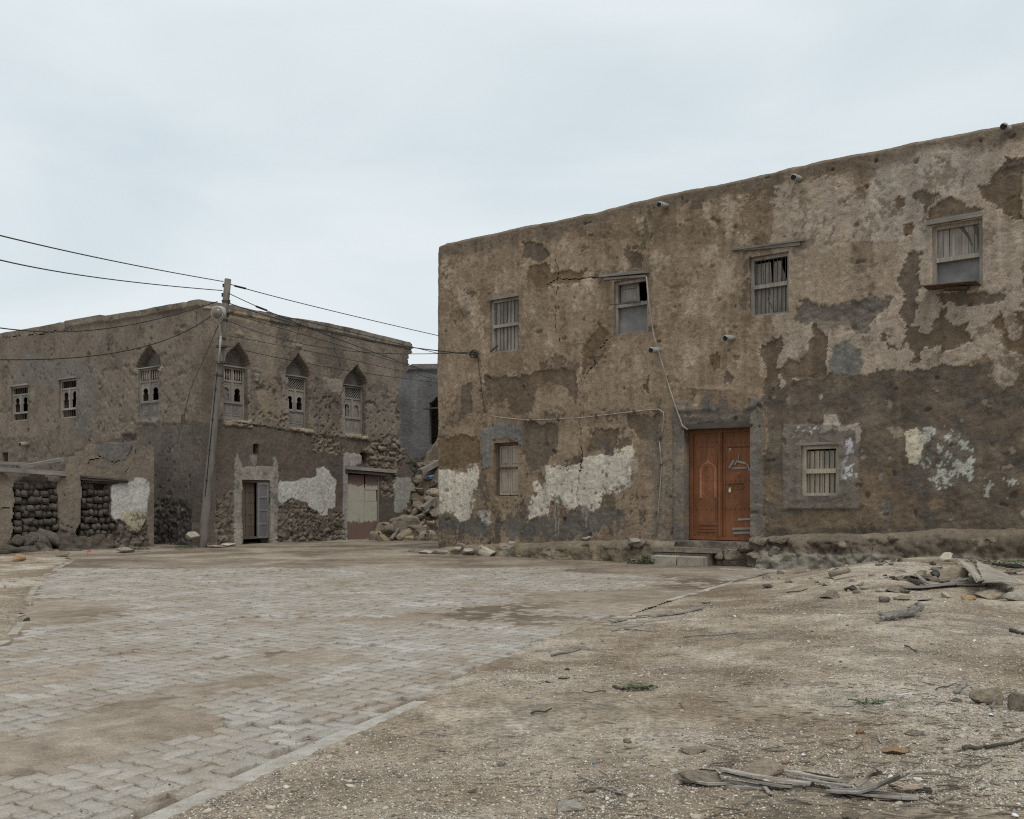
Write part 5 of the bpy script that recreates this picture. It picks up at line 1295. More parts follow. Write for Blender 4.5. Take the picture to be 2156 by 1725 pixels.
# ---- arched windows: timber frame, fretwork transom, pierced leaves, carved lower panels
def foil(x, z, x0, x1, z0, z1):
    """lobed opening: straight legs, a pinch, a rounded head with a point"""
    t = (z - z0) / (z1 - z0); c = (x0 + x1) / 2; h = (x1 - x0) / 2
    hw = np.where(t < .5, 1.0, np.where(t < .58, .78, np.sqrt(np.clip(1 - ((t - .72) / .24) ** 2, 0, 1)) * .86))
    hw = np.maximum(hw, np.where((t > .85), (1 - t) / .15 * .42, 0))
    return (np.abs(x - c) < h * hw) & (t > 0) & (t < 1)
def arched_window(r, mp, transom, open_l, open_r, W0=-.22, lean=0):
    u0, u1, z0, z1 = r; Wd = u1 - u0; Ht = z1 - z0; t = .065
    zt = z0 + Ht * .74; zl = z0 + Ht * .33
    g = G(mp)
    g.box(u0, u0 + t, W0 - .05, W0 + .05, z0, z1, .003); g.box(u1 - t, u1, W0 - .05, W0 + .05, z0, z1, .003)
    g.box(u0 + t, u1 - t, W0 - .05, W0 + .045, z1 - t, z1); g.box(u0 + t, u1 - t, W0 - .05, W0 + .045, z0, z0 + t)
    g.box(u0 + t, u1 - t, W0 - .05, W0 + .046, zt - .03, zt + .03); g.box(u0 + t, u1 - t, W0 - .05, W0 + .046, zl - .03, zl + .03)
    um = (u0 + u1) / 2; g.box(um - .04, um + .04, W0 - .05, W0 + .05, zl + .03, zt - .03)
    o = g.build('window', WOOD_LEAD, arch_house)
    G(mp).box(u0 - .04, u1 + .04, W0 - .03, W0 + .13, z1, z1 + .035, .006).build('head_board', WOOD_H if mp is rmap else WOOD_HY, o)
    a0, a1, b0, b1 = u0 + t, u1 - t, zt + .03, z1 - t
    if transom == 'lattice':
        g = G(mp); n = 8; L = a1 - a0; Hh = b1 - b0
        for k in range(-8, n + 8):
            for sg in (1, -1):
                s0 = a0 + L * k / n; pts = []
                # clip the diagonal to the field
                def at(v): return s0 + sg * v
                v0, v1 = 0.0, Hh
                lo, hi = ((a0 - s0) / sg, (a1 - s0) / sg); lo, hi = min(lo, hi), max(lo, hi)
                v0, v1 = max(v0, lo), min(v1, hi)
                if v1 - v0 < .03: continue
                g.beam((at(v0), W0 + .012 * sg, b0 + v0), (at(v1), W0 + .012 * sg, b0 + v1), .022, .026, (0, 1, 0))
        g.build('lattice', WOOD_LEAD, o)
        G(mp).box(a0, a1, W0 - .045, W0 - .035, b0, b1).build('lattice_back', PVC_IN, o)  # near-black sheet put in for the dark room behind the lattice
    elif transom == 'spindles':
        for ca_, cb_ in ((a0, um - .04), (um + .04, a1)):
            for k in range(4):
                u = ca_ + (cb_ - ca_) * (k + .5) / 4
                G(mp).lathe([(.012, b0), (.02, b0 + .06), (.026, (b0 + b1) / 2), (.018, b1 - .06), (.012, b1)], (u, W0, 0), 8).build('spindle', WOOD_BROWN, o)
        G(mp).box(um - .04, um + .04, W0 - .04, W0 + .045, b0, b1).build('mullion', WOOD_LEAD, o)
    # pierced leaves
    for (c0, c1, op) in ((u0 + t, um - .04, open_l), (um + .04, u1 - t, open_r)):
        def kf(x, z): return ~(foil(x, z, .14, .86, .04, .74) | ((z > .80) & (z < .88) & (np.abs((x * 7) % 1 - .5) < .22)))
        panel_grid(c0, c1, zl + .03, zt - .03, .011, kf, W0 - .012, W0 + .02, mp, 'fretwork_leaf', WOOD_LEAD, o)
        if op < 1: G(mp).box(c0 + (c1 - c0) * op, c1, W0 - .05, W0 - .03, zl + .03, zt - .1).build('shutter', WOOD_LEAD, o)
    # carved lower panels
    G(mp).box(u0 + t, u1 - t, W0 - .03, W0 + .01, z0 + t, zl - .03).build('lower_panel', WOOD_LEAD, o)
    for cu in (u0 + Wd * .30, u0 + Wd * .70):
        g = G(mp); zc = (z0 + t + zl) / 2; a, b, c = Wd * .15, Ht * .10, .03
        oc = [(cu - a, zc - b + c), (cu - a + c, zc - b), (cu + a - c, zc - b), (cu + a, zc - b + c), (cu + a, zc + b - c), (cu + a - c, zc + b), (cu - a + c, zc + b), (cu - a, zc + b - c)]
        g.tube([(x, W0 + .012, z) for x, z in oc + oc[:1]], .010, 5)
        g.prism([(cu + (x - cu) * .6, zc + (z - zc) * .6) for x, z in oc], W0 + .005, W0 + .022)
        g.build('carved_octagon', WOOD_LEAD, o)
    return o
arched_window(AW[0], rmap, 'spindles', 0.0, 1.0)
arched_window(AW[1], rmap, 'lattice', 1.0, 1.0)
arched_window(AW[2], rmap, 'lattice', .55, 0.0)
arched_window(FW[0], lmap, 'spindles', 1.0, 1.0, -.12)
def small_window(r, mp):
    u0, u1, z0, z1 = r; t = .07; W0 = -.12; Ht = z1 - z0
    za, zb = z0 + Ht * .24, z0 + Ht * .76
    g = G(mp); g.box(u0, u0 + t, W0 - .05, W0 + .05, z0, z1, .004); g.box(u1 - t, u1, W0 - .05, W0 + .05, z0, z1, .004)
    for zz in (z0 + .03, za, zb, z1 - .03): g.box(u0 + t, u1 - t, W0 - .045, W0 + .046, zz - .03, zz + .03)
    um = (u0 + u1) / 2; g.box(um - .05, um + .05, W0 - .04, W0 + .045, za + .03, zb - .03)
    o = g.build('window', WOOD_V, arch_house)
    for c0, c1 in ((u0 + t, um - .05), (um + .05, u1 - t)):
        panel_grid(c0, c1, za + .03, zb - .03, .016, lambda x, z: ~foil(x, z, .12, .88, .03, .92), W0 - .012, W0 + .02, mp, 'fretwork_leaf', WOOD_LEAD, o)
    for b0, b1 in ((z0 + .06, za - .03), (zb + .03, z1 - .06)):
        for k in range(8):
            u = u0 + t + (u1 - u0 - 2 * t) * (k + .5) / 8
            G(mp).tube([(u, W0, b0), (u, W0, b1)], .012, 6).build('bar', WOOD_DEEP, o)
    G(mp).box(u0 - .08, u1 + .06, -.06, .03, z1, z1 + .06, .015).build('lintel', WOOD_HY, o)
small_window(FW[1], lmap); small_window(FW[2], lmap)
u, z = LF.uv(*k1([(140, 998)])[0], .1); sp = G(lmap).tube([(u, -.05, z), (u, .28, z - .02)], .085, 12).build('drain_spout', CONDUIT, arch_house, True)
G(lmap).tube([(u, .281, z - .02), (u, .285, z - .02)], .07, 12).build('bore', PVC_IN, sp)  # black disc in place of the shaded inside of the spout
# ---- the street door: one dark leaf swung in, one grey leaf
u0, u1, z0, z1 = LDOOR; um = u0 + (u1 - u0) * .56
g = G(rmap); g.box(u0, u0 + .07, -.2, -.06, z0, z1); g.box(u0 + .07, u1, -.2, -.065, z1 - .09, z1); g.box(u1 - .03, u1, -.2, -.07, z0, z1 - .09); g.box(u0 + .07, u1, -.2, -.07, z0 + .28, z0 + .36)
dr = g.build('door', WOOD_DEEP, arch_house); dr['label'] = 'narrow double door with one dark studded leaf and one grey leaf'
lf = G(rmap)
for k in range(3): lf.box(u0 + .08 + k * (um - u0 - .08) / 3, u0 + .075 + (k + 1) * (um - u0 - .08) / 3 - .012, -.22, -.18 - .004 * k, z0 + .36, z1 - .1)
lf = lf.build('door_leaf', WOOD_DEEP, dr)
for zz in (.2, .42, .65, .85):
    for k in range(5): G(rmap).lathe([(.02, -.18), (.014, -.16), (.004, -.155)], (u0 + .14 + k * (um - u0 - .18) / 4, 0, z0 + .36 + (z1 - z0 - .5) * zz), 7, 1).build('stud', IRON, lf)
lf = G(rmap).box(um, u1 - .03, -.10, -.06, z0 + .3, z1 - .05).build('door_leaf', BLUEGREY, dr)
g = G(rmap)
for zz in (0, .25, .5, .75, 1): g.box(um + .05, u1 - .08, -.06, -.045, z0 + .33 + (z1 - z0 - .45) * zz - .03, z0 + .33 + (z1 - z0 - .45) * zz + .03)
for uu in (um + .02, u1 - .1): g.box(uu, uu + .05, -.06, -.046, z0 + .32, z1 - .08)
g.build('leaf_rail', BLUEGREY, lf)
# ---- blocked doorway closed by rusty painted sheets
def mat_sheet():
    k = NT('pale_painted_rusty_sheet', .8, .3)
    tc = k.n('ShaderNodeTexCoord'); sp_ = k.n('ShaderNodeSeparateXYZ'); k.l(tc.outputs['Object'], sp_.inputs[0])
    a = k.noise(tc.outputs['Object'], 5, 5, .7); b = k.noise(k.coord('Object', (9, 9, .9)), 1.0, 5, .65)
    add = k.n('ShaderNodeMath', operation='MULTIPLY_ADD'); k.l(a, add.inputs[0]); add.inputs[1].default_value = .55; k.l(sp_.outputs['Z'], add.inputs[2])
    lo = k.ramp(add.outputs[0], (.90, 0.0), (.92, 1.0))
    rust = k.ramp(b, (.3, (.115, .092, .088)), (.5, (.16, .125, .115)), (.62, (.24, .095, .045)), (.75, (.12, .05, .03)))
    paint = k.ramp(a, (.3, (.36, .34, .27)), (.7, (.42, .40, .325)))
    return k, lo, rust, paint, add, sp_
k, lo, rust, paint, add, sp_ = mat_sheet()
u0, u1, z0, z1 = MET
hi_ = k.n('ShaderNodeMath', operation='LESS_THAN'); k.l(add.outputs[0], hi_.inputs[0]); hi_.inputs[1].default_value = z0 + (z1 - z0) * .83 + .28
SHEET = k.done(k.mix(k.mix(1.0, lo, hi_.outputs[0], 'MULTIPLY'), rust, paint))
um = u0 + (u1 - u0) * .56
g = G(rmap); g.box(u0, u0 + .04, -.16, -.07, z0, z1); g.box(u1 - .06, u1, -.16, -.08, z0, z1)
md = g.build('doorway_frame', WOOD_H, arch_house)
zm = z0 + (z1 - z0) * .60
for (a, b, c, d, wo) in ((u0 + .04, um - .006, z0, zm - .004, 0), (u0 + .04, um - .01, zm + .004, z1 - .05, .003), (um + .01, u1 - .07, z0, zm - .004, -.006), (um + .02, u1 - .12, zm + .004, zm + .5, -.004), (um + .05, u1 - .06, zm + .42, z1 - .05, .012)):
    G(rmap).box(a, b, -.13 + wo, -.12 + wo, c, d, .006).build('metal_sheet', SHEET, md)
a = RF.uv(*k2([(912, 1130)])[0], .1); b = RF.uv(*k2([(1172, 1150)])[0], .1)
for k_, (za, sz) in enumerate(((.0, .13), (-.13, .10))):
    G(rmap).beam((a[0] - .1, .02 - .05 * k_, a[1] + za), (b[0] + .1 - .3 * k_, .02 - .05 * k_, b[1] + za - .02), .2, sz).build('lintel', WOOD_H if k_ == 0 else WOOD_DARK, arch_house)
R = rocks(STONE_T, 4, 8, cuts=8); R2 = rocks(STONE_B, 4, 6, cuts=8, box=.7, c0=.5, c1=.85)
for k_, (x, y, s_) in enumerate(((1060, 1010, .42), (1120, 990, .4), (1170, 1010, .38), (1050, 1075, .3), (1100, 1080, .35), (1150, 1085, .36), (1070, 1110, .28), (1125, 1120, .3), (1040, 1040, .35), (1160, 1050, .3), (1130, 1190, .35), (1120, 1250, .35), (1215, 1040, .32), (1245, 1095, .26), (1190, 990, .35), (1100, 1020, .36))):
    u, z = RF.uv(*k2([(x, y)])[0]); put_rock((R if k_ % 3 == 0 else R2)[k_ % 6], (u, .10, z), (s_ * 1.1, .3, s_ * .66), (random.uniform(-.15, .15), random.uniform(-.15, .15), random.uniform(-.2, .2)), arch_house)

# ------------------------------------------------------------------ ruined outbuilding on the far left
AO = np.array((-.378 * 28.6, 28.6))
AF = Facade(AO, (-.579, -.815), (.815, -.579))
annex = empty('ruined_outbuilding', (AO[0], AO[1], 0), math.atan2(LD[1], LD[0]))
tag(annex, 'low ruined outbuilding with openings blocked by stacked dark stones', 'outbuilding')
amap = lambda u, w_, z: (-u, -w_, z)
k3 = lambda P: [(x / 6.146, 920.8 + y / 6.146) for x, y in P]
w = Wall(AF, -.02, 8.2, -.4, 4.2, .034, 720)
U, Z = w.U, w.Z
w.C[:] = (.25, .202, .148); w.base_relief(1.0); sm = fbm(U * 4.5, Z * 4.5, 750, 4); fine = fbm(U * 14, Z * 14, 755, 3); big = fbm(U * .9, Z * .9, 757, 3)
w.tint(np.clip(.4 + big, 0, 1), (.195, .168, .135), .7)
w.lay(w.mask(k3([(1220, 80), (1700, 70), (1690, 200), (1640, 290), (1480, 340), (1380, 300), (1300, 250), (1220, 190)]), .2), (.185, .172, .15), .012)
bm = w.mask(k3([(760, 1180), (970, 1230), (1520, 1240), (1520, 1080), (1640, 1140), (1780, 1220), (1900, 1080), (1960, 1500), (700, 1600)]), .6)
w.lay(bm, (.15, .125, .098), -.03); w.W += bm * .05 * fbm(U * 5, Z * 5, 760, 4)
bm2 = w.mask(k3([(1500, 1090), (1640, 1120), (1760, 1220), (1900, 1060), (1960, 1500), (1500, 1500)]), .5); w.stones(bm2, .17, .07, ((.14, .115, .09), (.20, .168, .13)), 19)
m = w.mask(k3([(1440, 640), (1480, 600), (1640, 590), (1720, 560), (1740, 510), (1830, 510), (1910, 560), (1928, 600), (1900, 980), (1820, 1000), (1700, 960), (1590, 1080), (1470, 1060), (1440, 1000)]), .25)
w.lay(m * (sm + .6 * fine < 1.15), (.545, .53, .46), .006)
m = w.mask(k3([(1560, 970), (1700, 960), (1890, 960), (1880, 1060), (1840, 1180), (1780, 1220), (1660, 1180), (1600, 1060)]), .35); w.lay(m * (sm + .7 * fine < .45), (.47, .42, .28), .005)
for pts, a, b in (([(1700, 95), (1690, 190), (1640, 240), (1640, 290), (1540, 300), (1480, 335), (1400, 300), (1240, 200)], .014, .08), ([(1755, 110), (1740, 240), (1700, 360), (1600, 470)], .008, .05), ([(1300, 240), (1290, 275), (1180, 285), (1160, 330), (1080, 300)], .010, .06), ([(1100, 350), (1250, 400), (1440, 430), (1330, 480)], .006, .04),
                  ([(820, 500), (910, 650), (910, 780)], .006, .04), ([(800, 1090), (900, 1150), (970, 1220)], .010, .05), ([(0, 930), (170, 915)], .008, .05), ([(960, 470), (1040, 520), (820, 510)], .008, .05), ([(910, 1000), (930, 1080), (1000, 1120)], .006, .04)):
    w.crack(k3(pts), a, b)
prof = [AF.uv(*p) for p in k3([(2060, 135), (1998, 132), (1920, 118), (1750, 95), (1600, 78), (1222, 88), (1215, 185), (1070, 165), (1070, 245), (905, 270), (870, 400), (850, 430), (840, 490)])]
jag = .03 * fbm(w.cu * 6, w.cz * 6, 770, 3)
polyA = [(-1, -1)] + [(p[0], p[1]) for p in prof] + [AF.uv(*p) for p in k3([(745, 620), (770, 1180), (740, 1330), (770, 1420)])] + [(AF.uv(*k3([(770, 1420)])[0])[0], -1)]
polyB = [AF.uv(*p) for p in k3([(135, 1900), (140, 1380), (120, 1330), (165, 1250), (165, 950), (185, 820), (180, 620), (100, 480), (30, 445), (-500, 420)])] + [(20, 2.5), (20, -2)]
opn = [AF.uv(*p) for p in k3([(1030, 540), (1640, 570), (1500, 600), (1440, 650), (1440, 1010), (1510, 1100), (1510, 1240), (1000, 1290), (975, 1230), (1040, 1080), (1055, 700)])]
ku, kz = w.cu + jag, w.cz + jag
w.keep &= (inpoly(ku, kz, polyA) | inpoly(ku, kz, polyB)) & ~inpoly(ku, kz, opn)
w.build('wall', PLASTER_B, annex, amap, .42)
s = Wall(AF, 0, 1.75, -.4, 3.0, .08, 780); s.C[:] = (.2, .17, .13); s.base_relief(); s.build('return_wall', PLASTER_B, annex, lambda u, w_, z: (w_ - .02, u + .40, z), .35)
# earth and rubble behind the openings
e0 = Wall(AF, .5, 8.2, -.4, 2.35, .09, 790); e0.C[:] = (.15, .118, .085); e0.W += .08 * fbm(e0.U * 2, e0.Z * 2, 795, 4); e0.keep &= (e0.cz < 1.9 + .45 * fbm(e0.cu * .9, e0.cu * 0, 799, 3))
e0.build('earth_fill', PLASTER_B, annex, lambda u, w_, z: (-u, -w_ + .52, z), .3)
# timbers over the openings
def aat(x, y, wv): P = k3([(x, y)])[0]; u, z = AF.uv(P[0], P[1], wv); return (u, wv, z)
for (x0, y0, x1, y1, wv, a, b, m_) in ((-200, 405, 845, 475, .06, .2, .12, WOOD_H), (240, 390, 800, 285, -.15, .25, .09, WOOD_H), (1045, 505, 1640, 560, .05, .16, .05, WOOD_DARK), (1040, 540, 1640, 580, .0, .2, .05, WOOD_DARK), (1050, 570, 1500, 600, -.12, .2, .06, WOOD_DARK), (-150, 330, 360, 345, -.3, .2, .08, WOOD_H)):
    G(amap).beam(aat(x0, y0, wv), aat(x1, y1, wv), a, b).build('timber', m_, annex)
# stacked stones filling the openings, each its own piece
RD = rocks(STONE_D, 2, 10, cuts=4, box=1.0, rough=.085, c0=.75, c1=1.1)
def stack(x0, x1, y0, y1, rows, cols, inside):
    for i in range(rows):
        xx = x0 + random.uniform(-25, 10)
        while xx < x1:
            wd = random.uniform(.75, 1.35) * (x1 - x0) / cols
            hh = (y1 - y0) / rows
            cx_, cy_ = xx + wd / 2, y1 - (i + .5) * hh + random.uniform(-.14, .14) * hh + .10 * (cx_skew := (xx - x0)) * (-.35)
            if inside(cx_, cy_):
                p = aat(cx_, cy_, -.2); sc_ = 1 / (F / 27.0 * 6.146 * .82)
                wm = wd * .0042 * .98; hm = hh * .0022 * 1.08
                put_rock(random.choice(RD), (-p[0], .20 + random.uniform(-.05, .05), p[2]), (wm * .60, .34, hm * .98), (random.uniform(-.15, .15), random.uniform(-.30, .30), random.uniform(-.35, .35)), annex)
            xx += wd
stack(175, 760, 600, 1420, 9, 7, lambda x, y: y > 600 - (x - 175) * .06)
stack(1045, 1450, 600, 1290, 8, 6, lambda x, y: 600 < y < 1270 and not (x > 1200 and y < 700))
# fallen dark slabs at the foot: each lies loose
RF_ = rocks(STONE_D, 5, 6, cuts=9, box=.9, rough=.02, c0=.5, c1=.9)
SLAB_LABELS = ('uppermost fallen dark slab leaning beside the first stone-filled opening', 'rounded dark block left of the uppermost leaning slab', 'steeply tilted dark slab at the foot of the outbuilding', 'dark slab lying right of the steeply tilted one', 'long flat dark slab in the middle of the outbuilding rubble', 'flat dark slab at the left picture edge', 'low dark slab just behind the orange stone', 'small dark block below the first stone-filled opening', 'dark block standing before the pier between the openings', 'thin dark slab nearest the road', 'small tilted dark stone under the uppermost slab', 'dark block under the left side of the first opening')
slabs = ((640, 1290, .62, .34, .5), (490, 1320, .5, .42, .7), (560, 1470, .62, .38, .9), (650, 1530, .6, .3, .6), (330, 1480, .95, .3, -.1), (80, 1460, .7, .28, 0), (280, 1560, .6, .2, .3), (370, 1330, .42, .3, 0), (920, 1490, .4, .3, .3), (470, 1570, .5, .18, 0), (600, 1400, .35, .25, .4), (230, 1340, .45, .32, 0))
for k_, (x, y, sx, sz, tl) in enumerate(slabs):
    P = k3([(x, y)])[0]; wv = .30 + .25 * (y > 1400) + .2 * (y > 1500)
    u, z = AF.uv(P[0], P[1], wv); q = AF.world(u, wv, z)
    o = put_rock(RF_[k_ % 6], q, (sx, .4, sz), (random.uniform(-.2, .2), tl, math.atan2(LD[1], LD[0])), None, 'stone')
    tag(o, SLAB_LABELS[k_], 'stone', 'fallen dark slabs by the outbuilding')
# ------------------------------------------------------------------ grey ruin behind the gap
BF = Facade((-9.5, 42.5), (.995, -.10), (-.10, -.995))
ruin = empty('grey_ruined_house', (-9.5, 42.5, 0), math.atan2(-.10, .995))
tag(ruin, 'grey rendered ruined house wall seen through the gap between the two houses', 'house')
bmap = lambda u, w_, z: (u, -w_, z)
w = Wall(BF, 0, 13, -.3, 7.6, .06, 800)
w.C[:] = (.155, .148, .138); w.base_relief(1.0); U, Z = w.U, w.Z
w.tint(np.clip(.5 + fbm(U * .8, Z * .8, 810, 4), 0, 1), (.20, .193, .18), .7); w.C *= (1 + .14 * fbm(U * 4, Z * .4, 815, 3))[..., None]
lowst = sst(3.6, 3.3, Z + .3 * fbm(U * 1.5, Z * 1.5, 817, 3)); w.stones(lowst, .3, .12, ((.10, .088, .072), (.20, .17, .13)), 23)
bz = lambda px, py: BF.uv(px, py)
top = bz(880, 768)[1]; w.tint(sst(top - .3, top - .25, Z), (.23, .205, .165), .8); w.W += .1 * sst(top - .26, top - .22, Z)
w.keep &= w.cz < top + .05 * fbm(w.cu * 2, w.cu * 0, 820, 3) + .06 * (w.cu - bz(880, 768)[0])
a = bz(919, 845); au, az = a
w.keep &= ~((np.abs(w.cu - au - .1) < .42 * np.clip((az + .25 - w.cz) * 3, 0, 1)) & (w.cz < az + .25) & (w.cz > az - 1.9))
w.build('wall', PLASTER_B, ruin, bmap, .5)
g = G(); g.box(0, 13, 5, 5.3, -.3, 6.5); g.box(0, 13, .5, 5, 6.3, 6.45); g.box(-.3, 0, .5, 5, -.3, 6.4); g.build('inner_walls', STONE_B, ruin)
u_, z_ = bz(914, 858); G(bmap).beam((u_ - .5, -.1, z_ - .05), (u_ + .7, -.1, z_ + .0), .2, .07).build('timber', WOOD_DARK, ruin)

# ------------------------------------------------------------------ rubble heap in the gap
HX, HY_ = -.6, 38.6
def heap_z(X, Y):
    n_ = .25 * fbm(X * 1.0, Y * 1.0, 830, 4)
    z = 3.5 * sst(-4.9, -2.6, X + .5 * n_) * sst(35.2, 38.3, Y + n_) + .55 * sst(-5.3, -3.8, X) * sst(33.2, 34.3, Y)
    return z + n_ * sst(.05, .5, z) - .12
hx, hy = np.meshgrid(np.arange(-5.4, .6, .07), np.arange(33.2, 42.4, .07), indexing='ij')
hz = heap_z(hx, hy) + .04 * fbm(hx * 5, hy * 5, 835, 3)
hc = np.zeros(hx.shape + (3,)); hc[:] = (.175, .142, .105); hc *= (1 + .3 * fbm(hx * 2, hy * 2, 838, 4))[..., None]
idx = np.arange(hx.size).reshape(hx.shape); Q = np.stack([idx[:-1, :-1], idx[1:, :-1], idx[1:, 1:], idx[:-1, 1:]], -1).reshape(-1, 4)
kq = hz.ravel()[Q].max(1) > -.1
heap = np_obj('rubble_heap', np.stack([hx.ravel(), hy.ravel(), hz.ravel()], 1), Q[kq], PLASTER_B, None, True, np.clip(hc.reshape(-1, 3), .02, .6))
tag(heap, 'heap of earth and collapsed masonry filling the gap between the houses', 'rubble', kind='stuff')
R = rocks(STONE_T, 4, 8, cuts=8); R2 = rocks(STONE_B, 5, 6, cuts=7)
pts = []
for k_ in range(500):
    px, py = random.uniform(800, 916), random.uniform(975, 1139)
    # march along the sight line until it meets the heap
    hit = None
    for Y in np.arange(33.2, 41, .06):
        X = (px - CX) / F * Y; Zz = H + (HY - py) / F * Y
        if Zz < float(heap_z(np.array(X), np.array(Y))) and Zz > -.1: hit = (X, Y, Zz); break
    if hit is None: continue
    if any((hit[0] - p[0]) ** 2 + (hit[1] - p[1]) ** 2 < .05 for p in pts): continue
    s_ = random.uniform(.22, .6) * (1.0 if py > 1040 else .75)
    pts.append(hit)
    o = put_rock(random.choice(R if k_ % 3 else R2), (hit[0], hit[1], hit[2] + .04), (s_ * 1.3, s_, s_ * .75), (random.uniform(-.5, .5), random.uniform(-.5, .5), random.uniform(0, 6)))
    tag(o, 'rubble stone lying on the collapsed heap between the two houses', 'stone', 'stones of the rubble heap')
    if len(pts) > 110: break
for k_, (x, y, s_, lab) in enumerate(((1030, 1495, .55, 'round grey boulder at the front edge of the rubble heap'), (735, 1370, .9, 'flat tan stone block right of the rusty metal door'), (680, 1490, 1.0, 'wide low stone lying before the rusty metal door'), (1000, 1320, 1.3, 'largest brown boulder of the rubble heap'), (1210, 1440, 1.3, 'broad brown boulder at the heap foot beside the big house corner'), (1190, 1500, 1.2, 'squared stone block under the broad boulder at the heap foot'))):
    px, py = 696.2 + x / 6.4, 898.4 + y / 6.4
    Y = 33.6 if k_ in (1, 2) else 33.9; X = (px - CX) / F * Y; zz = max(.1, H + (HY - py) / F * Y)
    o = put_rock((R2 if k_ not in (1, 2) else R)[k_], (X, Y, zz), (s_ * .85, .6, s_ * (.5 if k_ else .85)), (.1, random.uniform(-.15, .15), .2)); tag(o, lab, 'stone')
def beamthing(name, p, q, a, b, mat, lab, cat):
    m = [(p[i] + q[i]) / 2 for i in range(3)]
    o = G().beam(p, q, a, b).build(name, mat, None, False, m); tag(o, lab, cat); return o
def at(px, py, Y): return ((px - CX) / F * Y, Y, H + (HY - py) / F * Y)
k7 = lambda x, y: (696.2 + x / 6.4, 898.4 + y / 6.4)
beamthing('timber_beam', at(*k7(1210, 610), 36.6), at(*k7(1480, 470), 37.4), .2, .2, WOOD_H, 'grey timber beam leaning out of the top of the rubble heap', 'beam')
beamthing('timber_beam', at(*k7(1240, 1110), 35.0), at(*k7(1390, 980), 35.6), .17, .17, WOOD_H, 'weathered timber pole lying halfway up the rubble heap', 'beam')
beamthing('timber_beam', at(*k7(815, 1515), 33.2), at(*k7(925, 1360), 33.7), .12, .05, WOOD_H, 'short grey plank leaning at the foot of the rubble heap', 'plank')
beamthing('rusty_strip', at(*k7(1300, 1530), 33.3), at(*k7(1310, 1340), 33.6), .1, .03, RUST, 'upright rusty metal strip beside the big house corner', 'metal strip')
p = at(*k7(1340, 680), 36.2); o = put_rock(rock_mesh('plastic_bag', BLUEPL, 5, 4, 8), p, (.34, .2, .12), None, None, 'plastic_bag'); tag(o, 'crumpled blue plastic on the rubble heap', 'litter')

# ------------------------------------------------------------------ leaning utility pole with street lamp
PB_ = gpt(424, 1152); PYY = PB_[1]
pole = empty('utility_pole', (PB_[0], PB_[1], 0)); tag(pole, 'leaning grey utility pole with street lamp at the house corner', 'utility pole')
def pp(px, py, dy=0.0):
    Y = PYY + dy; x, y, z = at(px, py, Y); return (x - PB_[0], dy, z)
top = pp(480, 588); bot = (0, 0, -.3)
POLEM = mat_wood('grey_pole_wood', (.10, .092, .083), (.185, .172, .157), 'z', .9, .6)
n = 14; pts = [tuple(bot[i] + (top[i] - bot[i]) * k_ / n for i in range(3)) for k_ in range(n + 1)]
G().tube(pts, .135, 12, .098).build('shaft', POLEM, pole, True)
def along(z, off=(0, 0)):
    t = (z + .3) / (top[2] + .3); return (bot[0] + (top[0] - bot[0]) * t + off[0], off[1], z)
strap = G()
for zz in (7.3, 6.75, 6.2, 5.1): strap.tube([along(zz - .03), along(zz + .03)], .12, 14)
strap.build('strap', IRON, pole)
G().tube([along(z_, (-.02, -.13)) for z_ in np.linspace(1.5, 5.2, 9)], .012, 6).build('cable', BLACK, pole)
for zz in (2.0, 2.9, 3.8, 4.7): a = along(zz, (-.02, -.13)); G().box(a[0] - .03, a[0] + .03, -.15, -.10, zz - .02, zz + .02).build('cable_clip', IRON, pole)
kz = lambda x, y: (437.9 + x / 5.1206, 578.3 + y / 5.1206)
arm = [pp(*kz(115, 955), -.18), pp(*kz(130, 770), -.20), pp(*kz(138, 660), -.24), pp(*kz(128, 560), -.34), pp(*kz(122, 520), -.42)]
G().tube(arm[:3], .035, 8).build('lamp_arm', LAMPW, pole, True)
G().tube(arm[1:], .026, 8).build('lamp_arm', LAMPW, pole, True)
G().tube([pp(*kz(125, 970), -.15), pp(*kz(160, 965), -.13), pp(*kz(180, 920), -.12), pp(*kz(187, 850), -.12)], .012, 6).build('lamp_cable', CONDUIT, pole)
for yy in (775, 945): a = pp(*kz(140, yy), -.13); G().box(a[0] - .14, a[0] + .16, -.2, .0, a[2] - .03, a[2] + .03).build('bracket', IRON, pole)
c = pp(*kz(118, 520), -.42); zt_l = pp(*kz(118, 345), -.42)[2]; hl = zt_l - c[2]
L = G()
def ring(z, rx, ry, n=16, cx=0.0): return [(c[0] + cx + rx * cos(2 * pi * k / n), c[1] + ry * sin(2 * pi * k / n), c[2] + z) for k in range(n)]
def loft(rings):
    n = len(rings[0]); g = G(); vs = [p for r_ in rings for p in r_]
    g.add(vs, [(i * n + k, i * n + (k + 1) % n, (i + 1) * n + (k + 1) % n, (i + 1) * n + k) for i in range(len(rings) - 1) for k in range(n)] + [tuple(range(n))[::-1], tuple((len(rings) - 1) * n + k for k in range(n))]); return g
head = loft([ring(hl * t, rx, ry) for t, rx, ry in ((-.02, .055, .05), (.08, .075, .06), (.2, .11, .09), (.4, .175, .12), (.62, .205, .15), (.82, .2, .16), (.93, .17, .15), (1.0, .1, .10))]).build('lamp_head', LAMPW, pole, True)
def face_ring(t, s_): # bulging dusty glass on the side facing the street
    return [(c[0] + s_ * .165 * cos(2 * pi * k / 16), c[1] - .17 - .10 * (1 - s_ ** 2) , c[2] + hl * .55 + s_ * hl * (.36 if sin(2 * pi * k / 16) > 0 else .40) * sin(2 * pi * k / 16)) for k in range(16)]
loft([[(x, y + .1, z) for x, y, z in face_ring(0, 1.0)], face_ring(0, 1.0), face_ring(0, .85), face_ring(0, .6), face_ring(0, .3), face_ring(0, .05)]).build('lamp_glass', GLOBE, head, True)
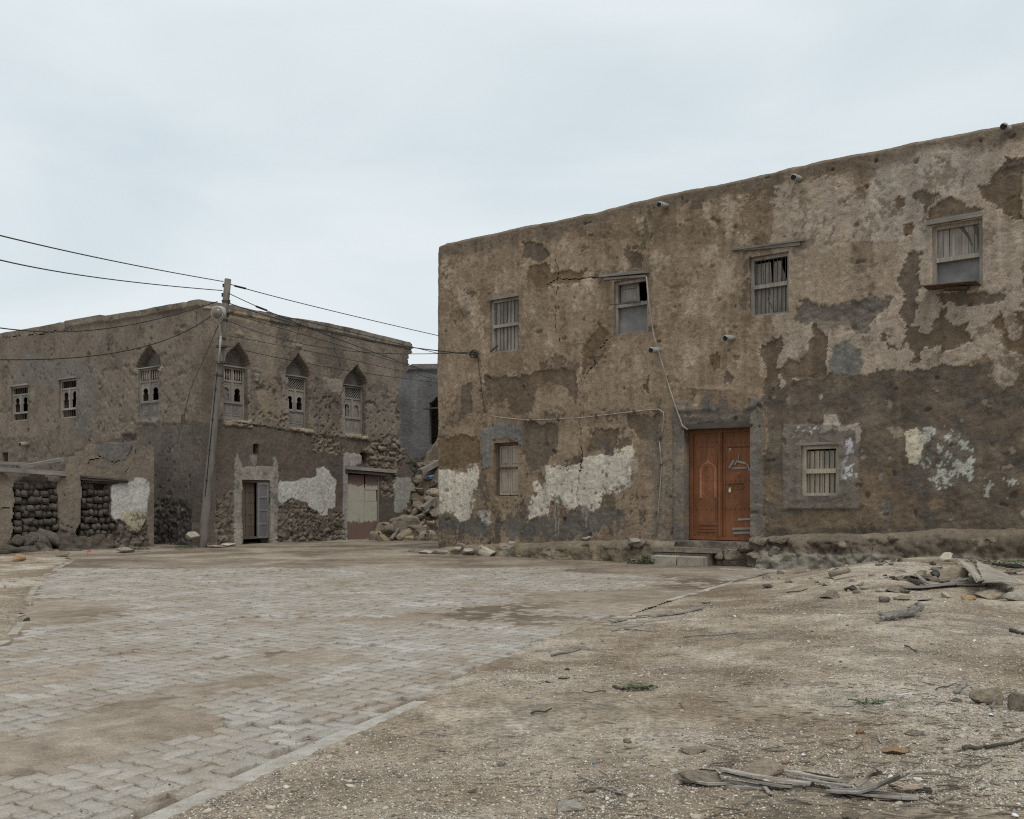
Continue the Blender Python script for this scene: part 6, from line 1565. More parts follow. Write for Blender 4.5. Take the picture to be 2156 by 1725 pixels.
rim = face_ring(0, 1.03); G().tube(rim + rim[:1], .014, 6).build('lamp_rim', LAMPW, head)
for zz, sx in ((7.78, -.105), (7.5, -.11), (7.3, .105), (6.9, .105)):
    a = along(zz, (sx, -.02)); G().lathe([(.012, zz - .06), (.04, zz - .05), (.028, zz), (.04, zz + .04), (.012, zz + .05)], (a[0], a[1], 0), 8).build('insulator', BLACK, pole)
G().tube([along(6.6, (-.1, -.14)), along(4.6, (-.6, -.6)), along(3.0, (-.78, -.75))], .012, 6).build('stay_wire', IRON, pole)
a = along(3.75, (-.70, -.68)); G().box(a[0] - .05, a[0] + .05, a[1] - .03, a[1] + .03, a[2] - .12, a[2] + .12).build('stay_tensioner', RUST, pole)

# ------------------------------------------------------------------ overhead wires
def wire(p0, pm, p1, lab, r=.017, knots=(), ext=1.0):
    r *= .78; p0, pm, p1 = map(np.array, (p0, pm, p1)); c_ = 2 * pm - .5 * (p0 + p1)
    P = [(1 - t) ** 2 * p0 + 2 * t * (1 - t) * c_ + t * t * p1 for t in np.linspace(0, ext, 34)]
    o = G().tube(P, r, 6).build('overhead_wire', BLACK, None, True, tuple(p0)); tag(o, lab, 'wire', 'overhead wires')
    for t in knots:
        q = (1 - t) ** 2 * p0 + 2 * t * (1 - t) * c_ + t * t * p1
        d = P[-1] - P[0]; d /= np.linalg.norm(d)
        G().tube([q - d * .2 - p0, q - d * .1 - p0, q - p0, q + d * .12 - p0, q + d * .2 - p0], .03, 7).build('splice', BLACK, o)
A = lambda x, y, Y: at(x, y, Y)
wire(A(470, 593, 28.2), A(235, 549, 22), A(-60, 481, 15.8), 'topmost wire running left from the pole to the picture edge', ext=1.7)
wire(A(468, 612, 28.2), A(200, 584, 22), A(-60, 532, 15.8), 'second wire running left from the pole, just under the topmost', ext=1.7)
wire(A(458, 635, 28.2), A(215, 693, 25), A(-60, 681, 19), 'slack wire crossing the roofline of the arched-window house to the left', ext=1.6)
wire(A(449, 662, 28.2), A(270, 738, 26.5), A(-60, 756, 22), 'lowest slack wire hanging across the left face of the arched-window house', ext=1.6)
wire(A(482, 598, 28.2), A(700, 655, 32), A(990, 722, 37), 'topmost wire running right from the pole behind the big house', .017, (.07,))
wire(A(482, 618, 28.2), A(690, 706, 29), A(935, 793, 36), 'wire with a double splice running right from the pole top', .016, (.2,))
wire(A(480, 638, 28.2), A(720, 706, 28), A(1003, 747, 23.8), 'wire from the pole to the anchor beside the upper left window', .018, (.62,))
wire(A(479, 659, 28.2), A(700, 723, 29), A(925, 790, 36), 'wire leaving the pole beside the lamp towards the gap', .013)
wire(A(478, 675, 28.2), A(700, 735, 28), A(1001, 741, 23.8), 'thin wire sagging past the arched windows to the wall anchor', .012)
wire(A(478, 707, 28.2), A(700, 750, 29), A(925, 800, 36), 'thin wire crossing just above the arched windows', .012)
wire(A(476, 728, 28.2), A(700, 775, 30), A(925, 806, 36), 'lowest wire to the right, crossing the arch points', .013)
wire(A(545, 655, 31.4), A(700, 690, 33), A(925, 745, 38), 'dark cable along the cornice of the arched-window house', .016, (.12,))
# ------------------------------------------------------------------ loose stones, wood and litter on the ground
def ground_rock(px, py, w_px, h_px, mat, lab, seed=0, depth=None, sink=.18, n=6, cat='stone', group=None):
    x, y, z = gspot(px, py); sc_ = y / F
    sx, sz = w_px * sc_, h_px * sc_
    me = rocks(mat, n, 8, cuts=10, box=.45, rough=.018)[seed % 8]
    o = put_rock(me, (x, y + sx * .25, z + sz * (.5 - sink)), (sx, depth or sx * .75, sz), (random.uniform(-.12, .12), random.uniform(-.1, .1), random.uniform(-.4, .4)))
    tag(o, lab, cat, group); return o
D3 = lambda x, y: (1291.4 + x / 2.4934, 1094.9 + y / 2.4934)
D2 = lambda x, y: (617.6 + x / 2.737, 1094.9 + y / 2.737)
D5 = lambda x, y: (1796.7 + x / 6.0, 1122.9 + y / 6.0)
for k_, (f, x, y, wd, ht, mat, lab) in enumerate((
    (D3, 462, 1358, 92, 40, STONE_B, 'rounded brown stone at the left end of the splintered palm boards'),
    (D3, 790, 1318, 82, 36, STONE_T, 'pale tan stone lying behind the splintered palm boards'),
    (D3, 1975, 930, 68, 44, STONE_T, 'large tan boulder half buried near the right edge'),
    (D3, 2140, 960, 40, 46, STONE_T, 'tan boulder cut by the right edge of the picture'),
    (D3, 1500, 1215, 66, 16, STONE_O, 'flat orange sandstone slab in the right foreground'),
    (D3, 1300, 1110, 20, 16, STONE_O, 'small upright orange stone behind the flat sandstone slab'),
    (D3, 1145, 395, 42, 22, STONE_B, 'brown stone in front of the little rubble pile near the wall'),
    (D3, 1130, 315, 30, 12, STONE_T, 'small tan stone behind the short pipe piece'),
    (D3, 1250, 365, 26, 14, STONE_D, 'dark grey stone right of the little rubble pile'),
    (D3, 815, 340, 26, 9, STONE_D, 'dark flat stone at the edge of the paving'),
    (D3, 1470, 205, 18, 18, STONE_B, 'dark brown stone near the wall, left of the grey plywood'),
    (D3, 1410, 215, 14, 12, STONE_B, 'small brown stone beside the dark brown stone near the wall'),
    (D3, 1510, 205, 14, 14, STONE_T, 'small tan stone right of the dark brown stone near the wall'),
    (D3, 1620, 165, 26, 20, STONE_T, 'tan stone resting against the foot of the wall'),
    (D3, 1755, 195, 34, 24, STONE_L, 'pale angular stone at the wall above the grey plywood'),
    (D3, 1800, 285, 62, 42, STONE_T, 'large tan wall fragment leaning beside the grey plywood'),
    (D3, 1710, 270, 28, 22, STONE_B, 'brown stone left of the large tan wall fragment'),
    (D3, 1985, 395, 56, 26, STONE_T, 'jagged tan stone in front of the grey plywood'),
    (D3, 2130, 395, 50, 28, STONE_L, 'pale stone slab at the right edge before the plywood'),
    (D3, 1875, 410, 28, 11, STONE_O, 'flat orange stone before the plywood heap'),
    (D3, 1755, 395, 24, 14, STONE_L, 'white stone in front of the long grey board'),
    (D3, 1650, 410, 38, 12, STONE_L, 'flat pale stone in front of the left plywood piece'),
    (D3, 1530, 410, 40, 13, STONE_T, 'flat tan stone below the left plywood piece'),
    (D3, 1490, 385, 44, 14, STONE_B, 'low brown stone below the left plywood piece'),
    (D3, 1505, 305, 18, 13, STONE_B, 'small brown stone left of the round black lid'),
    (D3, 1250, 1560, 38, 20, STONE_B, 'brown stone cut by the bottom edge of the picture'),
    (D3, 910, 1275, 22, 8, STONE_O, 'small orange stone behind the palm boards'),
    (D3, 430, 1215, 48, 12, STONE_T, 'flat tan stone in the left of the right-hand dirt'),
    (D3, 70, 1160, 16, 12, STONE_T, 'tan pebble left in the middle of the dirt'),
    (D3, 490, 430, 22, 10, STONE_L, 'pale stone beside the kerb end'),
    (D3, 1600, 1125, 44, 10, STONE_B, 'low brown stone with dark twigs around it'),
    (D3, 1810, 950, 28, 10, STONE_B, 'small brown stone in front of the large tan boulder'),
    (D2, 1930, 1275, 16, 12, STONE_T, 'angular tan stone in the middle of the dirt'),
    (D2, 1710, 1560, 30, 10, STONE_T, 'rounded tan stone near the grey stick'),
    (D2, 1030, 1565, 18, 8, STONE_T, 'small flat tan stone at the bottom centre'),
    (D2, 1600, 1660, 64, 14, STONE_L, 'whitish lime lump at the bottom centre of the picture'),
    (D2, 1480, 930, 24, 8, STONE_L, 'pale stone near the kerb in mid dirt'),
    (D2, 1560, 910, 26, 7, STONE_T, 'flat tan stone beside the kerb in mid dirt'),
    (D2, 1575, 862, 14, 5, STONE_D, 'grey chip of stone beside the kerb'))):
    px, py = f(x, y); ground_rock(px, py + ht * .4, wd, ht, mat, lab, k_)
# stones by the outbuilding, the pole and the left kerb
for k_, (px, py, wd, ht, mat, lab) in enumerate((
    (38, 1180, 30, 14, STONE_O, 'orange stone in front of the fallen dark slabs'), (51, 1310, 14, 11, STONE_D, 'round grey cobble resting on the left kerb'),
    (262, 1163, 34, 14, STONE_L, 'pale slab before the white patch of the outbuilding'), (405, 1130, 19, 17, STONE_L, 'pale angular stone propped beside the pole foot'), (402, 1147, 30, 20, STONE_T, 'tan stone under the pale angular stone by the pole'),
    (345, 1143, 44, 12, STONE_T, 'low tan stone against the dark foot of the arched-window house'), (130, 1172, 34, 12, STONE_T, 'tan stone left of the kerb start'), (22, 1230, 18, 9, STONE_L, 'pale stone in the dirt left of the kerb'),
    (10, 1270, 16, 8, STONE_L, 'whitish stone at the left picture edge beside the kerb'), (8, 1400, 12, 7, STONE_D, 'small dark stone at the left edge of the paving'), (455, 1152, 40, 6, STONE_T, 'thin tan slab just right of the pole foot'), (480, 1150, 30, 8, STONE_L, 'pale broken slab left of the narrow door'))):
    x, y = gpt(px, py, .0); sc_ = y / F
    me = rocks(mat, 6, 8, cuts=10, box=.45, rough=.018)[(k_ + 3) % 8]
    o = put_rock(me, (x, y + .05, ht * sc_ * .34 + (.28 if px == 405 else 0) * 0), (wd * sc_, wd * sc_ * .7, ht * sc_), (0.05, .1, random.uniform(-.3, .3)))
    if k_ == 3: o.location = (*at(405, 1126, 28.0)[:2], at(405, 1129, 28.0)[2]); o.rotation_euler = (.1, .6, .2)
    tag(o, lab, 'stone')

# small rubble strewn along the foot of the wall
for k_ in range(95):
    px = random.uniform(1600, 2150); py = random.triangular(1172, 1275, 1190 + (px - 1600) * .02)
    x, y, z = gspot(px, py)
    if right_of(x, min(y, 18.6)) < .25 or (x - MF.o[0]) * MF.n[0] + (y - MF.o[1]) * MF.n[1] < .6: continue
    s_ = random.uniform(.04, .13) * (1.3 if random.random() < .2 else 1)
    o = put_rock(random.choice(rocks((STONE_T, STONE_B, STONE_L)[k_ % 3], 3, 6, cuts=8)), (x, y, z + s_ * .15), (s_ * 1.3, s_, s_ * .6))
    tag(o, 'small rubble stone strewn on the dirt before the foot of the big house', 'stone', 'small rubble by the big house')

def gp(f, x, y, lift=0.0):
    px, py = f(x, y); z = lift
    for _ in range(5):
        X, Y = gpt(px, py, z); z = gz1(X, Y) + lift
    return np.array((X, Y, z))
def stick(f, x0, y0, x1, y1, wpx, lab, mat=None, bend=.0, lift=.012, cat='stick', flat=False):
    p = gp(f, x0, y0, lift); q = gp(f, x1, y1, lift); r = wpx * (p[1] + q[1]) / 2 / F / 2
    sd = np.cross((q - p) / np.linalg.norm(q - p), (0, 0, 1)); L = np.linalg.norm(q - p)
    P = []
    for t in np.linspace(0, 1, 7):
        m = p + (q - p) * t; m[2] = gz1(m[0], m[1]) + max(lift, r * .8) + .006 * sin(t * 7); P.append(m + sd * bend * L * sin(pi * t) + sd * random.uniform(-.006, .006))
    o = G()
    if flat:
        for a_, b_ in zip(P[:-1], P[1:]): o.beam(a_, b_ + (b_ - a_) * .02, r * 2, max(.008, r * .5))
    else: o.tube(P, r, 6, r * .6)
    o = o.build('stick', mat or WOOD_H, None, not flat, tuple(p)); tag(o, lab, cat); return o
for a in ((D3, 370, 613, 655, 590, 4, 'long thin pale stick in the middle of the dirt'), (D3, 60, 570, 245, 580, 3.5, 'thin grey stick near the kerb bend, lower of two'), (D3, 700, 622, 820, 617, 2.5, 'short thin twig right of the long pale stick'),
          (D3, 1690, 890, 1800, 858, 3, 'dark twig left of the large tan boulder'), (D3, 1985, 985, 2112, 897, 6, 'pale split stick beside the large tan boulder'), (D3, 1830, 1268, 1900, 1240, 3, 'short yellowish twig in the right foreground'),
          (D3, 1840, 1200, 1950, 1188, 11, 'thick dark stick in the right foreground'), (D3, 1960, 1195, 2170, 1150, 8, 'long dark branch running out at the right edge'), (D3, 0, 872, 62, 886, 5, 'dark twig beside the green weed'), (D3, 340, 962, 378, 985, 3, 'tiny dark twig in the middle of the dirt'),
          (D3, 0, 1412, 62, 1440, 7, 'grey stick end at bottom centre right of the bare dirt'), (D2, 730, 1228, 935, 1236, 3.5, 'straight thin stick lying level near the kerb'), (D2, 1640, 1470, 1910, 1582, 4.5, 'straight grey stick slanting in the bottom middle'),
          (D2, 1370, 1114, 1488, 1089, 5, 'dark grey splinter in mid foreground'), (D2, 1485, 780, 1655, 741, 6, 'flat pale splinter near the paving edge'), (D2, 1910, 628, 2112, 638, 4, 'thin stick beside the kerb boards'), (D2, 1840, 640, 2020, 598, 3, 'thin twig crossing beside the kerb boards'),
          (D2, 1840, 960, 1905, 972, 5, 'short dark bark piece left of the weed'), (D2, 1800, 990, 1660, 986, 3, 'thin dark twig left of the green weed'), (D3, 1390, 1135, 1402, 1172, 6, 'short pale splinter standing behind the sandstone slab'), (D3, 1480, 305, 1590, 262, 3, 'thin stick by the rubble near the plywood'),
          (D3, 910, 380, 1020, 362, 3, 'thin dark stick on the dirt slope'), (D3, 1310, 980, 1480, 992, 3, 'thin curved twig in front of the plastic spoon'), (D3, 1530, 660, 1600, 690, 4, 'dark bark curl in the right middle ground'), (D3, 2085, 580, 2160, 600, 9, 'black charred stick at the right edge')):
    stick(*a, mat=WOOD_DARK if 'dark' in a[6] or 'black' in a[6] else WOOD_H, bend=random.uniform(-.04, .04))
for a in ((D2, 1800, 570, 2000, 562, 6, 'flat board lying along the kerb, left piece'), (D2, 1980, 560, 2160, 545, 9, 'weathered log along the kerb edge'), (D2, 1835, 590, 1920, 572, 9, 'brown block of wood at the kerb'), (D3, 190, 512, 470, 462, 9, 'long weathered plank half buried beside the kerb'), (D3, 1800, 905, 1850, 850, 9, 'short flat board left of the large tan boulder'), (D3, 780, 1405, 835, 1440, 8, 'short pale broken board in front of the palm boards')):
    stick(*a, flat=True, cat='board')
# bark scraps and dark twigs on the right are litter nobody could count
def litter(n, box, lw, name, mat, lab):
    g = G()
    for _ in range(n):
        px = random.uniform(box[0], box[1]); py = random.uniform(box[2], box[3])
        X, Y, Zz = gspot(px, py)
        if right_of(X, min(Y, 18.6)) < .12: continue
        L = random.uniform(*lw) ; a = random.gauss(0, .5) + (pi if random.random() < .5 else 0)
        d = np.array((cos(a), sin(a), random.uniform(-.08, .08))) * L / 2; c_ = np.array((X, Y, Zz + .008))
        g.beam(c_ - d, c_ + d, random.uniform(.003, .008), .004)
    o = g.build(name, mat); tag(o, lab, 'twigs', kind='stuff')
litter(240, (1500, 2200, 1440, 1740), (.02, .12), 'twig_litter', mat_wood('dry_dark_twig', (.09, .075, .06), (.2, .17, .14), 'n'), 'dark twigs and bark scraps scattered over the right foreground')
litter(500, (1000, 2200, 1230, 1720), (.02, .10), 'straw_litter', mat_wood('pale_straw', (.25, .21, .16), (.42, .36, .28), 'n'), 'pale straw and splinters scattered over the dirt')

# splintered palm boards in the foreground, each a thing
def strip_board(P, wid, th, lab, mat=None, cat='board', name='palm_board', twist=0.0):
    P = [np.array(p, float) for p in P]
    if wid >= .028: return fibre_board(P, wid, th, lab, mat, cat, name)
    P = [np.array(p, float) for p in P]; n = len(P); vs = []; r = np.random.default_rng(len(lab) * 7 + n)
    segs = 5
    for i, p in enumerate(P):
        d = P[min(i + 1, n - 1)] - P[max(i - 1, 0)]; d /= np.linalg.norm(d); sd = np.cross(d, (0, 0, 1)); sd /= np.linalg.norm(sd)
        up = np.cross(sd, d); sd = sd * cos(twist) + up * sin(twist)
        for k in range(segs + 1):
            s_ = k / segs - .5; rag_ = d * (r.uniform(-.05, .05) if i in (0, n - 1) else 0)
            vs.append(p + sd * wid * s_ * (1 if 0 < i < n - 1 else r.uniform(.8, 1)) + up * (.04 * wid * (4 * s_ * s_ - .5) + r.uniform(-.004, .004)) + rag_)
    m = segs + 1; V = vs + [v - np.array((0, 0, th)) for v in vs]; b = len(vs)
    fs = [(i * m + k, i * m + k + 1, (i + 1) * m + k + 1, (i + 1) * m + k) for i in range(n - 1) for k in range(segs)]
    fs += [tuple(b + j for j in f[::-1]) for f in fs]
    bd = [k for k in range(m)] + [i * m + segs for i in range(1, n)] + [(n - 1) * m + k for k in range(segs - 1, -1, -1)] + [i * m for i in range(n - 2, 0, -1)]
    fs += [(bd[j], bd[(j + 1) % len(bd)], b + bd[(j + 1) % len(bd)], b + bd[j]) for j in range(len(bd))]
    g = G(); g.add(V, fs); o = g.build(name, mat or WOOD_H, None, False, tuple(P[0])); tag(o, lab, cat); return o
def fibre_board(P, wid, th, lab, mat, cat, name):
    r = np.random.default_rng(len(lab) * 13); nf = max(4, int(wid / .014)); g = G()
    cum = np.r_[0, np.cumsum([np.linalg.norm(b - a) for a, b in zip(P[:-1], P[1:])])]; L = cum[-1]; A_ = np.array(P)
    for k in range(nf):
        s0, s1 = L * max(0, r.normal(0, .03)), L * (1 - abs(r.normal(0, .05))); off = (k + .5) / nf - .5; w1 = wid / nf * r.uniform(.85, 1.25); dz = r.uniform(-.006, .006); fan = r.uniform(-.25, .25) * (r.random() < .3)
        pts = []
        for s_ in np.linspace(s0, s1, 9):
            p = np.array([np.interp(s_, cum, A_[:, i]) for i in range(3)]); q = np.array([np.interp(min(s_ + .02, L), cum, A_[:, i]) for i in range(3)]) - np.array([np.interp(max(s_ - .02, 0), cum, A_[:, i]) for i in range(3)])
            q /= np.linalg.norm(q); sd = np.cross(q, (0, 0, 1)); sd /= np.linalg.norm(sd)
            pts.append(p + sd * wid * off * (1 + fan * (s_ / L)) + np.array((0, 0, dz + r.uniform(-.0015, .0015))))
        for a, b in zip(pts[:-1], pts[1:]): g.beam(a, b + (b - a) * .02, w1, th * r.uniform(.6, 1))
    o = g.build(name, mat or WOOD_H, None, False, tuple(P[0])); tag(o, lab, cat); return o
def path3(f, pts):
    return [gp(f, x, y, l) for x, y, l in pts]
PALM = mat_wood('grey_palm_fibre', (.19, .17, .15), (.40, .37, .335), 'x', .9, 1.2)
D6 = lambda x, y: (1347.6 + x / 3.491, 1572.2 + y / 3.491)
for P_, wd_, lab, m_ in (
    ([(590, 165, .06), (760, 200, .06), (1000, 240, .035), (1280, 278, .02)], .055, 'long curved palm board leaning on the rounded brown stone', PALM),
    ([(610, 200, .04), (800, 245, .035), (980, 285, .02), (1130, 300, .012)], .032, 'narrow palm board under the long curved one', PALM),
    ([(612, 238, .02), (720, 262, .02), (900, 285, .012), (1120, 297, .01)], .02, 'lowest narrow palm splinter in front of the stones', PALM),
    ([(275, 200, .02), (380, 240, .03), (500, 266, .02), (690, 262, .015)], .016, 'thin pale splinter in front of the rounded brown stone', PALM),
    ([(1030, 170, .02), (1150, 188, .03), (1300, 215, .025), (1470, 240, .012)], .024, 'narrow palm splinter behind the long curved board', PALM),
    ([(1160, 178, .02), (1300, 205, .02), (1420, 222, .012)], .014, 'thin dark splinter behind the narrow palm splinter', WOOD_DARK),
    ([(1180, 240, .02), (1400, 275, .02), (1560, 300, .012)], .045, 'thin palm splinter between the two long boards', PALM),
    ([(1380, 318, .02), (1500, 328, .022), (1620, 330, .025), (1760, 288, .05), (1860, 240, .085), (1965, 192, .12)], .075, 'palm board with its right end curling up', PALM),
    ([(1580, 285, .03), (1680, 222, .06), (1760, 168, .10)], .06, 'brown palm board upright behind the curling one', WOOD_BROWN),
    ([(1480, 325, .012), (1700, 348, .02), (1900, 366, .02), (2050, 373, .012)], .055, 'flat palm board lying in front, nearest the camera', PALM),
    ([(1830, 278, .015), (1990, 300, .02), (2156, 322, .012)], .03, 'thin dark palm splinter at the right end of the boards', WOOD_DARK),
    ([(1840, 265, .03), (1950, 300, .03), (2080, 295, .02)], .03, 'brown lump of bark at the right end of the palm boards', WOOD_BROWN),
    ([(700, 285, .012), (880, 300, .012)], .018, 'short splinter below the lowest palm splinter', PALM)):
    strip_board(path3(D6, P_), wd_, .010, lab, m_)
# broken plywood by the wall
def sheet(corners, th, lab, mat, seed=0):
    r = np.random.default_rng(seed); A_, B_, C_, D_ = [np.array(c) for c in corners]; n, m = 10, 6; vs = []
    for i in range(n + 1):
        for j in range(m + 1):
            s_, t_ = i / n, j / m; p = A_ * (1 - s_) * (1 - t_) + B_ * s_ * (1 - t_) + C_ * s_ * t_ + D_ * (1 - s_) * t_
            p = p + np.array((r.uniform(-.03, .03) * (t_ in (0, 1)), r.uniform(-.03, .03) * (s_ in (0, 1)), .03 * sin(3 * s_ + 2 * t_) + r.uniform(-.004, .004))); vs.append(p)
    k = m + 1; b = len(vs); V = vs + [v - np.array((0, 0, th)) for v in vs]
    fs = [(i * k + j, i * k + j + 1, (i + 1) * k + j + 1, (i + 1) * k + j) for i in range(n) for j in range(m)]; fs += [tuple(b + q for q in f[::-1]) for f in fs]
    bd = list(range(k)) + [i * k + m for i in range(1, n + 1)] + [n * k + j for j in range(m - 1, -1, -1)] + [i * k for i in range(n - 1, 0, -1)]
    fs += [(bd[j], bd[(j + 1) % len(bd)], b + bd[(j + 1) % len(bd)], b + bd[j]) for j in range(len(bd))]
    g = G(); g.add(V, fs); o = g.build('plywood_sheet', mat, None, False, tuple(A_)); tag(o, lab, 'plywood'); return o
PLY = mat_wood('grey_plywood', (.22, .195, .165), (.36, .325, .28), 'n', .9, .8)
P5 = lambda x, y, l=.0: gp(D5, x, y, l)
sheet([at(*D5(1640, 620), 11.3), at(*D5(2140, 655), 11.1), at(*D5(1960, 480), 12.6), at(*D5(1540, 350), 13.4)], .015, 'large grey plywood sheet tilted on the rubble near the right edge', PLY, 1)
sheet([at(*D5(1560, 612), 11.35), at(*D5(1655, 612), 11.33), at(*D5(1520, 350), 13.35), at(*D5(1310, 345), 13.4)], .015, 'split tan plywood strip at the left of the large sheet', PLY, 2)
sheet([P5(480, 655, .03), P5(990, 655, .04), P5(940, 592, .06), P5(560, 612, .05)], .012, 'small grey plywood piece lying left of the wall fragment', PLY, 3)
strip_board(path3(D5, [(620, 745, .03), (900, 725, .03), (1300, 695, .04), (1700, 630, .05), (1990, 600, .07)]), .16, .02, 'long grey board running in front of the plywood', PALM)
strip_board(path3(D5, [(470, 660, .03), (700, 690, .03), (860, 715, .03)]), .06, .02, 'dark narrow board left of the plywood', WOOD_DARK)
strip_board(path3(D5, [(800, 640, .06), (930, 705, .03)]), .05, .015, 'short pale lath crossing the dark board', PALM)
strip_board(path3(D5, [(1210, 660, .05), (1450, 620, .10), (1700, 595, .14)]), .05, .015, 'lath between wall fragment and plywood', PALM)
x, y, z = P5(1040, 615, 0); cap = G().lathe([(.055, -.012), (.055, .012), (.045, .02), (.015, .022)], (0, 0, 0), 14).build('black_lid', BLACKPL, None, True); cap.location = (x, y, z + .1); cap.rotation_euler = (.9, .1, 0); tag(cap, 'round black plastic lid beside the plywood', 'lid')
o = put_rock(rock_mesh('rubbish_bag', BLACKPL, 9, 5, 10, rough=.05), P5(2010, 420, .12), (.55, .2, .07), (0, .05, .2), None, 'rubbish_bag'); tag(o, 'black torn plastic bag behind the plywood at the right edge', 'bag')
p = D3(1185, 310); x, y, z = gspot(*p); o = G().tube([(-.13, 0, .04), (.13, .03, .10)], .045, 12).build('pipe_piece', STONE_B, None, True); o.location = (x, y, z + .04); tag(o, 'short brown pipe piece lying on the little rubble pile', 'pipe')
# curved driftwood
P = [gp(D3, x, y, l) for x, y, l in ((1415, 505, .05), (1450, 505, .05), (1500, 497, .05), (1545, 490, .05), (1585, 468, .07), (1610, 448, .10))]
Q_ = []
for a_, b_ in zip(P[:-1], P[1:]): Q_ += [a_ + (b_ - a_) * t + np.array((0, random.uniform(-.012, .012), random.uniform(-.012, .012))) for t in (0, .33, .66)]
Q_.append(P[-1]); g = G(); g.tube(Q_, .036, 9, .05)
g.v = [tuple(np.array(p_) + np.array((random.uniform(-.006, .006), random.uniform(-.006, .006), random.uniform(-.006, .006)))) for p_ in g.v]
o = g.build('driftwood', WOOD_H, None, False, tuple(P[0])); tag(o, 'curved grey driftwood log with a forked end in the dirt', 'log')
for k_ in (3, 4): G().lathe([(.018, 0), (.018, .006)], tuple(P[k_] - P[0] + np.array((0, -.03, .055))), 8).build('knot_hole', IRON, o)
G().tube([P[0] - P[0] + np.array((.02, 0, .0)), P[0] - P[0] + np.array((-.05, -.03, .04))], .035, 6, .02).build('fork', WOOD_H, o)
G().tube([P[0] - P[0] + np.array((.02, 0, .0)), P[0] - P[0] + np.array((-.04, -.06, -.02))], .03, 6, .02).build('fork', WOOD_H, o)
# plastic spoon
x, y, z = gp(D3, 1460, 932, .02); g = G()
vs = []
for i in range(5):
    for k_ in range(10): vs.append((.04 * (i / 4) * cos(k_ * pi / 5), .025 * (i / 4) * sin(k_ * pi / 5), .012 * (i / 4) ** 2))
g.add(vs, [(i * 10 + k_, i * 10 + (k_ + 1) % 10, (i + 1) * 10 + (k_ + 1) % 10, (i + 1) * 10 + k_) for i in range(4) for k_ in range(10)])
g.beam((.035, 0, .012), (.16, .03, .02), .011, .004)
o = g.build('plastic_spoon', WHITEPL, None, True); o.location = (x, y, z); o.rotation_euler = (-.25, 0, .15); tag(o, 'white plastic spoon lying on the gravel', 'spoon')
for f, x, y, s_, mat, lab in ((D3, 1980, 1028, .05, WHITEPL, 'flat white plastic scrap near the boulder'), (D3, 1000, 1243, .03, WHITEPL, 'small white scrap behind the palm boards'), (D3, 2110, 1560, .05, WHITEPL, 'white plastic scrap in the bottom right corner'), (D3, 350, 668, .025, BLUEPL, 'tiny blue plastic scrap on the gravel'), (D2, 1730, 1412, .015, BLUEPL, 'blue bottle-cap fragment in the foreground gravel')):
    px, py = f(x, y); X, Y, Zz = gspot(px, py); o = put_rock(rock_mesh('scrap', mat, 3, 3, 6), (X, Y, Zz + .008), (s_, s_ * .6, .015), (0.1, .1, random.random()), None, 'plastic_scrap'); tag(o, lab, 'litter')
X, Y = gpt(187, 1164); o = put_rock(rock_mesh('scrap', REDPL, 3, 3, 6), (X, Y, .05), (.12, .08, .06), None, None, 'plastic_scrap'); tag(o, 'small red plastic scrap before the outbuilding', 'litter')

# ------------------------------------------------------------------ weeds
def weed(x, y, z, rad, n, leaf, lab, hgt=.12):
    r = np.random.default_rng(int(abs(x * 100))); vs = []; fs = []
    for _ in range(n):
        a = r.uniform(0, 2 * pi); d = rad * math.sqrt(r.random()); c_ = np.array((x + d * cos(a), y + d * sin(a) * .7, z + r.uniform(.01, hgt) * (1 - .5 * d / rad)))
        t = r.uniform(0, 2 * pi); u_ = np.array((cos(t), sin(t), r.uniform(-.2, .5))) * leaf * r.uniform(.6, 1.2); v_ = np.array((-sin(t), cos(t), r.uniform(-.4, .4))) * leaf * .55
        b = len(vs); vs += [c_ - u_, c_ - v_ * .9, c_ + u_, c_ + v_ * .9]; fs.append((b, b + 1, b + 2, b + 3))
    g = G(); g.add([v - np.array((x, y, z)) for v in vs], fs); root = empty('weed', (x, y, z)); tag(root, lab, 'plant')
    g.build('leaves', LEAF, root)
    s_ = G()
    for k_ in range(5): a = k_ * 1.3; s_.tube([(0, 0, -.01), (rad * .4 * cos(a), rad * .4 * sin(a), hgt * .5), (rad * .8 * cos(a), rad * .6 * sin(a), hgt * .6)], .004, 4)
    s_.build('stems', LEAF, root)
x, y = gpt(1352, 1187); weed(x, y, 0.0, .32, 420, .035, 'green weed growing left of the concrete blocks', .2)
x, y, z = gp(D3, 140, 892); weed(x, y, z, .12, 120, .016, 'small green weed in the middle of the gravel', .05)
x, y = gpt(292, 1160); weed(x, y, .02, .32, 200, .03, 'weed clump beside the pale slab at the outbuilding', .1)
x, y = gpt(390, 1155); weed(x, y, .02, .3, 160, .03, 'low weed left of the pole foot', .08)
x, y, z = gp(D3, 2010, 232); weed(x, y, z, .55, 260, .03, 'low weeds between plywood and wall at right', .1)
x, y, z = gp(D5, 960, 268); weed(x, y, z, .16, 80, .025, 'tiny weed at the wall foot beside the tan stone', .08)
x, y, z = gp(D3, 1330, 965); weed(x, y, z, .14, 130, .009, 'dark green moss-like weed near the spoon', .03)

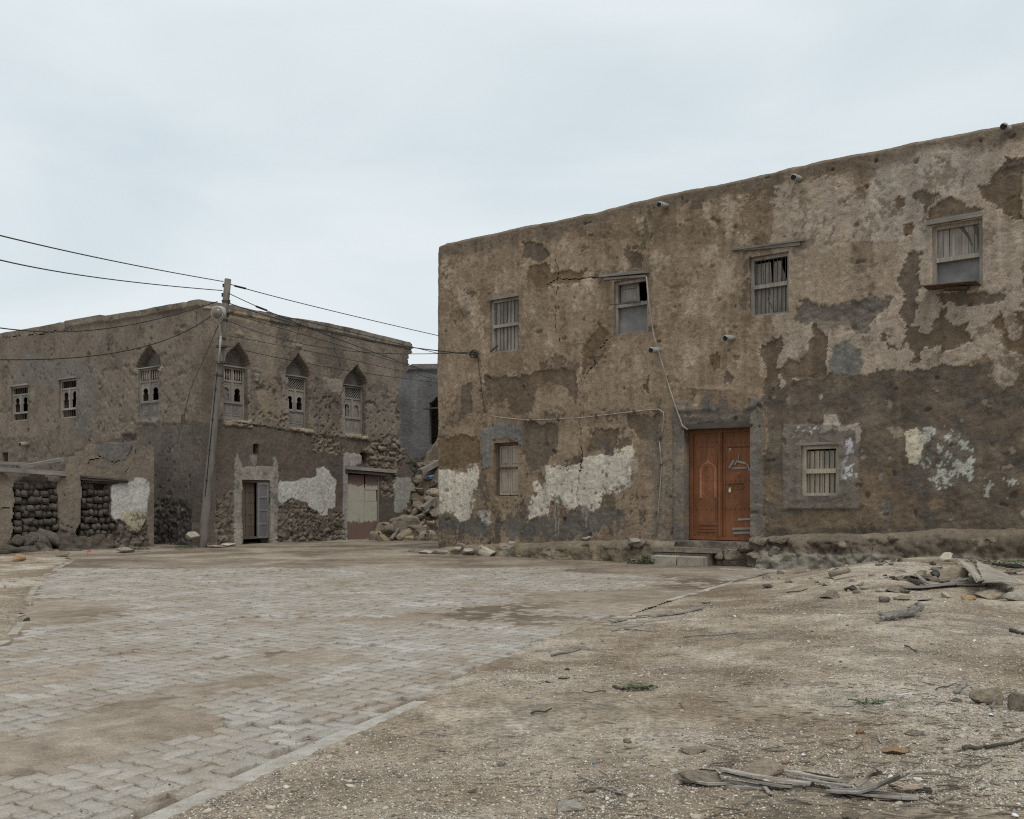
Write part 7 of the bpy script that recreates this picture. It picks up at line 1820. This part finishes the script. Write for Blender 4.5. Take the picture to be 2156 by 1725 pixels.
# ------------------------------------------------------------------ gravel and pebbles
def chips(name, n, ymin, ymax, smin, smax, cols, lab, seed, dens=None, flat=.4, big=False):
    r = np.random.default_rng(seed)
    Y = ymin * (ymax / ymin) ** r.random(n); X = (r.random(n) * 1.2 - .6) * Y
    s_ = right_of(X, np.clip(Y, 1.5, 18.6)); kl = np.interp(Y, [p[1] for p in KL], [p[0] for p in KL])
    dirt = ((s_ > .03) | (X < kl - .02)) & ~inpoly(X, Y, ROAD) | ((s_ > -.5) & (s_ < 0) & (r.random(n) < .04))
    MFd = (X - MF.o[0]) * MF.n[0] + (Y - MF.o[1]) * MF.n[1]; dirt &= MFd > .45
    cl_ = fbm(X * .7, Y * .7, 900, 4); dirt &= r.random(n) < np.clip(.30 + .9 * cl_ + .35 * sst(.3, 1.5, s_), .05, 1)
    X, Y = X[dirt], Y[dirt]; n = len(X)
    Zz = np.where((right_of(X, np.clip(Y, 1.5, 18.6)) < 0) & inpoly(X, Y, ROAD), .004, gz(X, Y))
    sz = smin * (smax / smin) ** (r.random(n) ** 1.6)
    oc = np.array([(1, 0, 0), (0, 1, 0), (-1, 0, 0), (0, -1, 0), (.1, .1, 1), (0, 0, -1)], float)
    T = np.array([(0, 1, 4), (1, 2, 4), (2, 3, 4), (3, 0, 4), (1, 0, 5), (2, 1, 5), (3, 2, 5), (0, 3, 5)])
    if big:                                               # rounder stones for the bigger pieces
        g_ = [(cos(t) * c_, sin(t) * c_, h_) for c_, h_ in ((.55, -.7), (1.0, -.1), (.85, .45), (.45, .75)) for t in np.arange(7) * 2 * pi / 7]
        oc = np.array(g_ + [(0, 0, .8)]); T = []
        for q in range(3):
            for k_ in range(7):
                a0, a1, b0, b1 = q * 7 + k_, q * 7 + (k_ + 1) % 7, q * 7 + 7 + k_, q * 7 + 7 + (k_ + 1) % 7; T += [(a0, a1, b1), (a0, b1, b0)]
        T = np.array(T + [(21 + k_, 21 + (k_ + 1) % 7, 28) for k_ in range(7)])
    nvt = len(oc)
    a = r.random(n) * 2 * pi; asp = r.uniform(.45, 1, n); fl = r.uniform(.2, flat + .3, n)
    jx = oc[None] * (1 + r.uniform(-.26, .26, (n, nvt, 3)))
    lx = jx[:, :, 0] * sz[:, None]; ly = jx[:, :, 1] * (sz * asp)[:, None]; lz = jx[:, :, 2] * (sz * fl)[:, None]
    VX = X[:, None] + lx * np.cos(a)[:, None] - ly * np.sin(a)[:, None]; VY = Y[:, None] + lx * np.sin(a)[:, None] + ly * np.cos(a)[:, None]
    VZ = Zz[:, None] + lz + (sz * fl * .25)[:, None] + r.uniform(-.25, .25, n)[:, None] * lx
    C = np.array(cols); pick = C[r.choice(len(C), n, p=dens)] * r.uniform(.75, 1.2, (n, 1))
    o = np_obj(name, np.stack([VX.ravel(), VY.ravel(), VZ.ravel()], 1), (np.arange(n)[:, None, None] * nvt + T[None]).reshape(-1, 3), CHIP, None, False, np.repeat(pick, nvt, 0))
    tag(o, lab, 'gravel', kind='stuff'); print(name, n)
COLS = [(.56, .51, .44), (.42, .36, .29), (.29, .235, .175), (.14, .12, .10), (.58, .54, .48), (.33, .305, .275)]
chips('gravel', 260000, 3.6, 17, .003, .0105, COLS, 'pale shell grit and gravel covering the bare dirt', 5, [.26, .33, .17, .09, .06, .09], .35)
chips('pebbles', 6000, 3.6, 24, .007, .026, COLS, 'scattered pebbles and stone flakes on the dirt', 6, [.12, .36, .32, .06, .0, .14], .3, True)
